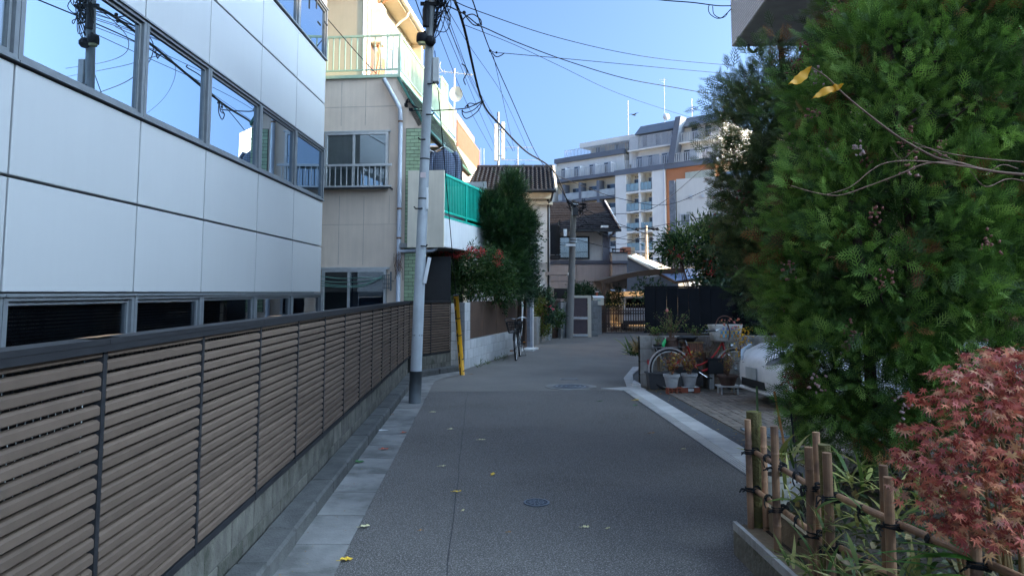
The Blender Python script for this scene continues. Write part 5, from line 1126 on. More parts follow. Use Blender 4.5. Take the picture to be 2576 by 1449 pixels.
# orange strip on the right flank
B('orange_wall', M_ORNG, AB, (SX(1300)+.02,SX(1700),.3,1.39,0,zt)); B('band', M_AG, AB, (SX(1300)+.02,SX(1720),-.1,1.4,zt+.01,zt+.74))
B('greenish_sheet', mat('pale_green_sheet',(.5,.52,.42),.6,streak=.3), AB, (SX(1460),SX(1700),.1,.29,zt-3.2,zt-.8)); B('cream_window', M_ACR, AB, (SX(1380),SX(1450),.1,.29,zt-3.2,zt-2.0))
for x, y0, y1 in ((1003,225,0),(1518,150,-10)):
    m_ = thing('roof_mast', 'thin rooftop rod near the penthouse of the apartment block' if x < 1100 else 'thin rooftop rod above the slate mansard of the apartment block', 'mast', tuple(onplane(*z5(x,y0+25),AP0-AN*3,AN)))
    h_ = onplane(*z5(x,y0),AP0-AN*3,AN).z-onplane(*z5(x,y1),AP0-AN*3,AN).z
    b = MB(); b.tube([(0,0,0),(0,0,abs(h_)+1.5)], .035, 6); b.build('rod', mat('rosy_rod',(.5,.36,.36),.5), m_); MB().ball((0,0,abs(h_)+1.5), .1, 6).build('tip', M_WHITE, m_)
m_ = thing('satellite_mast', 'rooftop mast with round dish on the apartment block', 'antenna', tuple(onplane(*z5(1297,190),AP0-AN*3,AN)))
b = MB(); b.tube([(0,0,0),(0,0,8)], .035, 6); b.build('mast', M_STEEL, m_); b = MB(); b.ball((.15,-.3,2.1), .5, 14); b.build('dish', M_WHITE, m_, smooth=True); b = MB(); b.beam((-.7,0,7.8),(.4,0,7.8),.04,.04); b.beam((-.5,0,7.4),(.2,0,7.5),.04,.04); b.build('crossbars', M_STEEL, m_)
# ================================================================== BEIGE BUILDING IN FRONT OF THE ORANGE STRIP
bb0 = at(1692,735,75); BBd = thing('beige_building', 'plain beige building with dark stone corner pillar right of the orange strip', 'building', (bb0.x,75,0), R(-25))
c5 = Matrix.Rotation(R(25),3,'Z')
def bb(u, v):
    P = onplane(u, v, (bb0.x,75,0), Vector((-math.sin(R(25)),-math.cos(R(25)),0))); q_ = c5@(P-Vector((bb0.x,75,0))); return q_.x, q_.z
zt5 = bb(1760,560)[1]; ztop = bb(1720,475)[1]
B('body', mat('beige_render',(.56,.52,.47),.85,var=.04,vsc=.4,streak=.08), BBd, (.6,14,0,10,0,bb(1720,450)[1])); B('corner_pillar', mat('dark_stone_pillar',(.14,.145,.16),.8,var=.3,vsc=3), BBd, (-.1,.5,-.3,1,0,bb(1697,455)[1]))
for u0, u1, v0, v1 in ((1711,1737,538,568),(1790,1818,536,568)):
    x0, z1 = bb(u0,v0); x1, z0 = bb(u1,v1); w_ = B('window', M_ALUL, BBd, (x0,x1,-.06,-.002,z0,z0+.12),(x0,x1,-.06,-.002,z1-.12,z1),(x0,x0+.1,-.06,-.002,z0+.12,z1-.12),(x1-.1,x1,-.06,-.002,z0+.12,z1-.12)); B('pane', mat('dull_far_pane',(.16,.17,.165),.2), w_, (x0+.1,x1-.1,-.04,-.004,z0+.12,z1-.12))
for k in range(3): B('vent_hood', M_ALUL, BBd, (2.0+k*1.2,2.3+k*1.2,-.12,-.001,bb(1720,500)[1],bb(1720,500)[1]+.35))
# low filler houses beneath the apartment block
for u0, u1, v0, Y, m_, r_ in ((1660,1720,690,60,M_TANL,M_SHING),(1720,1800,670,64,M_GSTUC,M_ROOFT)):
    x0 = at(u0,735,Y).x; x1 = at(u1,735,Y).x; z = at(u0,v0,Y).z
    t = thing('far_house', 'distant low house with dark roof beyond the carport' if Y == 60 else 'distant low grey house behind the nandina shrub', 'house', (x0,Y,0)); B('wall', m_, t, (0,x1-x0,0,6,0,z)); b = MB(); b.ext([(-.4,-.4,z),(-.4,3,z+1.2),(-.4,6.4,z)], (x1-x0+.8,0,0)); b.build('roof', r_, t)
# bird
br = thing('bird', 'small dark bird gliding above the apartment block', 'bird', tuple(at(1594.5,290,60)), R(40))
b = MB(); b.tube([(-.28,0,0),(-.1,0,.02),(.1,0,.02),(.25,0,.0)], [.02,.07,.07,.02], 8); b.build('body', M_WIRE, br, smooth=True)
for s_ in (-1,1): b = MB(); b.ext([(.1,s_*.04,.03),(.02,s_*.4,.12),(-.12,s_*.62,.06),(-.12,s_*.3,.08),(-.1,s_*.04,.03)], (0,0,.012)); b.build('wing', M_WIRE, br)
b = MB(); b.ext([(-.24,-.02,0),(-.42,-.09,0),(-.42,.09,0),(-.24,.02,0)], (0,0,.012)); b.build('tail', M_WIRE, br)
# ================================================================== LOW GREY BLOCK WALL, BLACK SCREEN
wq = gnd(1612,975)
LW = block_wall('block_wall', 'low weathered grey block wall behind the red bicycle', 'wall', (wq.x,wq.y+.1,0), R(-90), 6.0, .87, .14, M_GBLOCK, .4, .2)
BS = thing('screen_fence', 'tall black board screen fence standing behind the low block wall', 'fence', (2.93,12.75,0), 0)
nb_ = 13
for k in range(nb_): B('board', M_NAVY, BS, (k*.2,k*.2+.194,0,.02,.93,1.70))
B('top_rail', M_NAVY, BS, (-.02,nb_*.2+.02,-.02,.04,1.702,1.73)); B('bottom_rail', M_NAVY, BS, (-.02,nb_*.2+.02,-.02,.04,.9,.928))
for x in (.22,1.2,2.3): B('post', M_BLACK, BS, (x-.025,x+.025,.021,.07,0,1.7))
# side bank behind the wall
struct(MB().ext([(2.82,12.46,-.05),(7,12.46,-.05),(7,16,-.05),(3.85,16,-.05)],(0,0,.83)).build('planting_bed', M_SOIL))
# ================================================================== POTS AND CLUTTER BY THE RED BICYCLE
bicycle('bicycle', 'old red bicycle with white wicker basket leaning at the low block wall', (3.71,11.98,0), 0, M_RED, R(-3), 'wicker', fend=mat('cream_mudguard',(.45,.4,.38),.35))
def pot(name, label, loc, r0, r1, h, m, soil=True, ribs=0, cat='pot'):
    t = thing(name, label, cat, loc); b = MB(); n = 24
    prof = [(r0,0),(r0+(r1-r0)*.8,h*.78),(r1*1.0,h*.8),(r1*1.06,h*.82),(r1*1.06,h),(r1*.93,h),(r1*.9,h*.88)]
    b.lathe(prof, n); 
    b.f = b.f[:-1]; b.build('shell', m, t, smooth=False)
    if ribs:
        b = MB()
        for k in range(ribs): a = 2*math.pi*k/ribs; b.beam((r0*1.0*math.cos(a),r0*math.sin(a),.01),((r0+(r1-r0)*.78)*math.cos(a)*1.01,(r0+(r1-r0)*.78)*math.sin(a)*1.01,h*.77),.015,.012)
        b.build('ribs', m, t)
    b = MB(); b.lathe([(r1*.92,h*.86),(r1*.9,h*.9)], n); b.build('soil', M_SOIL, t); return t
gp1 = gnd(1690,990); gp2 = gnd(1735,989)
pot('plant_pot', 'left of two grey stone-look pots on hollow red bricks', (gp1.x,gp1.y,.1), .085,.125,.21, M_GPOT)
pot('plant_pot', 'right of two grey stone-look pots on red bricks', (gp2.x,gp2.y,.105), .085,.125,.21, M_GPOT)
def hollow_brick(label, x, y, z, rz, w=.2):
    t = thing('brick', label, 'brick', (x,y,z), rz); b = MB(); b.box(-w/2,w/2,-.05,.05,0,.016); b.box(-w/2,w/2,-.05,.05,.084,.1)
    for k in range(4): x0 = -w/2+k*(w-.016)/3; b.box(x0,x0+.016,-.05,.05,.0162,.0838)
    b.box(-w/2+.0165,w/2-.0165,-.0495,.0495,.045,.057); b.build('body', M_TERRA, t); return t
hollow_brick('hollow red brick under the left grey pot', gp1.x+.03, gp1.y-.02, 0, R(4), .24)
hollow_brick('red brick under the left side of the right grey pot', gp2.x-.09, gp2.y-.02, 0, R(84), .1); hollow_brick('red brick under the right side of the right grey pot', gp2.x+.1, gp2.y-.02, 0, R(95), .1)
tb = thing('plank', 'small white board across the bricks under the right grey pot', 'board', (gp2.x,gp2.y-.02,.1)); B('board', M_WHITE, tb, (-.13,.13,-.06,.06,0,.005)); B('block', M_WHITE, tb, (-.05,.05,-.05,.05,-.06,-.02))
# shelf with planters on the wall side
sh_ = thing('plant_shelf', 'weathered timber plant shelf against the low block wall', 'shelf', (2.98,12.16,0)); B('board', M_WOOD, sh_, (0,.9,-.1,.1,.6,.625))
for x in (.03,.82): B('leg', M_WOOD, sh_, (x,x+.04,-.09,.09,0,.6))
p = at(1690,878,12.13); pot('plant_pot', 'brown plastic pot holding the leggy rose on the shelf', (p.x,12.14,.625), .095,.125,.225, M_BRPOT)
pot('plant_pot', 'dark saucer-shaped pot on the shelf beside the brown pot', (p.x+.32,12.15,.77), .06,.13,.1, mat('dark_plastic',(.03,.03,.033),.6))
pl = thing('planter', 'ribbed terracotta-brown planter box under the dark saucer pot', 'planter', (p.x+.16,12.06,.626)); B('body', M_BRPOT, pl, (0,.36,0,.14,0,.14), c=.008)
for k in range(9): B('rib', mat('brown_rib',(.19,.08,.05),.7), pl, (.01+k*.039,.035+k*.039,-.012,-.0005,.0,.125))
B('rim', mat('wood_rim',(.28,.17,.07),.8), pl, (-.012,.372,-.016,.15,.1405,.155))
pot('plant_pot', 'small black pot with green bottle at the left end of the shelf', (p.x-.25,12.1,.63), .05,.075,.11, M_BLACK)
bt = thing('green_bottle', 'bright green plastic bottle stuck in the small black pot', 'bottle', (p.x-.17,12.08,.7)); bt.rotation_euler = (0,R(20),0)
b = MB(); b.lathe([(.028,0),(.03,.02),(.03,.1),(.012,.13),(.012,.15)], 14); b.build('body', mat('green_plastic',(.02,.5,.14),.3), bt, smooth=True); b = MB(); b.lathe([(.015,.15),(.015,.17)],12); b.build('cap', M_WHITE, bt)
tr = thing('trough', 'long dark grey planter trough at the foot of the low block wall', 'planter', (2.82,12.08,0)); b = MB(); b.ext([(0,-.1,0),(.75,-.1,0),(.78,-.13,.26),(-.03,-.13,.26)], (0,.2,0)); b.build('body', mat('charcoal_plastic',(.08,.08,.085),.7,var=.1), tr); B('rim', mat('charcoal_plastic',(.08,.08,.085),.7), tr, (-.05,.8,-.15,.09,.261,.29))
p = gnd(1837,995); st_ = thing('stool', 'low white metal stool carrying the bonsai pot', 'stool', (p.x,p.y+.1,0)); B('seat', M_WHITE, st_, (-.17,.17,-.12,.12,.13,.15))
for x in (-.14,.12):
    for y in (-.1,.08): B('leg', M_WHITE, st_, (x,x+.02,y,y+.02,0,.13))
pot('bonsai_pot', 'brown round bonsai pot on the low white stool', (p.x,p.y+.1,.151), .105,.16,.16, M_BRPOT)
bx_ = thing('crate', 'dark plastic crate standing between the grey pots and front wheel', 'crate', (3.8,12.03,.26)); B('body', M_BLACK, bx_, (0,.26,-.08,.1,0,.24), c=.01); B('rim', M_BLACK, bx_, (-.012,.272,-.092,.112,.24,.265)); B('support', M_CONC, bx_, (.02,.1,-.06,.08,-.26,-.001),(.16,.24,-.06,.08,-.26,-.001))
rk = thing('rough_stone', 'rough brown stone at the foot of the wall behind the stool', 'stone', (4.0,12.1,0)); b = MB(); b.ball((0,0,.12), .16, 10, .9); v2 = [(x*(1+.15*math.sin(7*z+3*x*9)), y, z) for x, y, z in b.v]; b.v = v2; b.build('body', mat('brown_stone',(.16,.12,.085),.95,var=.3,bump=.8,bs=20), rk)
# ================================================================== WHITE CAR
CR = thing('parked_car', 'white compact car nosed out of the parking bay behind the evergreen hedge', 'car', (3.9,10.2,0), R(4))
M_CARW = mat('white_car_paint', (.7,.71,.73), .25, spec=.6)
secs = [(-.02,.38,.32,.48,.6),(.02,.52,.26,.52,.66),(.07,.63,.22,.57,.71),(.16,.72,.19,.62,.77),(.4,.79,.16,.70,.86),(.8,.82,.16,.78,.93),(1.15,.83,.16,.84,.98),(1.2,.83,.16,.84,.99)]
def section(x, hw, zb, zs, zt, tw=.8): return [(x,-hw*.86,zb),(x,-hw,zb+.12),(x,-hw,zs),(x,-hw*tw,zt-.02),(x,-hw*.4,zt),(x,hw*.4,zt),(x,hw*tw,zt-.02),(x,hw,zs),(x,hw,zb+.12),(x,hw*.86,zb)]
b = MB(); allv = [section(*s_) for s_ in secs]+[section(x,.83,.16,.86,.99) for x in (2.2,3.0,3.45)]+[section(3.6,.72,.25,.8,.92)]
n = 10; vv = [p for s_ in allv for p in s_]; b.add(vv, [(j*n+k,(j+1)*n+k,(j+1)*n+(k+1)%n,j*n+(k+1)%n) for j in range(len(allv)-1) for k in range(n)]+[tuple(range(n)),tuple(range(len(vv)-1,len(vv)-n-1,-1))]); b.build('body', M_CARW, CR, smooth=True)
cab = [(1.12,.76,.97),(1.75,.68,1.45),(2.9,.67,1.5),(3.5,.72,.97)]
b = MB(); b.add([(x,-w,z) for x, w, z in cab]+[(x,w,z) for x, w, z in cab], [(0,1,5,4),(1,2,6,5),(2,3,7,6),(0,3,2,1),(4,5,6,7)]); b.build('glasshouse', mat('dark_car_glass',(.01,.012,.015),.05,spec=.8), CR)
b = MB(); b.add([(1.7,-.69,1.44),(2.95,-.68,1.49),(2.95,.68,1.49),(1.7,.69,1.44),(1.78,-.66,1.5),(2.88,-.65,1.54),(2.88,.65,1.54),(1.78,.66,1.5)], [(0,1,5,4),(1,2,6,5),(2,3,7,6),(3,0,4,7),(4,5,6,7)]); b.build('roof', M_CARW, CR)
for x in (.72,2.9):
    for s_ in (-1,1):
        b = MB(); b.tube([(x,s_*.66,.3),(x,s_*.835,.3)], .3, 20); w = b.build('wheel', M_BLKMT, CR); MB().tube([(x,s_*.83,.3),(x,s_*.842,.3)], .19, 16).build('hubcap', M_CHROME, w)
for s_ in (-1,1):
    b = MB(); b.ext([(.02,s_*.36,.62),(.12,s_*.62,.66),(.3,s_*.76,.75),(.34,s_*.77,.83),(.12,s_*.6,.76),(.03,s_*.42,.68)], (-.03,s_*.015,.0)); b.build('headlight', mat('headlight_lens',(.25,.28,.3),.08,spec=.8), CR)
B('lower_grille', M_BLACK, CR, (-.026,.1,-.36,.36,.27,.38)); B('number_plate', mat('blank_plate',(.42,.45,.45),.5), CR, (-.05,-.03,-.165,.165,.39,.55)); B('upper_grille', M_BLACK, CR, (-.012,.08,-.34,.34,.575,.6)); B('bumper_lip', M_CARW, CR, (-.015,.2,-.5,.5,.2,.25), c=.02)
for s_ in (-1,1): B('mirror', M_CARW, CR, (1.3,1.45,s_*.86-.09,s_*.86+.09,.95,1.1), c=.03)
for s_ in (-1,1): B('door_seam', M_BLACK, CR, (1.35,1.36,s_*.832-.002,s_*.832+.002,.3,.95),(2.3,2.31,s_*.832-.002,s_*.832+.002,.3,.95))
# ================================================================== GARDEN BED AND BAMBOO FENCE
bed = struct(MB().ext([(1.72,-2,-.05),(6.5,-2,-.05),(6.5,6.2,-.05),(3.0,6.2,-.05),(2.35,5.2,-.05),(1.72,4.58,-.05)],(0,0,.24)).build('garden_bed', M_SOIL))
rw = thing('garden_footing', 'rough mossy concrete footing under the bamboo fence', 'wall', (0,0,0)); b = MB(); b.ext([(1.58,-2,0),(1.58,4.55,0),(1.74,4.62,0),(1.74,-2,0)], (0,0,.15)); b.build('footing', mat('rough_footing',(.17,.155,.12),1,var=.3,vsc=9,bump=1,bs=25,col2=(.09,.085,.05),cs=5), rw)
B('weathered_board', mat('silver_timber',(.42,.4,.37),.9,var=.2,bump=.5,bs=30,streak=.3), rw, (1.575,1.6,2.4,4.54,.15,.2)); B('sleeper', M_WOOD, rw, (1.605,1.72,-1,4.52,.151,.185)); B('kerb_plank', M_WOOD, rw, (1.74,1.775,-1,4.5,.186,.33)); 
BF = thing('bamboo_fence', 'rustic bamboo fence tied with black rope around the garden bed', 'fence', (0,0,0))
def fx(y): return 1.655 if y > 3.46 else 1.655+.15*(3.46-y)
def bamboo(name, p, q, r, seed, parent=BF):
    p = Vector(p); q = Vector(q); L = (q-p).length; rr_ = random.Random(seed); n_ = max(2, int(L/.2)); pts = []; rs = []; t = 0; nd = sorted(rr_.uniform(.1,.9) for _ in range(n_-1)); st = [0]
    for k in nd: st += [k-.012/L, k, k+.012/L]
    st.append(1)
    for i, k in enumerate(st):
        pts.append(p.lerp(q, min(1,max(0,k)))); rs.append(r*(1.1 if k in nd else 1.0))
    b_ = MB(); b_.tube(pts, rs, 12); o = b_.build(name, M_BAMB, parent, smooth=False); return o
FR = [(4.45,.835),(4.05,.87),(3.62,.845),(3.44,.855),(3.03,.845),(2.60,.85),(2.36,.9),(2.05,.88),(1.6,.86)]
for i, (y, zt_) in enumerate(FR): bamboo('bamboo_post', (fx(y)+rnd.uniform(-.004,.004),y,.185 if y > 3.7 else .1), (fx(y)+rnd.uniform(-.008,.008),y+rnd.uniform(-.012,.012),zt_), .0195+rnd.uniform(-.0015,.003), i)
for i, (y, zt_) in enumerate([(4.40,.8),(3.70,.9),(3.17,.86),(2.74,.86),(2.2,.86)]): bamboo('bamboo_post', (fx(y)+.075,y,.185), (fx(y)+.078,y+rnd.uniform(-.01,.01),zt_), .0185, 40+i)
for i, (ya, yb, z) in enumerate([(4.5,3.52,.64),(4.5,3.52,.41),(3.42,1.5,.655),(3.42,1.5,.42)]): bamboo('bamboo_rail', (fx(ya)+.037,ya,z), (fx(yb)+.037,yb,z-.01), .016, 70+i)
b = MB()
for i, (x, y, r_, zt_) in enumerate([(1.71,4.49,.047,.875),(1.70,3.545,.03,.87)]):
    b = MB(); b.tube([(x,y,.1),(x+.004,y,.45),(x,y+.004,zt_)], [r_*1.05,r_,r_*.97], 14); b.build('log_post', M_LOG, BF)
def tie(x, y, z, s):
    b_ = MB(); rr_ = random.Random(s)
    for k in range(3):
        n_ = 14; tl = rr_.uniform(-.5,.5); b_.tube([(x+.037*.5+.045*math.cos(a),y+.026*math.sin(a),z+(k-1)*.01+.018*tl*math.cos(a)) for a in np.linspace(0,2*math.pi,n_+1)[:-1]], .0045, 5, closed=True)
    for k in range(2): b_.tube([(x+.04+.022*math.cos(a),y+rr_.uniform(-.004,.004)+(k-.5)*.02,z+.022*math.sin(a)) for a in np.linspace(0,2*math.pi,11)[:-1]], .0045, 5, closed=True)
    for k in range(3): b_.tube(smooth_path([(x-.025,y-.01,z),(x-.045,y+rr_.uniform(-.03,.02),z-.005+rr_.uniform(-.01,.01)),(x-.06+rr_.uniform(-.01,.02),y+rr_.uniform(-.04,.01),z-.02+rr_.uniform(-.02,.02))],3), .004, 4)
    b_.build('rope_tie', M_ROPE, BF)
for i, (y, _) in enumerate(FR):
    for z in (.645,.415): tie(fx(y), y, z, i*2+int(z*10))
for i, y in enumerate((4.25,3.85,3.25,2.85)):
    for z in (.645,.415):
        b_ = MB(); x = fx(y)+.037
        for k in range(3): b_.tube([(x+.021*math.cos(a),y+(k-1)*.009,z+.021*math.sin(a)) for a in np.linspace(0,2*math.pi,11)[:-1]], .0045, 5, closed=True)
        b_.tube(smooth_path([(x-.02,y,z),(x-.035,y-.02,z-.02),(x-.03,y-.03,z-.045)],3), .004, 4); b_.build('rope_tie', M_ROPE, BF)
pot('plant_pot', 'cream plastic pot with red soil tray behind the bamboo fence', (2.0,4.95,.19), .085,.12,.2, mat('cream_plastic',(.6,.55,.45),.5))
for nm_, lb_, m_, a, c_, r_ in (('garden_stake','green garden stake leaning behind the bamboo corner post',mat('green_stake',(.1,.16,.06),.6),(1.9,4.95,.2),at(1904,972,5.3),.008), ('garden_stake','orange bamboo stake rising into the evergreen',mat('orange_cane',(.42,.17,.05),.6),at(1988,1215,4.9),at(1948,985,5.1),.009), ('garden_stake','thin dark stake beside the orange cane',M_BLACK,at(2005,1215,4.8),at(1990,1040,4.9),.006)):
    b = MB(); b.tube([a, Vector(a).lerp(Vector(c_),.5)+Vector((.004,0,0)), c_], r_, 8); tag(b.build(nm_, m_, smooth=True), lb_, 'stake')
# rain pipe post of the next plot, and right-edge timber post
tp_ = thing('timber_post', 'brown timber post at the far right edge beside the hedge', 'post', tuple(at(2568,150,5.6)-Vector((0,0,2.6)))); B('shaft', M_WOOD, tp_, (-.05,.2,-.06,.06,-.8,2.9)); B('cap', M_WOOD, tp_, (-.06,.21,-.07,.07,2.9,2.93))
# ================================================================== FALLEN LEAVES AND LITTER
M_FL = [mat('yellow_leaf',(.72,.45,.04),.6,var=.15,vsc=40), mat('pale_leaf',(.62,.55,.3),.7,var=.15,vsc=40), mat('red_leaf',(.5,.08,.03),.6,var=.15,vsc=40), mat('green_leaf_fallen',(.06,.16,.05),.6,var=.2,vsc=40), mat('brown_leaf',(.3,.16,.07),.7,var=.2,vsc=40)]
def fallen(u, v, c, size, rz, long=1.6):
    p_ = gnd(u, v, .006); b_ = MB(); n_ = 9; vs_ = []; rr_ = random.Random(int(u*7+v))
    for i in range(n_):
        t = i/(n_-1); w = size*.5*math.sin(math.pi*min(1,t*.95+.03))**.8; x = (t-.5)*size*long; zc_ = .012*math.sin(t*3+rr_.random())*size*20*.3
        vs_ += [(x,-w,abs(zc_)+.01*rr_.random()),(x,0,abs(zc_)*.5+.003),(x,w,abs(zc_)+.012*rr_.random())]
    b_.add(vs_, [f for i in range(n_-1) for f in ((3*i,3*i+3,3*i+4,3*i+1),(3*i+1,3*i+4,3*i+5,3*i+2))]); b_.tube([(-size*long*.5,0,.003),(-size*long*.8,.004,.006)], .0015, 4)
    o = b_.build('fallen_leaf', M_FL[c], None); o.location = (p_.x,p_.y,.008 if p_.x > -.84 else .016); o.rotation_euler = (0,0,rz); return o
spots = [(872,1408,0,.05,.5,'large orange-yellow leaf on the road at the bottom left'),(1150,1237,0,.042,.2,'crumpled yellow leaf lying near the tar seam'),(1240,1193,0,.045,1.2,'bright yellow leaf on the asphalt above the valve cover'),(1212,1107,1,.05,.1,'pale green leaf flat on the asphalt'),(1113,1173,1,.04,.3,'pale tan leaf on the road left of the tar seam'),(918,1325,1,.045,.4,'pale curled leaf near the gutter edge'),
         (967,1132,2,.05,.3,'red maple leaf on the left gutter slab'),(1017,1090,2,.045,.8,'small red leaf at the edge of gutter and road'),(900,1165,3,.075,.2,'green leaf clump fallen in the left gutter'),(1472,1327,1,.035,.1,'pale leaf on the road right of centre'),(1530,1330,1,.02,.5,'tiny pale leaf far right of the road centre'),(1090,1037,1,.045,.2,'pale leaf near the steel pole'),(1135,1080,1,.04,.1,'whitish leaf on the road beyond the tar seam'),
         (1600,1007,0,.06,.1,'orange-yellow leaf at the ribbed gutter corner'),(1598,1020,3,.06,.9,'green leaf tuft on the ribbed gutter edge'),(1640,1090,4,.05,.4,'tan leaf on the right gutter rib'),(1510,1010,3,.045,.3,'green leaf on the asphalt before the manhole'),(1790,1095,4,.03,.4,'small brown leaf on the brick paving'),(1870,1035,4,.06,.2,'brown leaf on the brick paving by the car'),(985,1045,4,.04,.6,'brown leaf in the gutter by the pole'),(1186,942,4,.05,.6,'brown leaf near the foot of the guy cover'),
         (1060,1335,4,.02,.2,'tiny brown fleck leaf on the near asphalt left'),(1280,1340,4,.02,.1,'thin reddish twig-like leaf on the near asphalt'),(1720,1130,1,.03,.4,'pale leaf by the right gutter mid way'),(1165,1285,1,.02,.9,'tiny pale leaf close below the crumpled yellow leaf')]
for u, v, c, s_, rz_, lb_ in spots: tag(fallen(u, v, c, s_, rz_), lb_, 'leaf', 'leaves fallen on the road')
pp = thing('paper_scrap', 'white scrap of paper in the left gutter', 'litter', tuple(gnd(965,1083,.015))); b = MB(); b.quad((-.06,-.015,.004),(.06,-.02,.01),(.05,.02,.004),(-.05,.018,.012)); b.build('sheet', M_WHITE, pp)
# leaf litter along the wall foot
rg = np.random.default_rng(5); n = 900
px_ = np.concatenate([rg.uniform(2.8,6.0,600), rg.uniform(2.76,2.98,100), rg.uniform(-1.2,-.9,200)]); py_ = np.concatenate([12.3-np.abs(rg.normal(0,.3,600)), rg.uniform(7,12,100), rg.uniform(2,13,200)])
keep = (py_ > 11.3) | (px_ < 3); px_, py_ = px_[keep], py_[keep]; n = len(px_)
scatter('leaf_litter', LEAF, np.stack([px_,py_,np.full(n,.018)],1), np.stack([rg.normal(size=n),rg.normal(size=n),rg.normal(0,.12,n)],1), rg.normal(0,.25,n), rg.uniform(.012,.05,n)*np.where(px_ < 0,.35,1), leafmat('litter_leaf',[(.16,.08,.03),(.3,.17,.06),(.12,.1,.04),(.45,.3,.06)],trans=.05), None, rg.random(n))
bpy.data.objects['leaf_litter']['label'] = 'brown dry leaf litter along the wall foot and gutters'; bpy.data.objects['leaf_litter']['category'] = 'leaf litter'
# ================================================================== FOLIAGE
def V3(u, v, Y): return np.array(at(u, v, Y))
def foliage(name, parent, ells, ncl, nper, cr, tpl, size, m, rng, out=.7, up=.25, rand=.6, zmin=None, tintf=None, shell=(.74,1.1), flat=1.0, droop=0, rollr=3.14):
    P, D = clumps(ells, ncl, rng, shell, zmin); n = ncl*nper
    cp_ = np.repeat(P, nper, 0); cd_ = np.repeat(D, nper, 0)
    off = rng.normal(size=(n,3))*cr*np.array([1,1,flat])
    pos = cp_+off; d = cd_*out+np.array([0,0,up])+rng.normal(size=(n,3))*rand+off/cr*.35; d[:,2] -= droop
    ct = np.repeat(rng.random(ncl), nper); tint = np.clip(1.25*(.7*ct+.3*rng.random(n))-.12, 0, 1)
    if tintf is not None: tint = tintf(pos, tint, rng)
    sz = rng.uniform(size[0], size[1], n)
    return scatter(name, tpl, pos, d, rng.uniform(-rollr,rollr,n), sz, m, parent, tint)
def wood(parent, name, paths, m=None, n=7):
    for pts, rs in paths:
        sp_ = smooth_path(pts, 4); k = len(sp_); b_ = MB(); b_.tube(sp_, [rs[0]+(rs[1]-rs[0])*i/(k-1) for i in range(k)], n); b_.build(name, m or M_BARK, parent, smooth=True)
def ell(u, v, Y, rx, ry, rz): return (V3(u,v,Y), np.array([rx,ry,rz]))
rg = np.random.default_rng(21)
M_ARB = leafmat('arborvitae_green', [(.024,.05,.014),(.075,.15,.025),(.16,.29,.042),(.3,.43,.09)], rough=.6, trans=.35)
M_ARBD = leafmat('arborvitae_olive', [(.03,.045,.017),(.08,.12,.038),(.15,.2,.06),(.27,.28,.11)], rough=.6, trans=.3)
M_DEAD = leafmat('dry_brown_spray', [(.08,.03,.012),(.2,.08,.025),(.3,.13,.04)], rough=.8, trans=.15)
M_CONE = leafmat('brown_cones', [(.16,.05,.035),(.3,.13,.1),(.48,.34,.32)], rough=.8, trans=0)
CONE = ([(0,.35,0),(0,-.35,0),(.5,0,.45),(.5,0,-.45),(1,.3,.1),(1,-.3,-.1)], [(0,2,4),(0,4,3),(1,5,2),(1,3,5),(2,5,4),(3,4,5),(0,1,2),(0,3,1)])
def cones(name, parent, ells, ncl, rng, nper=9):
    P, D = clumps(ells, ncl, rng, (1.05,1.14)); n = ncl*nper; pos = np.repeat(P,nper,0)+rng.normal(size=(n,3))*np.array([.03,.03,.035])
    return scatter(name, CONE, pos, sphere_dirs(rng,n), rng.uniform(-3,3,n), rng.uniform(.016,.03,n), M_CONE, parent, np.clip(np.repeat(rng.random(ncl),nper)*.8+.2*rng.random(n),0,1))
# rear evergreen
EA = [ell(2045,400,7.0,.86,.8,1.0), ell(2050,670,6.9,.62,.6,.68), ell(1950,520,7.2,.52,.5,.85), ell(2330,60,7.0,1.0,.9,1.7), ell(2300,500,6.8,1.1,.7,1.5), ell(1912,300,7.2,.34,.4,.5), ell(1960,230,7.1,.35,.4,.42)]
ta = thing('evergreen_tree', 'darker olive arborvitae hedge tree with pinkish cones behind the near one', 'tree', (3.2,6.9,.19))
ta_in = ta.location.copy(); 
def unpar(o, t):  # keep world placement under a moved root
    o.location = -t.location; return o
core = lambda ells, k: [(c, r*k) for c, r in ells]
unpar(foliage('crown', ta, EA, 950, 17, .09, SPRAY, (.08,.17), M_ARBD, rg, .75, .35, .45), ta)
unpar(foliage('inner_foliage', ta, core(EA,.85), 480, 18, .13, SPRAY, (.13,.22), M_ARBD, rg, .4, .1, .8, tintf=lambda p,t,r: t*.5), ta)  # shade inside the crown put into a darker leaf tint
unpar(foliage('dry_sprays', ta, core(EA,1.02), 95, 10, .07, SPRAY, (.1,.19), M_DEAD, rg, .6, -.2, .6), ta)
unpar(cones('cone_clusters', ta, EA, 150, rg, 12), ta)
for k, (x, y, z1) in enumerate(((3.1,7.0,4.2),(3.7,7.1,4.6),(4.5,7.0,4.5))): unpar(MB().tube(smooth_path([(x,y,.15),(x+.06,y,1.6),(x-.03,y+.04,z1)],5), [.07-.004*i for i in range(11)], 8).build('trunk', M_BARK, ta, smooth=True), ta)
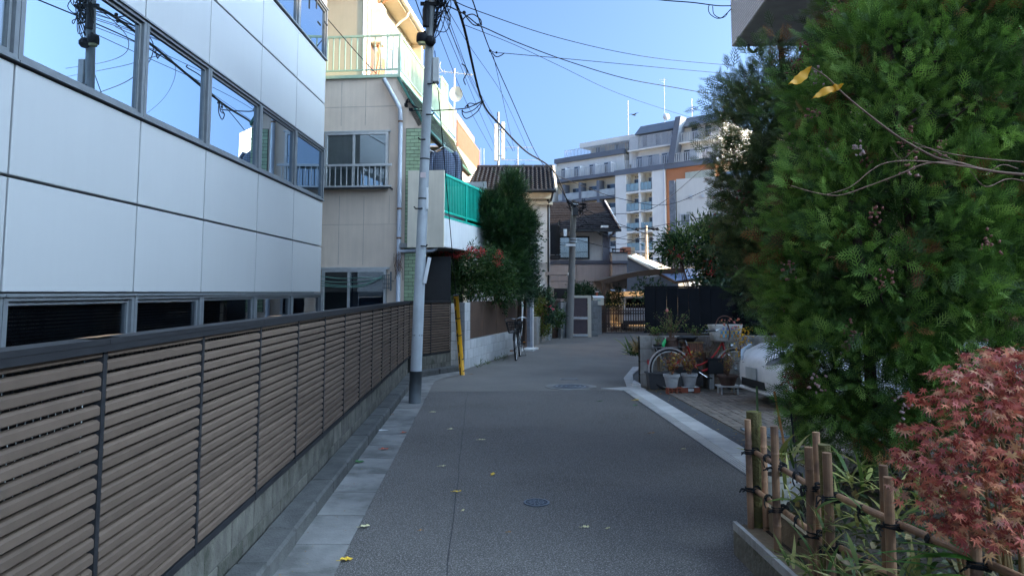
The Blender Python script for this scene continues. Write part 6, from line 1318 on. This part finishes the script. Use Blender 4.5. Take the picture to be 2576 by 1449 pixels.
# near evergreen
EB = [ell(2360,300,5.1,.98,.8,1.15), ell(2255,620,4.9,.8,.7,.85), ell(2190,900,4.95,.52,.5,.5), ell(2470,820,4.9,.62,.5,.62), ell(2130,1010,5.0,.3,.3,.34), ell(2560,80,5.2,.9,.7,1.0), ell(2080,760,5.3,.35,.4,.5)]
tb_ = thing('evergreen_tree', 'bright green arborvitae tree with brown cones overhanging the bamboo fence', 'tree', (2.9,5.0,.19))
def bright(p, t, r):  # paler tints mixed in at random on the street side only
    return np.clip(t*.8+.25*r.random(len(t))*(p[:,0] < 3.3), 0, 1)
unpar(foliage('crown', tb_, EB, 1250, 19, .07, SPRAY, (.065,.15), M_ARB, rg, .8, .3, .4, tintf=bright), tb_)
unpar(foliage('inner_foliage', tb_, core(EB,.82), 300, 18, .11, SPRAY, (.11,.19), M_ARB, rg, .4, .1, .8, tintf=lambda p,t,r: t*.3), tb_)  # dark gaps between sprays coloured in: inner tint lowered for shade
unpar(foliage('dry_sprays', tb_, core(EB,1.0), 80, 9, .06, SPRAY, (.09,.17), M_DEAD, rg, .6, -.3, .6), tb_)
unpar(cones('cone_clusters', tb_, EB, 120, rg, 12), tb_)
for k, (x, y, z1) in enumerate(((2.75,5.1,2.6),(3.05,5.0,3.6),(3.6,4.9,3.8))): unpar(MB().tube(smooth_path([(x,y,.15),(x+.05,y,1.2),(x-.04,y+.04,z1)],5), [.055-.003*i for i in range(11)], 8).build('trunk', M_BARK, tb_, smooth=True), tb_)
def twigs(t, ells, n, axis, seed):
    r = np.random.default_rng(seed); P_, D_ = clumps(ells, n, r, (.85,1.08))
    for p_ in P_:
        base = Vector((axis[0],axis[1],max(.5,p_[2]-.35))); e_ = Vector(p_); mid = base.lerp(e_,.6)+Vector((r.normal(0,.05),r.normal(0,.05),.06))
        unpar(MB().tube(smooth_path([base,mid,e_],3), [.012,.011,.009,.008,.006,.005,.003], 5).build('branch', M_BARK, t, smooth=True), t)
twigs(ta, EA, 40, (3.5,7.0), 3); twigs(tb_, EB, 55, (3.1,5.0), 4)
# low dark undergrowth below the evergreens
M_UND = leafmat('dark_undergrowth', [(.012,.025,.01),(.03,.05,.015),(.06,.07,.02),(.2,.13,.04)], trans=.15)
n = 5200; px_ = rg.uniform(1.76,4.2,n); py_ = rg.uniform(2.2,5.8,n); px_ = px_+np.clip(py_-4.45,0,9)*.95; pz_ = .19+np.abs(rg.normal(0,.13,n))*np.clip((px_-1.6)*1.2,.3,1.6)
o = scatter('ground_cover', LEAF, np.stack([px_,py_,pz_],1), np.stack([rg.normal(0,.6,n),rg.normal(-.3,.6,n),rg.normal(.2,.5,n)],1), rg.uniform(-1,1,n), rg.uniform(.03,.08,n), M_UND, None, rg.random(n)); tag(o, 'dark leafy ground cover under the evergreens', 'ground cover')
# striped bamboo grass
M_SASA = leafmat('striped_bamboo_grass', [(.05,.1,.02),(.13,.17,.035),(.3,.29,.08),(.45,.4,.15)], trans=.3)
def tuft(label, p, n, L, spread, seed, m=M_SASA, z=.2, name='bamboo_grass', cat='grass', droop=BLADE, lean=(0,0)):
    r = np.random.default_rng(seed); t = thing(name, label, cat, (p[0],p[1],z))
    pos = np.stack([r.normal(0,spread*.4,n),r.normal(0,spread*.4,n),np.abs(r.normal(0,.05,n))],1); d = np.stack([r.normal(lean[0],.7,n),r.normal(lean[1],.7,n),r.uniform(.5,1.6,n)],1)
    scatter('blades', droop, pos, d, r.normal(0,.5,n), r.uniform(.6,1.1,n)*L, m, t, r.random(n)); return t
for i, (u, v, Y, n, L, lb_) in enumerate(((2040,1400,3.3,34,.17,'striped bamboo grass clump at the foot of the second log post'),(2135,1420,3.0,30,.17,'striped bamboo grass clump below the lower rail'),(2215,1290,3.3,30,.2,'yellow striped grass clump behind the front bamboo posts'),(1985,1130,4.7,34,.24,'striped grass in the cream pot behind the fence'),(2000,1225,4.0,22,.2,'striped grass poking through the bamboo rails'),(2290,1420,2.7,26,.18,'striped grass clump at the bottom edge right of the fence post'),(2150,1190,3.9,26,.22,'pale striped grass under the near evergreen'),(2330,1240,3.4,24,.22,'striped grass in front of the maple stems'),(2100,1300,3.4,30,.17,'striped grass between the two bamboo rails'))):
    P = at(u,v,Y); tuft(lb_, (P.x,P.y), n, L, .16, 100+i, z=max(.19,min(P.z,.75)-.1), lean=(-.25,-.3))
for i, (u, v, Y, L) in enumerate(((2330,1345,2.6,.5),(2420,1430,2.5,.45))):
    P = at(u+120,v+80,Y); r = np.random.default_rng(i); t = thing('broad_blade_plant', 'broad green strap leaves arching at the bottom right' if i == 0 else 'low green strap leaves at the bottom right corner', 'plant', tuple(P)); n = 5
    scatter('blades', blade_tpl(7,.055,.4), np.zeros((n,3))+r.normal(0,.03,(n,3)), np.stack([r.uniform(-1.2,-.5,n),r.normal(0,.2,n),r.uniform(.2,.7,n)],1), r.normal(0,.3,n), r.uniform(.6,1,n)*L*.7, leafmat('strap_leaf_%d' % i,[(.03,.12,.02),(.07,.22,.03),(.25,.3,.05)],trans=.3), t, r.random(n))
# Japanese maple
mp = thing('maple_shrub', 'red Japanese maple shrub with star-shaped leaves at the lower right', 'shrub', (1.95,2.55,.19))
EM = [ell(*q) for q in ((2480,950,2.72,.2,.2,.045),(2565,900,2.75,.2,.2,.045),(2425,1010,2.65,.18,.18,.04),(2530,1030,2.6,.25,.22,.05),(2365,1085,2.68,.13,.14,.03),(2465,1100,2.6,.25,.2,.05),(2570,1130,2.5,.2,.2,.045),(2390,1165,2.6,.19,.17,.04),(2505,1190,2.5,.22,.2,.045),(2330,1215,2.62,.12,.12,.025),(2430,1260,2.55,.2,.18,.04),(2545,1280,2.45,.2,.2,.04),(2385,1315,2.55,.12,.12,.03),(2500,1350,2.45,.15,.15,.035),(2295,1150,2.66,.08,.1,.02),(2540,980,2.7,.2,.2,.05))]
M_MAP = leafmat('maple_red', [(.26,.05,.042),(.42,.085,.06),(.54,.15,.08),(.5,.25,.12),(.38,.15,.13)], rough=.6, trans=.3)
M_MAPO = leafmat_obj('maple_red_leaf', [(.26,.05,.042),(.44,.09,.065),(.56,.16,.085),(.58,.32,.13),(.4,.16,.14)], rough=.6, trans=.3)
P, D = clumps(EM, 2100, rg, (.25,1.22)); d = D*np.array([.6,.6,.15])+np.array([-.2,-.35,-.4])+rg.normal(size=(2100,3))*np.array([.5,.5,.25]); rl = rg.normal(0,.5,2100); sz = rg.uniform(.02,.044,2100)
order = np.argsort(P[:,1]); near = order[:300]; rest = order[300:]
mlm = bpy.data.meshes.new('leaf'); mlm.from_pydata(MAPLE[0], [], MAPLE[1]); mlm.materials.append(M_MAPO); mlm.update()
Bs = bases(d, rl)
for i in near:
    M4 = Matrix([[*Bs[i][r],0] for r in range(3)]+[[0,0,0,1]]); o = put('leaf', mlm, mp); o.matrix_local = Matrix.Translation(Vector(P[i])-mp.location)@M4@Matrix.Scale(sz[i],4)
unpar(scatter('foliage', MAPLE, P[rest], d[rest], rl[rest], sz[rest], M_MAP, mp, rg.random(len(rest))), mp)
for k in range(9):
    e = EM[k % len(EM)][0]+rg.normal(0,.08,3); s0 = Vector((1.95+rg.normal(0,.05),2.6+rg.normal(0,.05),.15)); mdl = s0.lerp(Vector(e),.55)+Vector((rg.normal(0,.04),0,.1)); unpar(MB().tube(smooth_path([s0,mdl,e],5), [.011-.0008*i for i in range(11)], 6).build('branch', mat('maple_twig',(.2,.13,.05),.8), mp, smooth=True), mp)
# bare cherry branch with two yellow leaves
cb_ = thing('bare_branch', 'bare cherry branch with two yellow leaves reaching in from the right', 'branch', tuple(at(2620,440,2.6)))
def br_(pts, r0, r1): sp_ = smooth_path([at(u,v,Y) for u,v,Y in pts],5); k = len(sp_); unpar(MB().tube(sp_, [r0+(r1-r0)*i/(k-1)+.0006*(i%3==0) for i in range(k)], 6).build('twig', M_TWIG, cb_, smooth=True), cb_)
br_([(2640,445,2.6),(2500,432,2.6),(2410,410,2.6),(2350,395,2.62),(2260,345,2.65),(2180,285,2.68),(2120,235,2.7),(2080,195,2.7),(2040,170,2.72)], .006,.002)
br_([(2410,410,2.6),(2330,412,2.6),(2260,440,2.6),(2180,470,2.62),(2110,492,2.62),(2050,485,2.64),(1990,468,2.65)], .0035,.0015)
br_([(2500,432,2.6),(2400,415,2.58),(2300,405,2.56),(2230,410,2.55),(2190,430,2.54),(2140,470,2.53),(2080,490,2.52)], .003,.0012)
br_([(2600,410,2.7),(2480,400,2.7),(2380,385,2.7),(2300,360,2.7)], .003,.0012); br_([(2560,425,2.55),(2520,415,2.5),(2480,440,2.5)], .0025,.001); br_([(2410,410,2.6),(2320,370,2.62),(2270,400,2.64),(2240,370,2.65)], .0022,.001); br_([(2620,470,2.6),(2540,450,2.6),(2480,470,2.55),(2440,430,2.55)], .003,.001)
M_YL = leafmat_obj('yellow_cherry_leaf', [(.7,.33,.015),(.78,.42,.02)], trans=.4)
def cherry_leaf(u0, v0, u1, v1, Y, w, bend, seed):
    a = at(u0,v0,Y); c_ = at(u1,v1,Y-.02); ax = (c_-a); L = ax.length; ax.normalize(); sd_ = ax.cross(Vector((0,-1,.25))).normalized(); nr = sd_.cross(ax); b_ = MB(); n_ = 10; vs_ = []
    for i in range(n_+1):
        t = i/n_; ww = w*math.sin(math.pi*t**.85)*.5*(1+.12*math.sin(i*2.2+seed)); cpt = a+ax*L*t+nr*bend*math.sin(math.pi*t)+sd_*bend*.9*math.sin(math.pi*t)
        vs_ += [cpt+sd_*ww+nr*.006*math.sin(i*1.7), cpt, cpt-sd_*ww*.8+nr*.008*math.cos(i*1.3)]
    b_.add(vs_, [f for i in range(n_) for f in ((3*i,3*i+1,3*i+4,3*i+3),(3*i+1,3*i+2,3*i+5,3*i+4))]); unpar(b_.build('leaf', M_YL, cb_, smooth=True), cb_)
cherry_leaf(2040,168,1984,212,2.72,.042,-.012,1); cherry_leaf(2115,220,2042,250,2.7,.035,.006,2); cherry_leaf(2085,228,2122,212,2.7,.03,.0,3)
# ---------------------------------------------------------------- left: conifer, broadleaf column, nandina
M_CON = leafmat('juniper_green', [(.01,.03,.013),(.02,.06,.018),(.04,.1,.025),(.075,.15,.035)], trans=.2)
tj = thing('conifer_tree', 'clipped dark green juniper behind the brown steel sheet', 'tree', (.35,18.1,.3))
EJ = [ell(1250,560,18,.58,.45,.62), ell(1285,490,18,.2,.2,.5), ell(1222,520,17.9,.28,.25,.3), ell(1300,570,18.2,.33,.3,.55), ell(1275,640,18,.35,.3,.45), ell(1290,700,18.3,.3,.3,.4)]
unpar(foliage('crown', tj, EJ, 420, 24, .1, NEEDLE, (.11,.22), M_CON, rg, .5, .75, .35), tj)
unpar(foliage('inner_foliage', tj, core(EJ,.8), 120, 24, .12, NEEDLE, (.18,.28), M_CON, rg, .4, .4, .6, tintf=lambda p,t,r: t*.3), tj)  # inner needles tinted darker to stand for shade within the juniper
unpar(MB().tube([(.35,18.1,.2),(.4,18.1,1.5),(.45,18.1,2.6)], [.09,.08,.05], 8).build('trunk', mat('red_bark',(.15,.07,.05),1,var=.3), tj), tj)
tc_ = thing('broadleaf_tree', 'dense dark camellia tree right of the juniper', 'tree', (1.0,19,.3)); EC = [ell(1305,640,18.9,.4,.35,.75), ell(1322,590,19,.2,.25,.45), ell(1318,700,18.9,.25,.3,.45)]
unpar(foliage('crown', tc_, EC, 170, 26, .1, LEAF, (.05,.09), leafmat('camellia_green',[(.01,.03,.016),(.02,.06,.026),(.04,.1,.04),(.09,.16,.07)],rough=.35,spec=.6,trans=.1), rg, .6, .1, .7), tc_)
unpar(foliage('inner_foliage', tc_, core(EC,.75), 60, 24, .14, LEAF, (.1,.14), MC['camellia_green'], rg, .6, .1, .7, tintf=lambda p,t,r: t*.3), tc_); unpar(MB().tube([(1.0,19,.2),(1.03,19,1.5)], [.07,.05], 8).build('trunk', M_BARK, tc_), tc_)  # inner leaves carry painted shade as a lower tint
tk_ = thing('conifer_tree', 'narrow drooping dark conifer beside the white gate post', 'tree', (1.15,19.4,.3)); EK = [ell(1327,680,19.2,.17,.18,.8)]
unpar(foliage('crown', tk_, EK, 130, 22, .08, NEEDLE, (.1,.18), M_CON, rg, .5, .3, .4, tintf=lambda p,t,r: t*.55), tk_); unpar(MB().tube([(1.15,19.4,.2),(1.2,19.3,1.7)], [.05,.03], 8).build('trunk', M_BARK, tk_), tk_)
def berries(parent, ells, ncl, rng, m, nper=22, r=.05, size=(.016,.026)):
    P, D = clumps(ells, ncl, rng, (.98,1.1)); n = ncl*nper; pos = np.repeat(P,nper,0)+rng.normal(size=(n,3))*np.array([r,r,r*.8])
    return scatter('berries', CONE, pos, sphere_dirs(rng,n), rng.uniform(-3,3,n), rng.uniform(*size,n), m, parent, rng.random(n))
M_BER = leafmat('red_berries', [(.45,.02,.03),(.65,.04,.05),(.75,.1,.08)], rough=.4, trans=0)
M_NAN = leafmat('nandina_leaf', [(.02,.05,.015),(.04,.1,.022),(.07,.14,.03),(.13,.15,.04)], trans=.25)
tn = thing('nandina_shrub', 'nandina bush with red berries beside the tan house', 'shrub', (-.25,16.9,.3)); EN = [ell(1180,665,16.9,.66,.45,.36), ell(1112,690,16.8,.4,.3,.4), ell(1240,690,17.1,.45,.35,.5), ell(1190,722,16.9,.55,.35,.25), ell(1265,720,17.2,.3,.3,.35)]
unpar(foliage('crown', tn, EN, 430, 26, .09, LANCE, (.05,.1), M_NAN, rg, .6, .05, .7, droop=.1), tn); unpar(foliage('inner_foliage', tn, core(EN,.75), 170, 24, .13, LANCE, (.09,.14), M_NAN, rg, .5, 0, .7, tintf=lambda p,t,r: t*.3), tn)  # shade in the bush interior painted through the inner leaf tint
unpar(berries(tn, [ell(1130,640,16.5,.3,.1,.08), ell(1190,635,16.6,.25,.1,.1), ell(1255,650,16.7,.1,.1,.15)], 80, rg, M_BER, 10, .035), tn)
for k in range(7): x = -.25+rg.normal(0,.12); unpar(MB().tube(smooth_path([(x,16.95,.2),(x+rg.normal(0,.06),16.9,1.1),(x+rg.normal(0,.25),16.9,2.0)],4), [.014-.001*i for i in range(9)], 6).build('stem', M_TWIG, tn), tn)
def shrub(name, label, ells, ncl, nper, cr, tpl, size, m, base, stems=4, inner=True, **k):
    t = thing(name, label, 'shrub', base); unpar(foliage('crown', t, ells, ncl, nper, cr, tpl, size, m, rg, **k), t)
    if inner: unpar(foliage('inner_foliage', t, core(ells,.7), max(10,ncl//4), nper, cr*1.3, tpl, (size[0]*1.4,size[1]*1.4), m, rg, tintf=lambda p,tt,r: tt*.3), t)  # core leaves coloured darker in place of shade inside the shrub
    bv = Vector(base)
    for _ in range(stems):
        e = ells[rg.integers(len(ells))][0]; unpar(MB().tube(smooth_path([bv+Vector((rg.normal(0,.05),rg.normal(0,.05),0)), bv.lerp(Vector(e),.5)+Vector((rg.normal(0,.06),0,.05)), Vector(e)],4), [.014-.001*i for i in range(9)], 6).build('stem', M_TWIG, t), t)
    return t
M_YG = leafmat('yellow_green_box', [(.06,.09,.015),(.16,.18,.02),(.28,.25,.03)], trans=.2)
P = gnd(1362,865); cs_ = shrub('camellia_shrub', 'camellia with pink-red flowers above the stained retaining wall', [ell(1372,775,23.2,.3,.25,.35), ell(1362,745,23.3,.3,.25,.2), ell(1378,810,23.1,.16,.2,.2)], 90, 20, .08, LEAF, (.06,.1), MC['camellia_green'], (P.x,P.y+.3,.3))
unpar(berries(cs_, [ell(1372,780,23.0,.2,.1,.28)], 11, rg, leafmat('pink_flower',[(.6,.06,.1),(.75,.12,.16),(.5,.03,.06)],trans=.2), 9, .035, (.03,.05)), cs_)
shrub('yellow_shrub', 'yellow-green shrub spilling over the stained retaining wall', [ell(1356,790,22.9,.14,.15,.3), ell(1365,830,22.8,.2,.15,.15), ell(1360,760,22.9,.12,.12,.12)], 70, 18, .06, LEAF, (.04,.07), M_YG, (P.x,P.y+.2,.3))
P = gnd(1406,852); shrub('small_shrub', 'small mixed shrub before the brown door', [ell(1405,800,24.3,.17,.15,.22)], 40, 16, .07, LEAF, (.05,.08), M_NAN, (P.x,P.y+.2,.3), 2)
P = gnd(1465,846); shrub('hedge_shrub', 'dark green hedge above the garden door', [ell(1462,735,28,.45,.35,.24), ell(1484,745,28,.25,.3,.2), ell(1445,748,28,.3,.3,.15)], 110, 18, .09, LEAF, (.06,.1), leafmat('hedge_green',[(.01,.03,.012),(.02,.055,.02),(.045,.09,.03)],trans=.15), (P.x,28.2,0))
P = at(1545,750,29.6); shrub('small_shrub', 'dark shrub behind the folding gate left of the van', [ell(1540,755,29.8,.35,.25,.25), ell(1555,735,29.8,.2,.2,.15)], 60, 18, .09, LEAF, (.06,.1), MC['hedge_green'], (P.x,29.9,0), 3)
P = at(1640,725,20); shrub('hedge_shrub', 'dark shrubs behind the black screen fence', [ell(1640,730,19,.5,.4,.14), ell(1800,715,18,.5,.4,.4)], 90, 20, .1, LEAF, (.06,.1), MC['hedge_green'], (P.x,19,0), 3)
# nandina tree over the black screen
tq = shrub('nandina_tree', 'tall nandina with red berry tufts rising over the black screen fence', [ell(1765,615,14.2,.6,.5,.34), ell(1705,625,14.1,.36,.35,.2), ell(1825,660,14.3,.5,.5,.6), ell(1790,575,14.3,.25,.3,.15)], 300, 24, .1, LANCE, (.07,.13), leafmat('nandina_bright',[(.02,.05,.018),(.045,.1,.028),(.1,.18,.04),(.22,.28,.07)],trans=.4), (4.5,14.3,.75), 9, droop=.15)
unpar(berries(tq, [ell(1810,670,13.8,.25,.1,.3), ell(1725,625,13.8,.3,.1,.25)], 9, rg, M_BER), tq)
shrub('evergreen_shrub', 'dark evergreen mass between the black screen and hedge', [ell(1840,760,13.6,.45,.4,.6), ell(1800,780,13.7,.3,.3,.4), ell(1880,800,13,.4,.4,.6), ell(1870,690,14,.5,.4,.5)], 150, 22, .11, LEAF, (.06,.11), MC['camellia_green'], (4.7,13.6,.75), 4)
# plants in the pots
def potplant(label, p, h, w, ntwig, nleaf, m, size, seed, name='potted_plant', z0=0):
    r = random.Random(seed); t = thing(name, label, 'plant', p); tips = []
    for k in range(ntwig):
        a = r.uniform(0,2*math.pi); q_ = Vector((w*r.uniform(.2,1)*math.cos(a), w*.5*math.sin(a), h*r.uniform(.55,1))); pth = smooth_path([(.02*math.cos(a),.02*math.sin(a),z0), (q_.x*.4+r.uniform(-.02,.02),q_.y*.4,q_.z*.5), tuple(q_)],4)
        MB().tube(pth, [.004-.0003*i for i in range(len(pth))], 4).build('twig', M_TWIG, t); tips += pth[3:]
    r2 = np.random.default_rng(seed); idx = r2.integers(0,len(tips),nleaf); pos = np.array([tuple(tips[i]) for i in idx])+r2.normal(0,.02,(nleaf,3)); scatter('leaves', LEAF, pos, r2.normal(size=(nleaf,3))+np.array([0,-.3,-.1]), r2.uniform(-3,3,nleaf), r2.uniform(*size,nleaf), m, t, r2.random(nleaf)); return t
M_AUT = leafmat('autumn_hydrangea', [(.16,.05,.05),(.3,.1,.05),(.42,.2,.06),(.5,.38,.05),(.18,.07,.09)], trans=.25)
potplant('autumn hydrangea with rusty leaves in the left grey pot', (gp1.x,gp1.y,.29), .36,.18,16,150,M_AUT,(.035,.07),1); potplant('autumn hydrangea with purple and yellow leaves in the right grey pot', (gp2.x,gp2.y,.3), .42,.26,22,210,M_AUT,(.035,.075),2)
p = at(1690,878,12.13); rs_ = potplant('leggy rose bush with a pink bloom in the brown shelf pot', (p.x,12.14,.83), .5,.38,26,280,leafmat('rose_leaf',[(.03,.08,.02),(.08,.15,.03),(.17,.24,.05),(.3,.26,.07)],trans=.2),(.025,.045),3)
MB().ball((-.08,-.05,.48), .028, 8).build('bloom', mat('pink_petal',(.75,.25,.22),.6), rs_)
potplant('small green plant in the black shelf pot', (p.x-.25,12.1,.72), .14,.1,6,40,MC['rose_leaf'],(.02,.05),4)
p2 = gnd(1837,995); potplant('bushy reddish azalea in the bonsai pot', (p2.x,p2.y+.1,.29), .42,.16,22,160,M_AUT,(.02,.04),5); potplant('green undergrowth beside the front bicycle wheel', (4.12,12.08,.25), .55,.25,26,320,MC['rose_leaf'],(.025,.045),6); potplant('wiry brown shrub growing through the bicycle frame', (3.82,12.1,.45), .42,.3,30,60,M_AUT,(.015,.035),7)
yf = potplant('yellow flowering spray hanging beside the white basket', (4.28,11.75,.55), .55,.2,12,10,MC['rose_leaf'],(.02,.04),8); r2 = np.random.default_rng(4); n = 130
scatter('flowers', CONE, np.stack([r2.normal(.05,.07,n),r2.normal(0,.05,n),r2.uniform(.0,.5,n)],1), sphere_dirs(r2,n), r2.uniform(-3,3,n), r2.uniform(.02,.035,n), leafmat('yellow_flower',[(.75,.35,.01),(.8,.5,.02)],trans=.2), yf, r2.random(n))
cr_ = potplant('orange and pink flower sprigs on the basket of the red bicycle', (4.1,11.93,1.02), .2,.22,10,20,MC['rose_leaf'],(.02,.04),9)
scatter('flowers', CONE, np.stack([r2.uniform(-.1,.25,18),r2.normal(-.05,.05,18),r2.uniform(.0,.16,18)],1), sphere_dirs(r2,18), r2.uniform(-3,3,18), r2.uniform(.02,.04,18), leafmat('salmon_flower',[(.75,.2,.08),(.75,.3,.3)],trans=.2), cr_, r2.random(18))
potplant('leafy green weeds on top of the low block wall', (3.0,12.34,.86), .22,.3,14,160,MC['rose_leaf'],(.03,.06),12); potplant('green sprigs at the right end of the wall top', (3.75,12.36,.86), .2,.3,12,130,MC['rose_leaf'],(.03,.055),13)
# grass tufts at wall feet
M_GRS = leafmat('weed_green', [(.04,.09,.02),(.09,.16,.03),(.25,.25,.07)], trans=.25)
P = gnd(1603,955); tuft('green fern-like weeds at the end of the low block wall', (2.85,13.1), 70, .34, .2, 201, M_GRS, .45, 'weed_clump', 'weeds', lean=(-.4,0)); tuft('dry tan grass drooping over the low wall end', (2.85,12.75), 60, .3, .2, 202, leafmat('dry_grass',[(.2,.13,.05),(.4,.28,.12)],trans=.2), .55, 'weed_clump', 'weeds', lean=(-.3,-.2))
for i, (u, v) in enumerate(((1205,925),(1225,918),(1250,908),(1270,903))): P = gnd(u,v); tuft(['weed tuft nearest the guy cover at the pale wall foot','second weed tuft along the pale wall foot','third weed tuft along the pale wall foot','weed tuft at the pale wall foot by the black bicycle'][i], (P.x,P.y), 22, .12, .12, 210+i, M_GRS, .0, 'weed_clump', 'weeds')
# ivy over the brown sheet
iv = thing('ivy', 'ivy trailing over the top of the brown steel sheet', 'ivy', tuple(wl(3.0,.05,1.35))); n = 160; r2 = np.random.default_rng(9)
scatter('leaves', LEAF, np.stack([r2.normal(.04,.03,n),r2.normal(0,.09,n),-np.abs(r2.normal(0,.22,n))+.12],1), np.stack([np.ones(n)*.5,r2.normal(0,.5,n),r2.normal(-.5,.4,n)],1), r2.uniform(-1,1,n), r2.uniform(.04,.08,n), MC['hedge_green'], iv, r2.random(n)); MB().tube(smooth_path([(-.1,0,.1),(.03,0,.08),(.05,.02,-.2),(.05,0,-.42)],4), .006, 5).build('vine', M_TWIG, iv)
# leaves lying on top of the near fence cap
for i, (y, w) in enumerate(((2.62,.22),(4.9,.16))): o = MB().add([(-1.44,y,1.456),(-1.36,y+.01,1.46),(-1.37,y+w,1.462),(-1.43,y+w,1.458)],[(0,1,2,3)]).build('dry_leaf', M_FL[4]); tag(o, 'dry brown leaf lying on the near end of the fence cap' if i == 0 else 'dry leaf lying further along the fence cap', 'leaf')
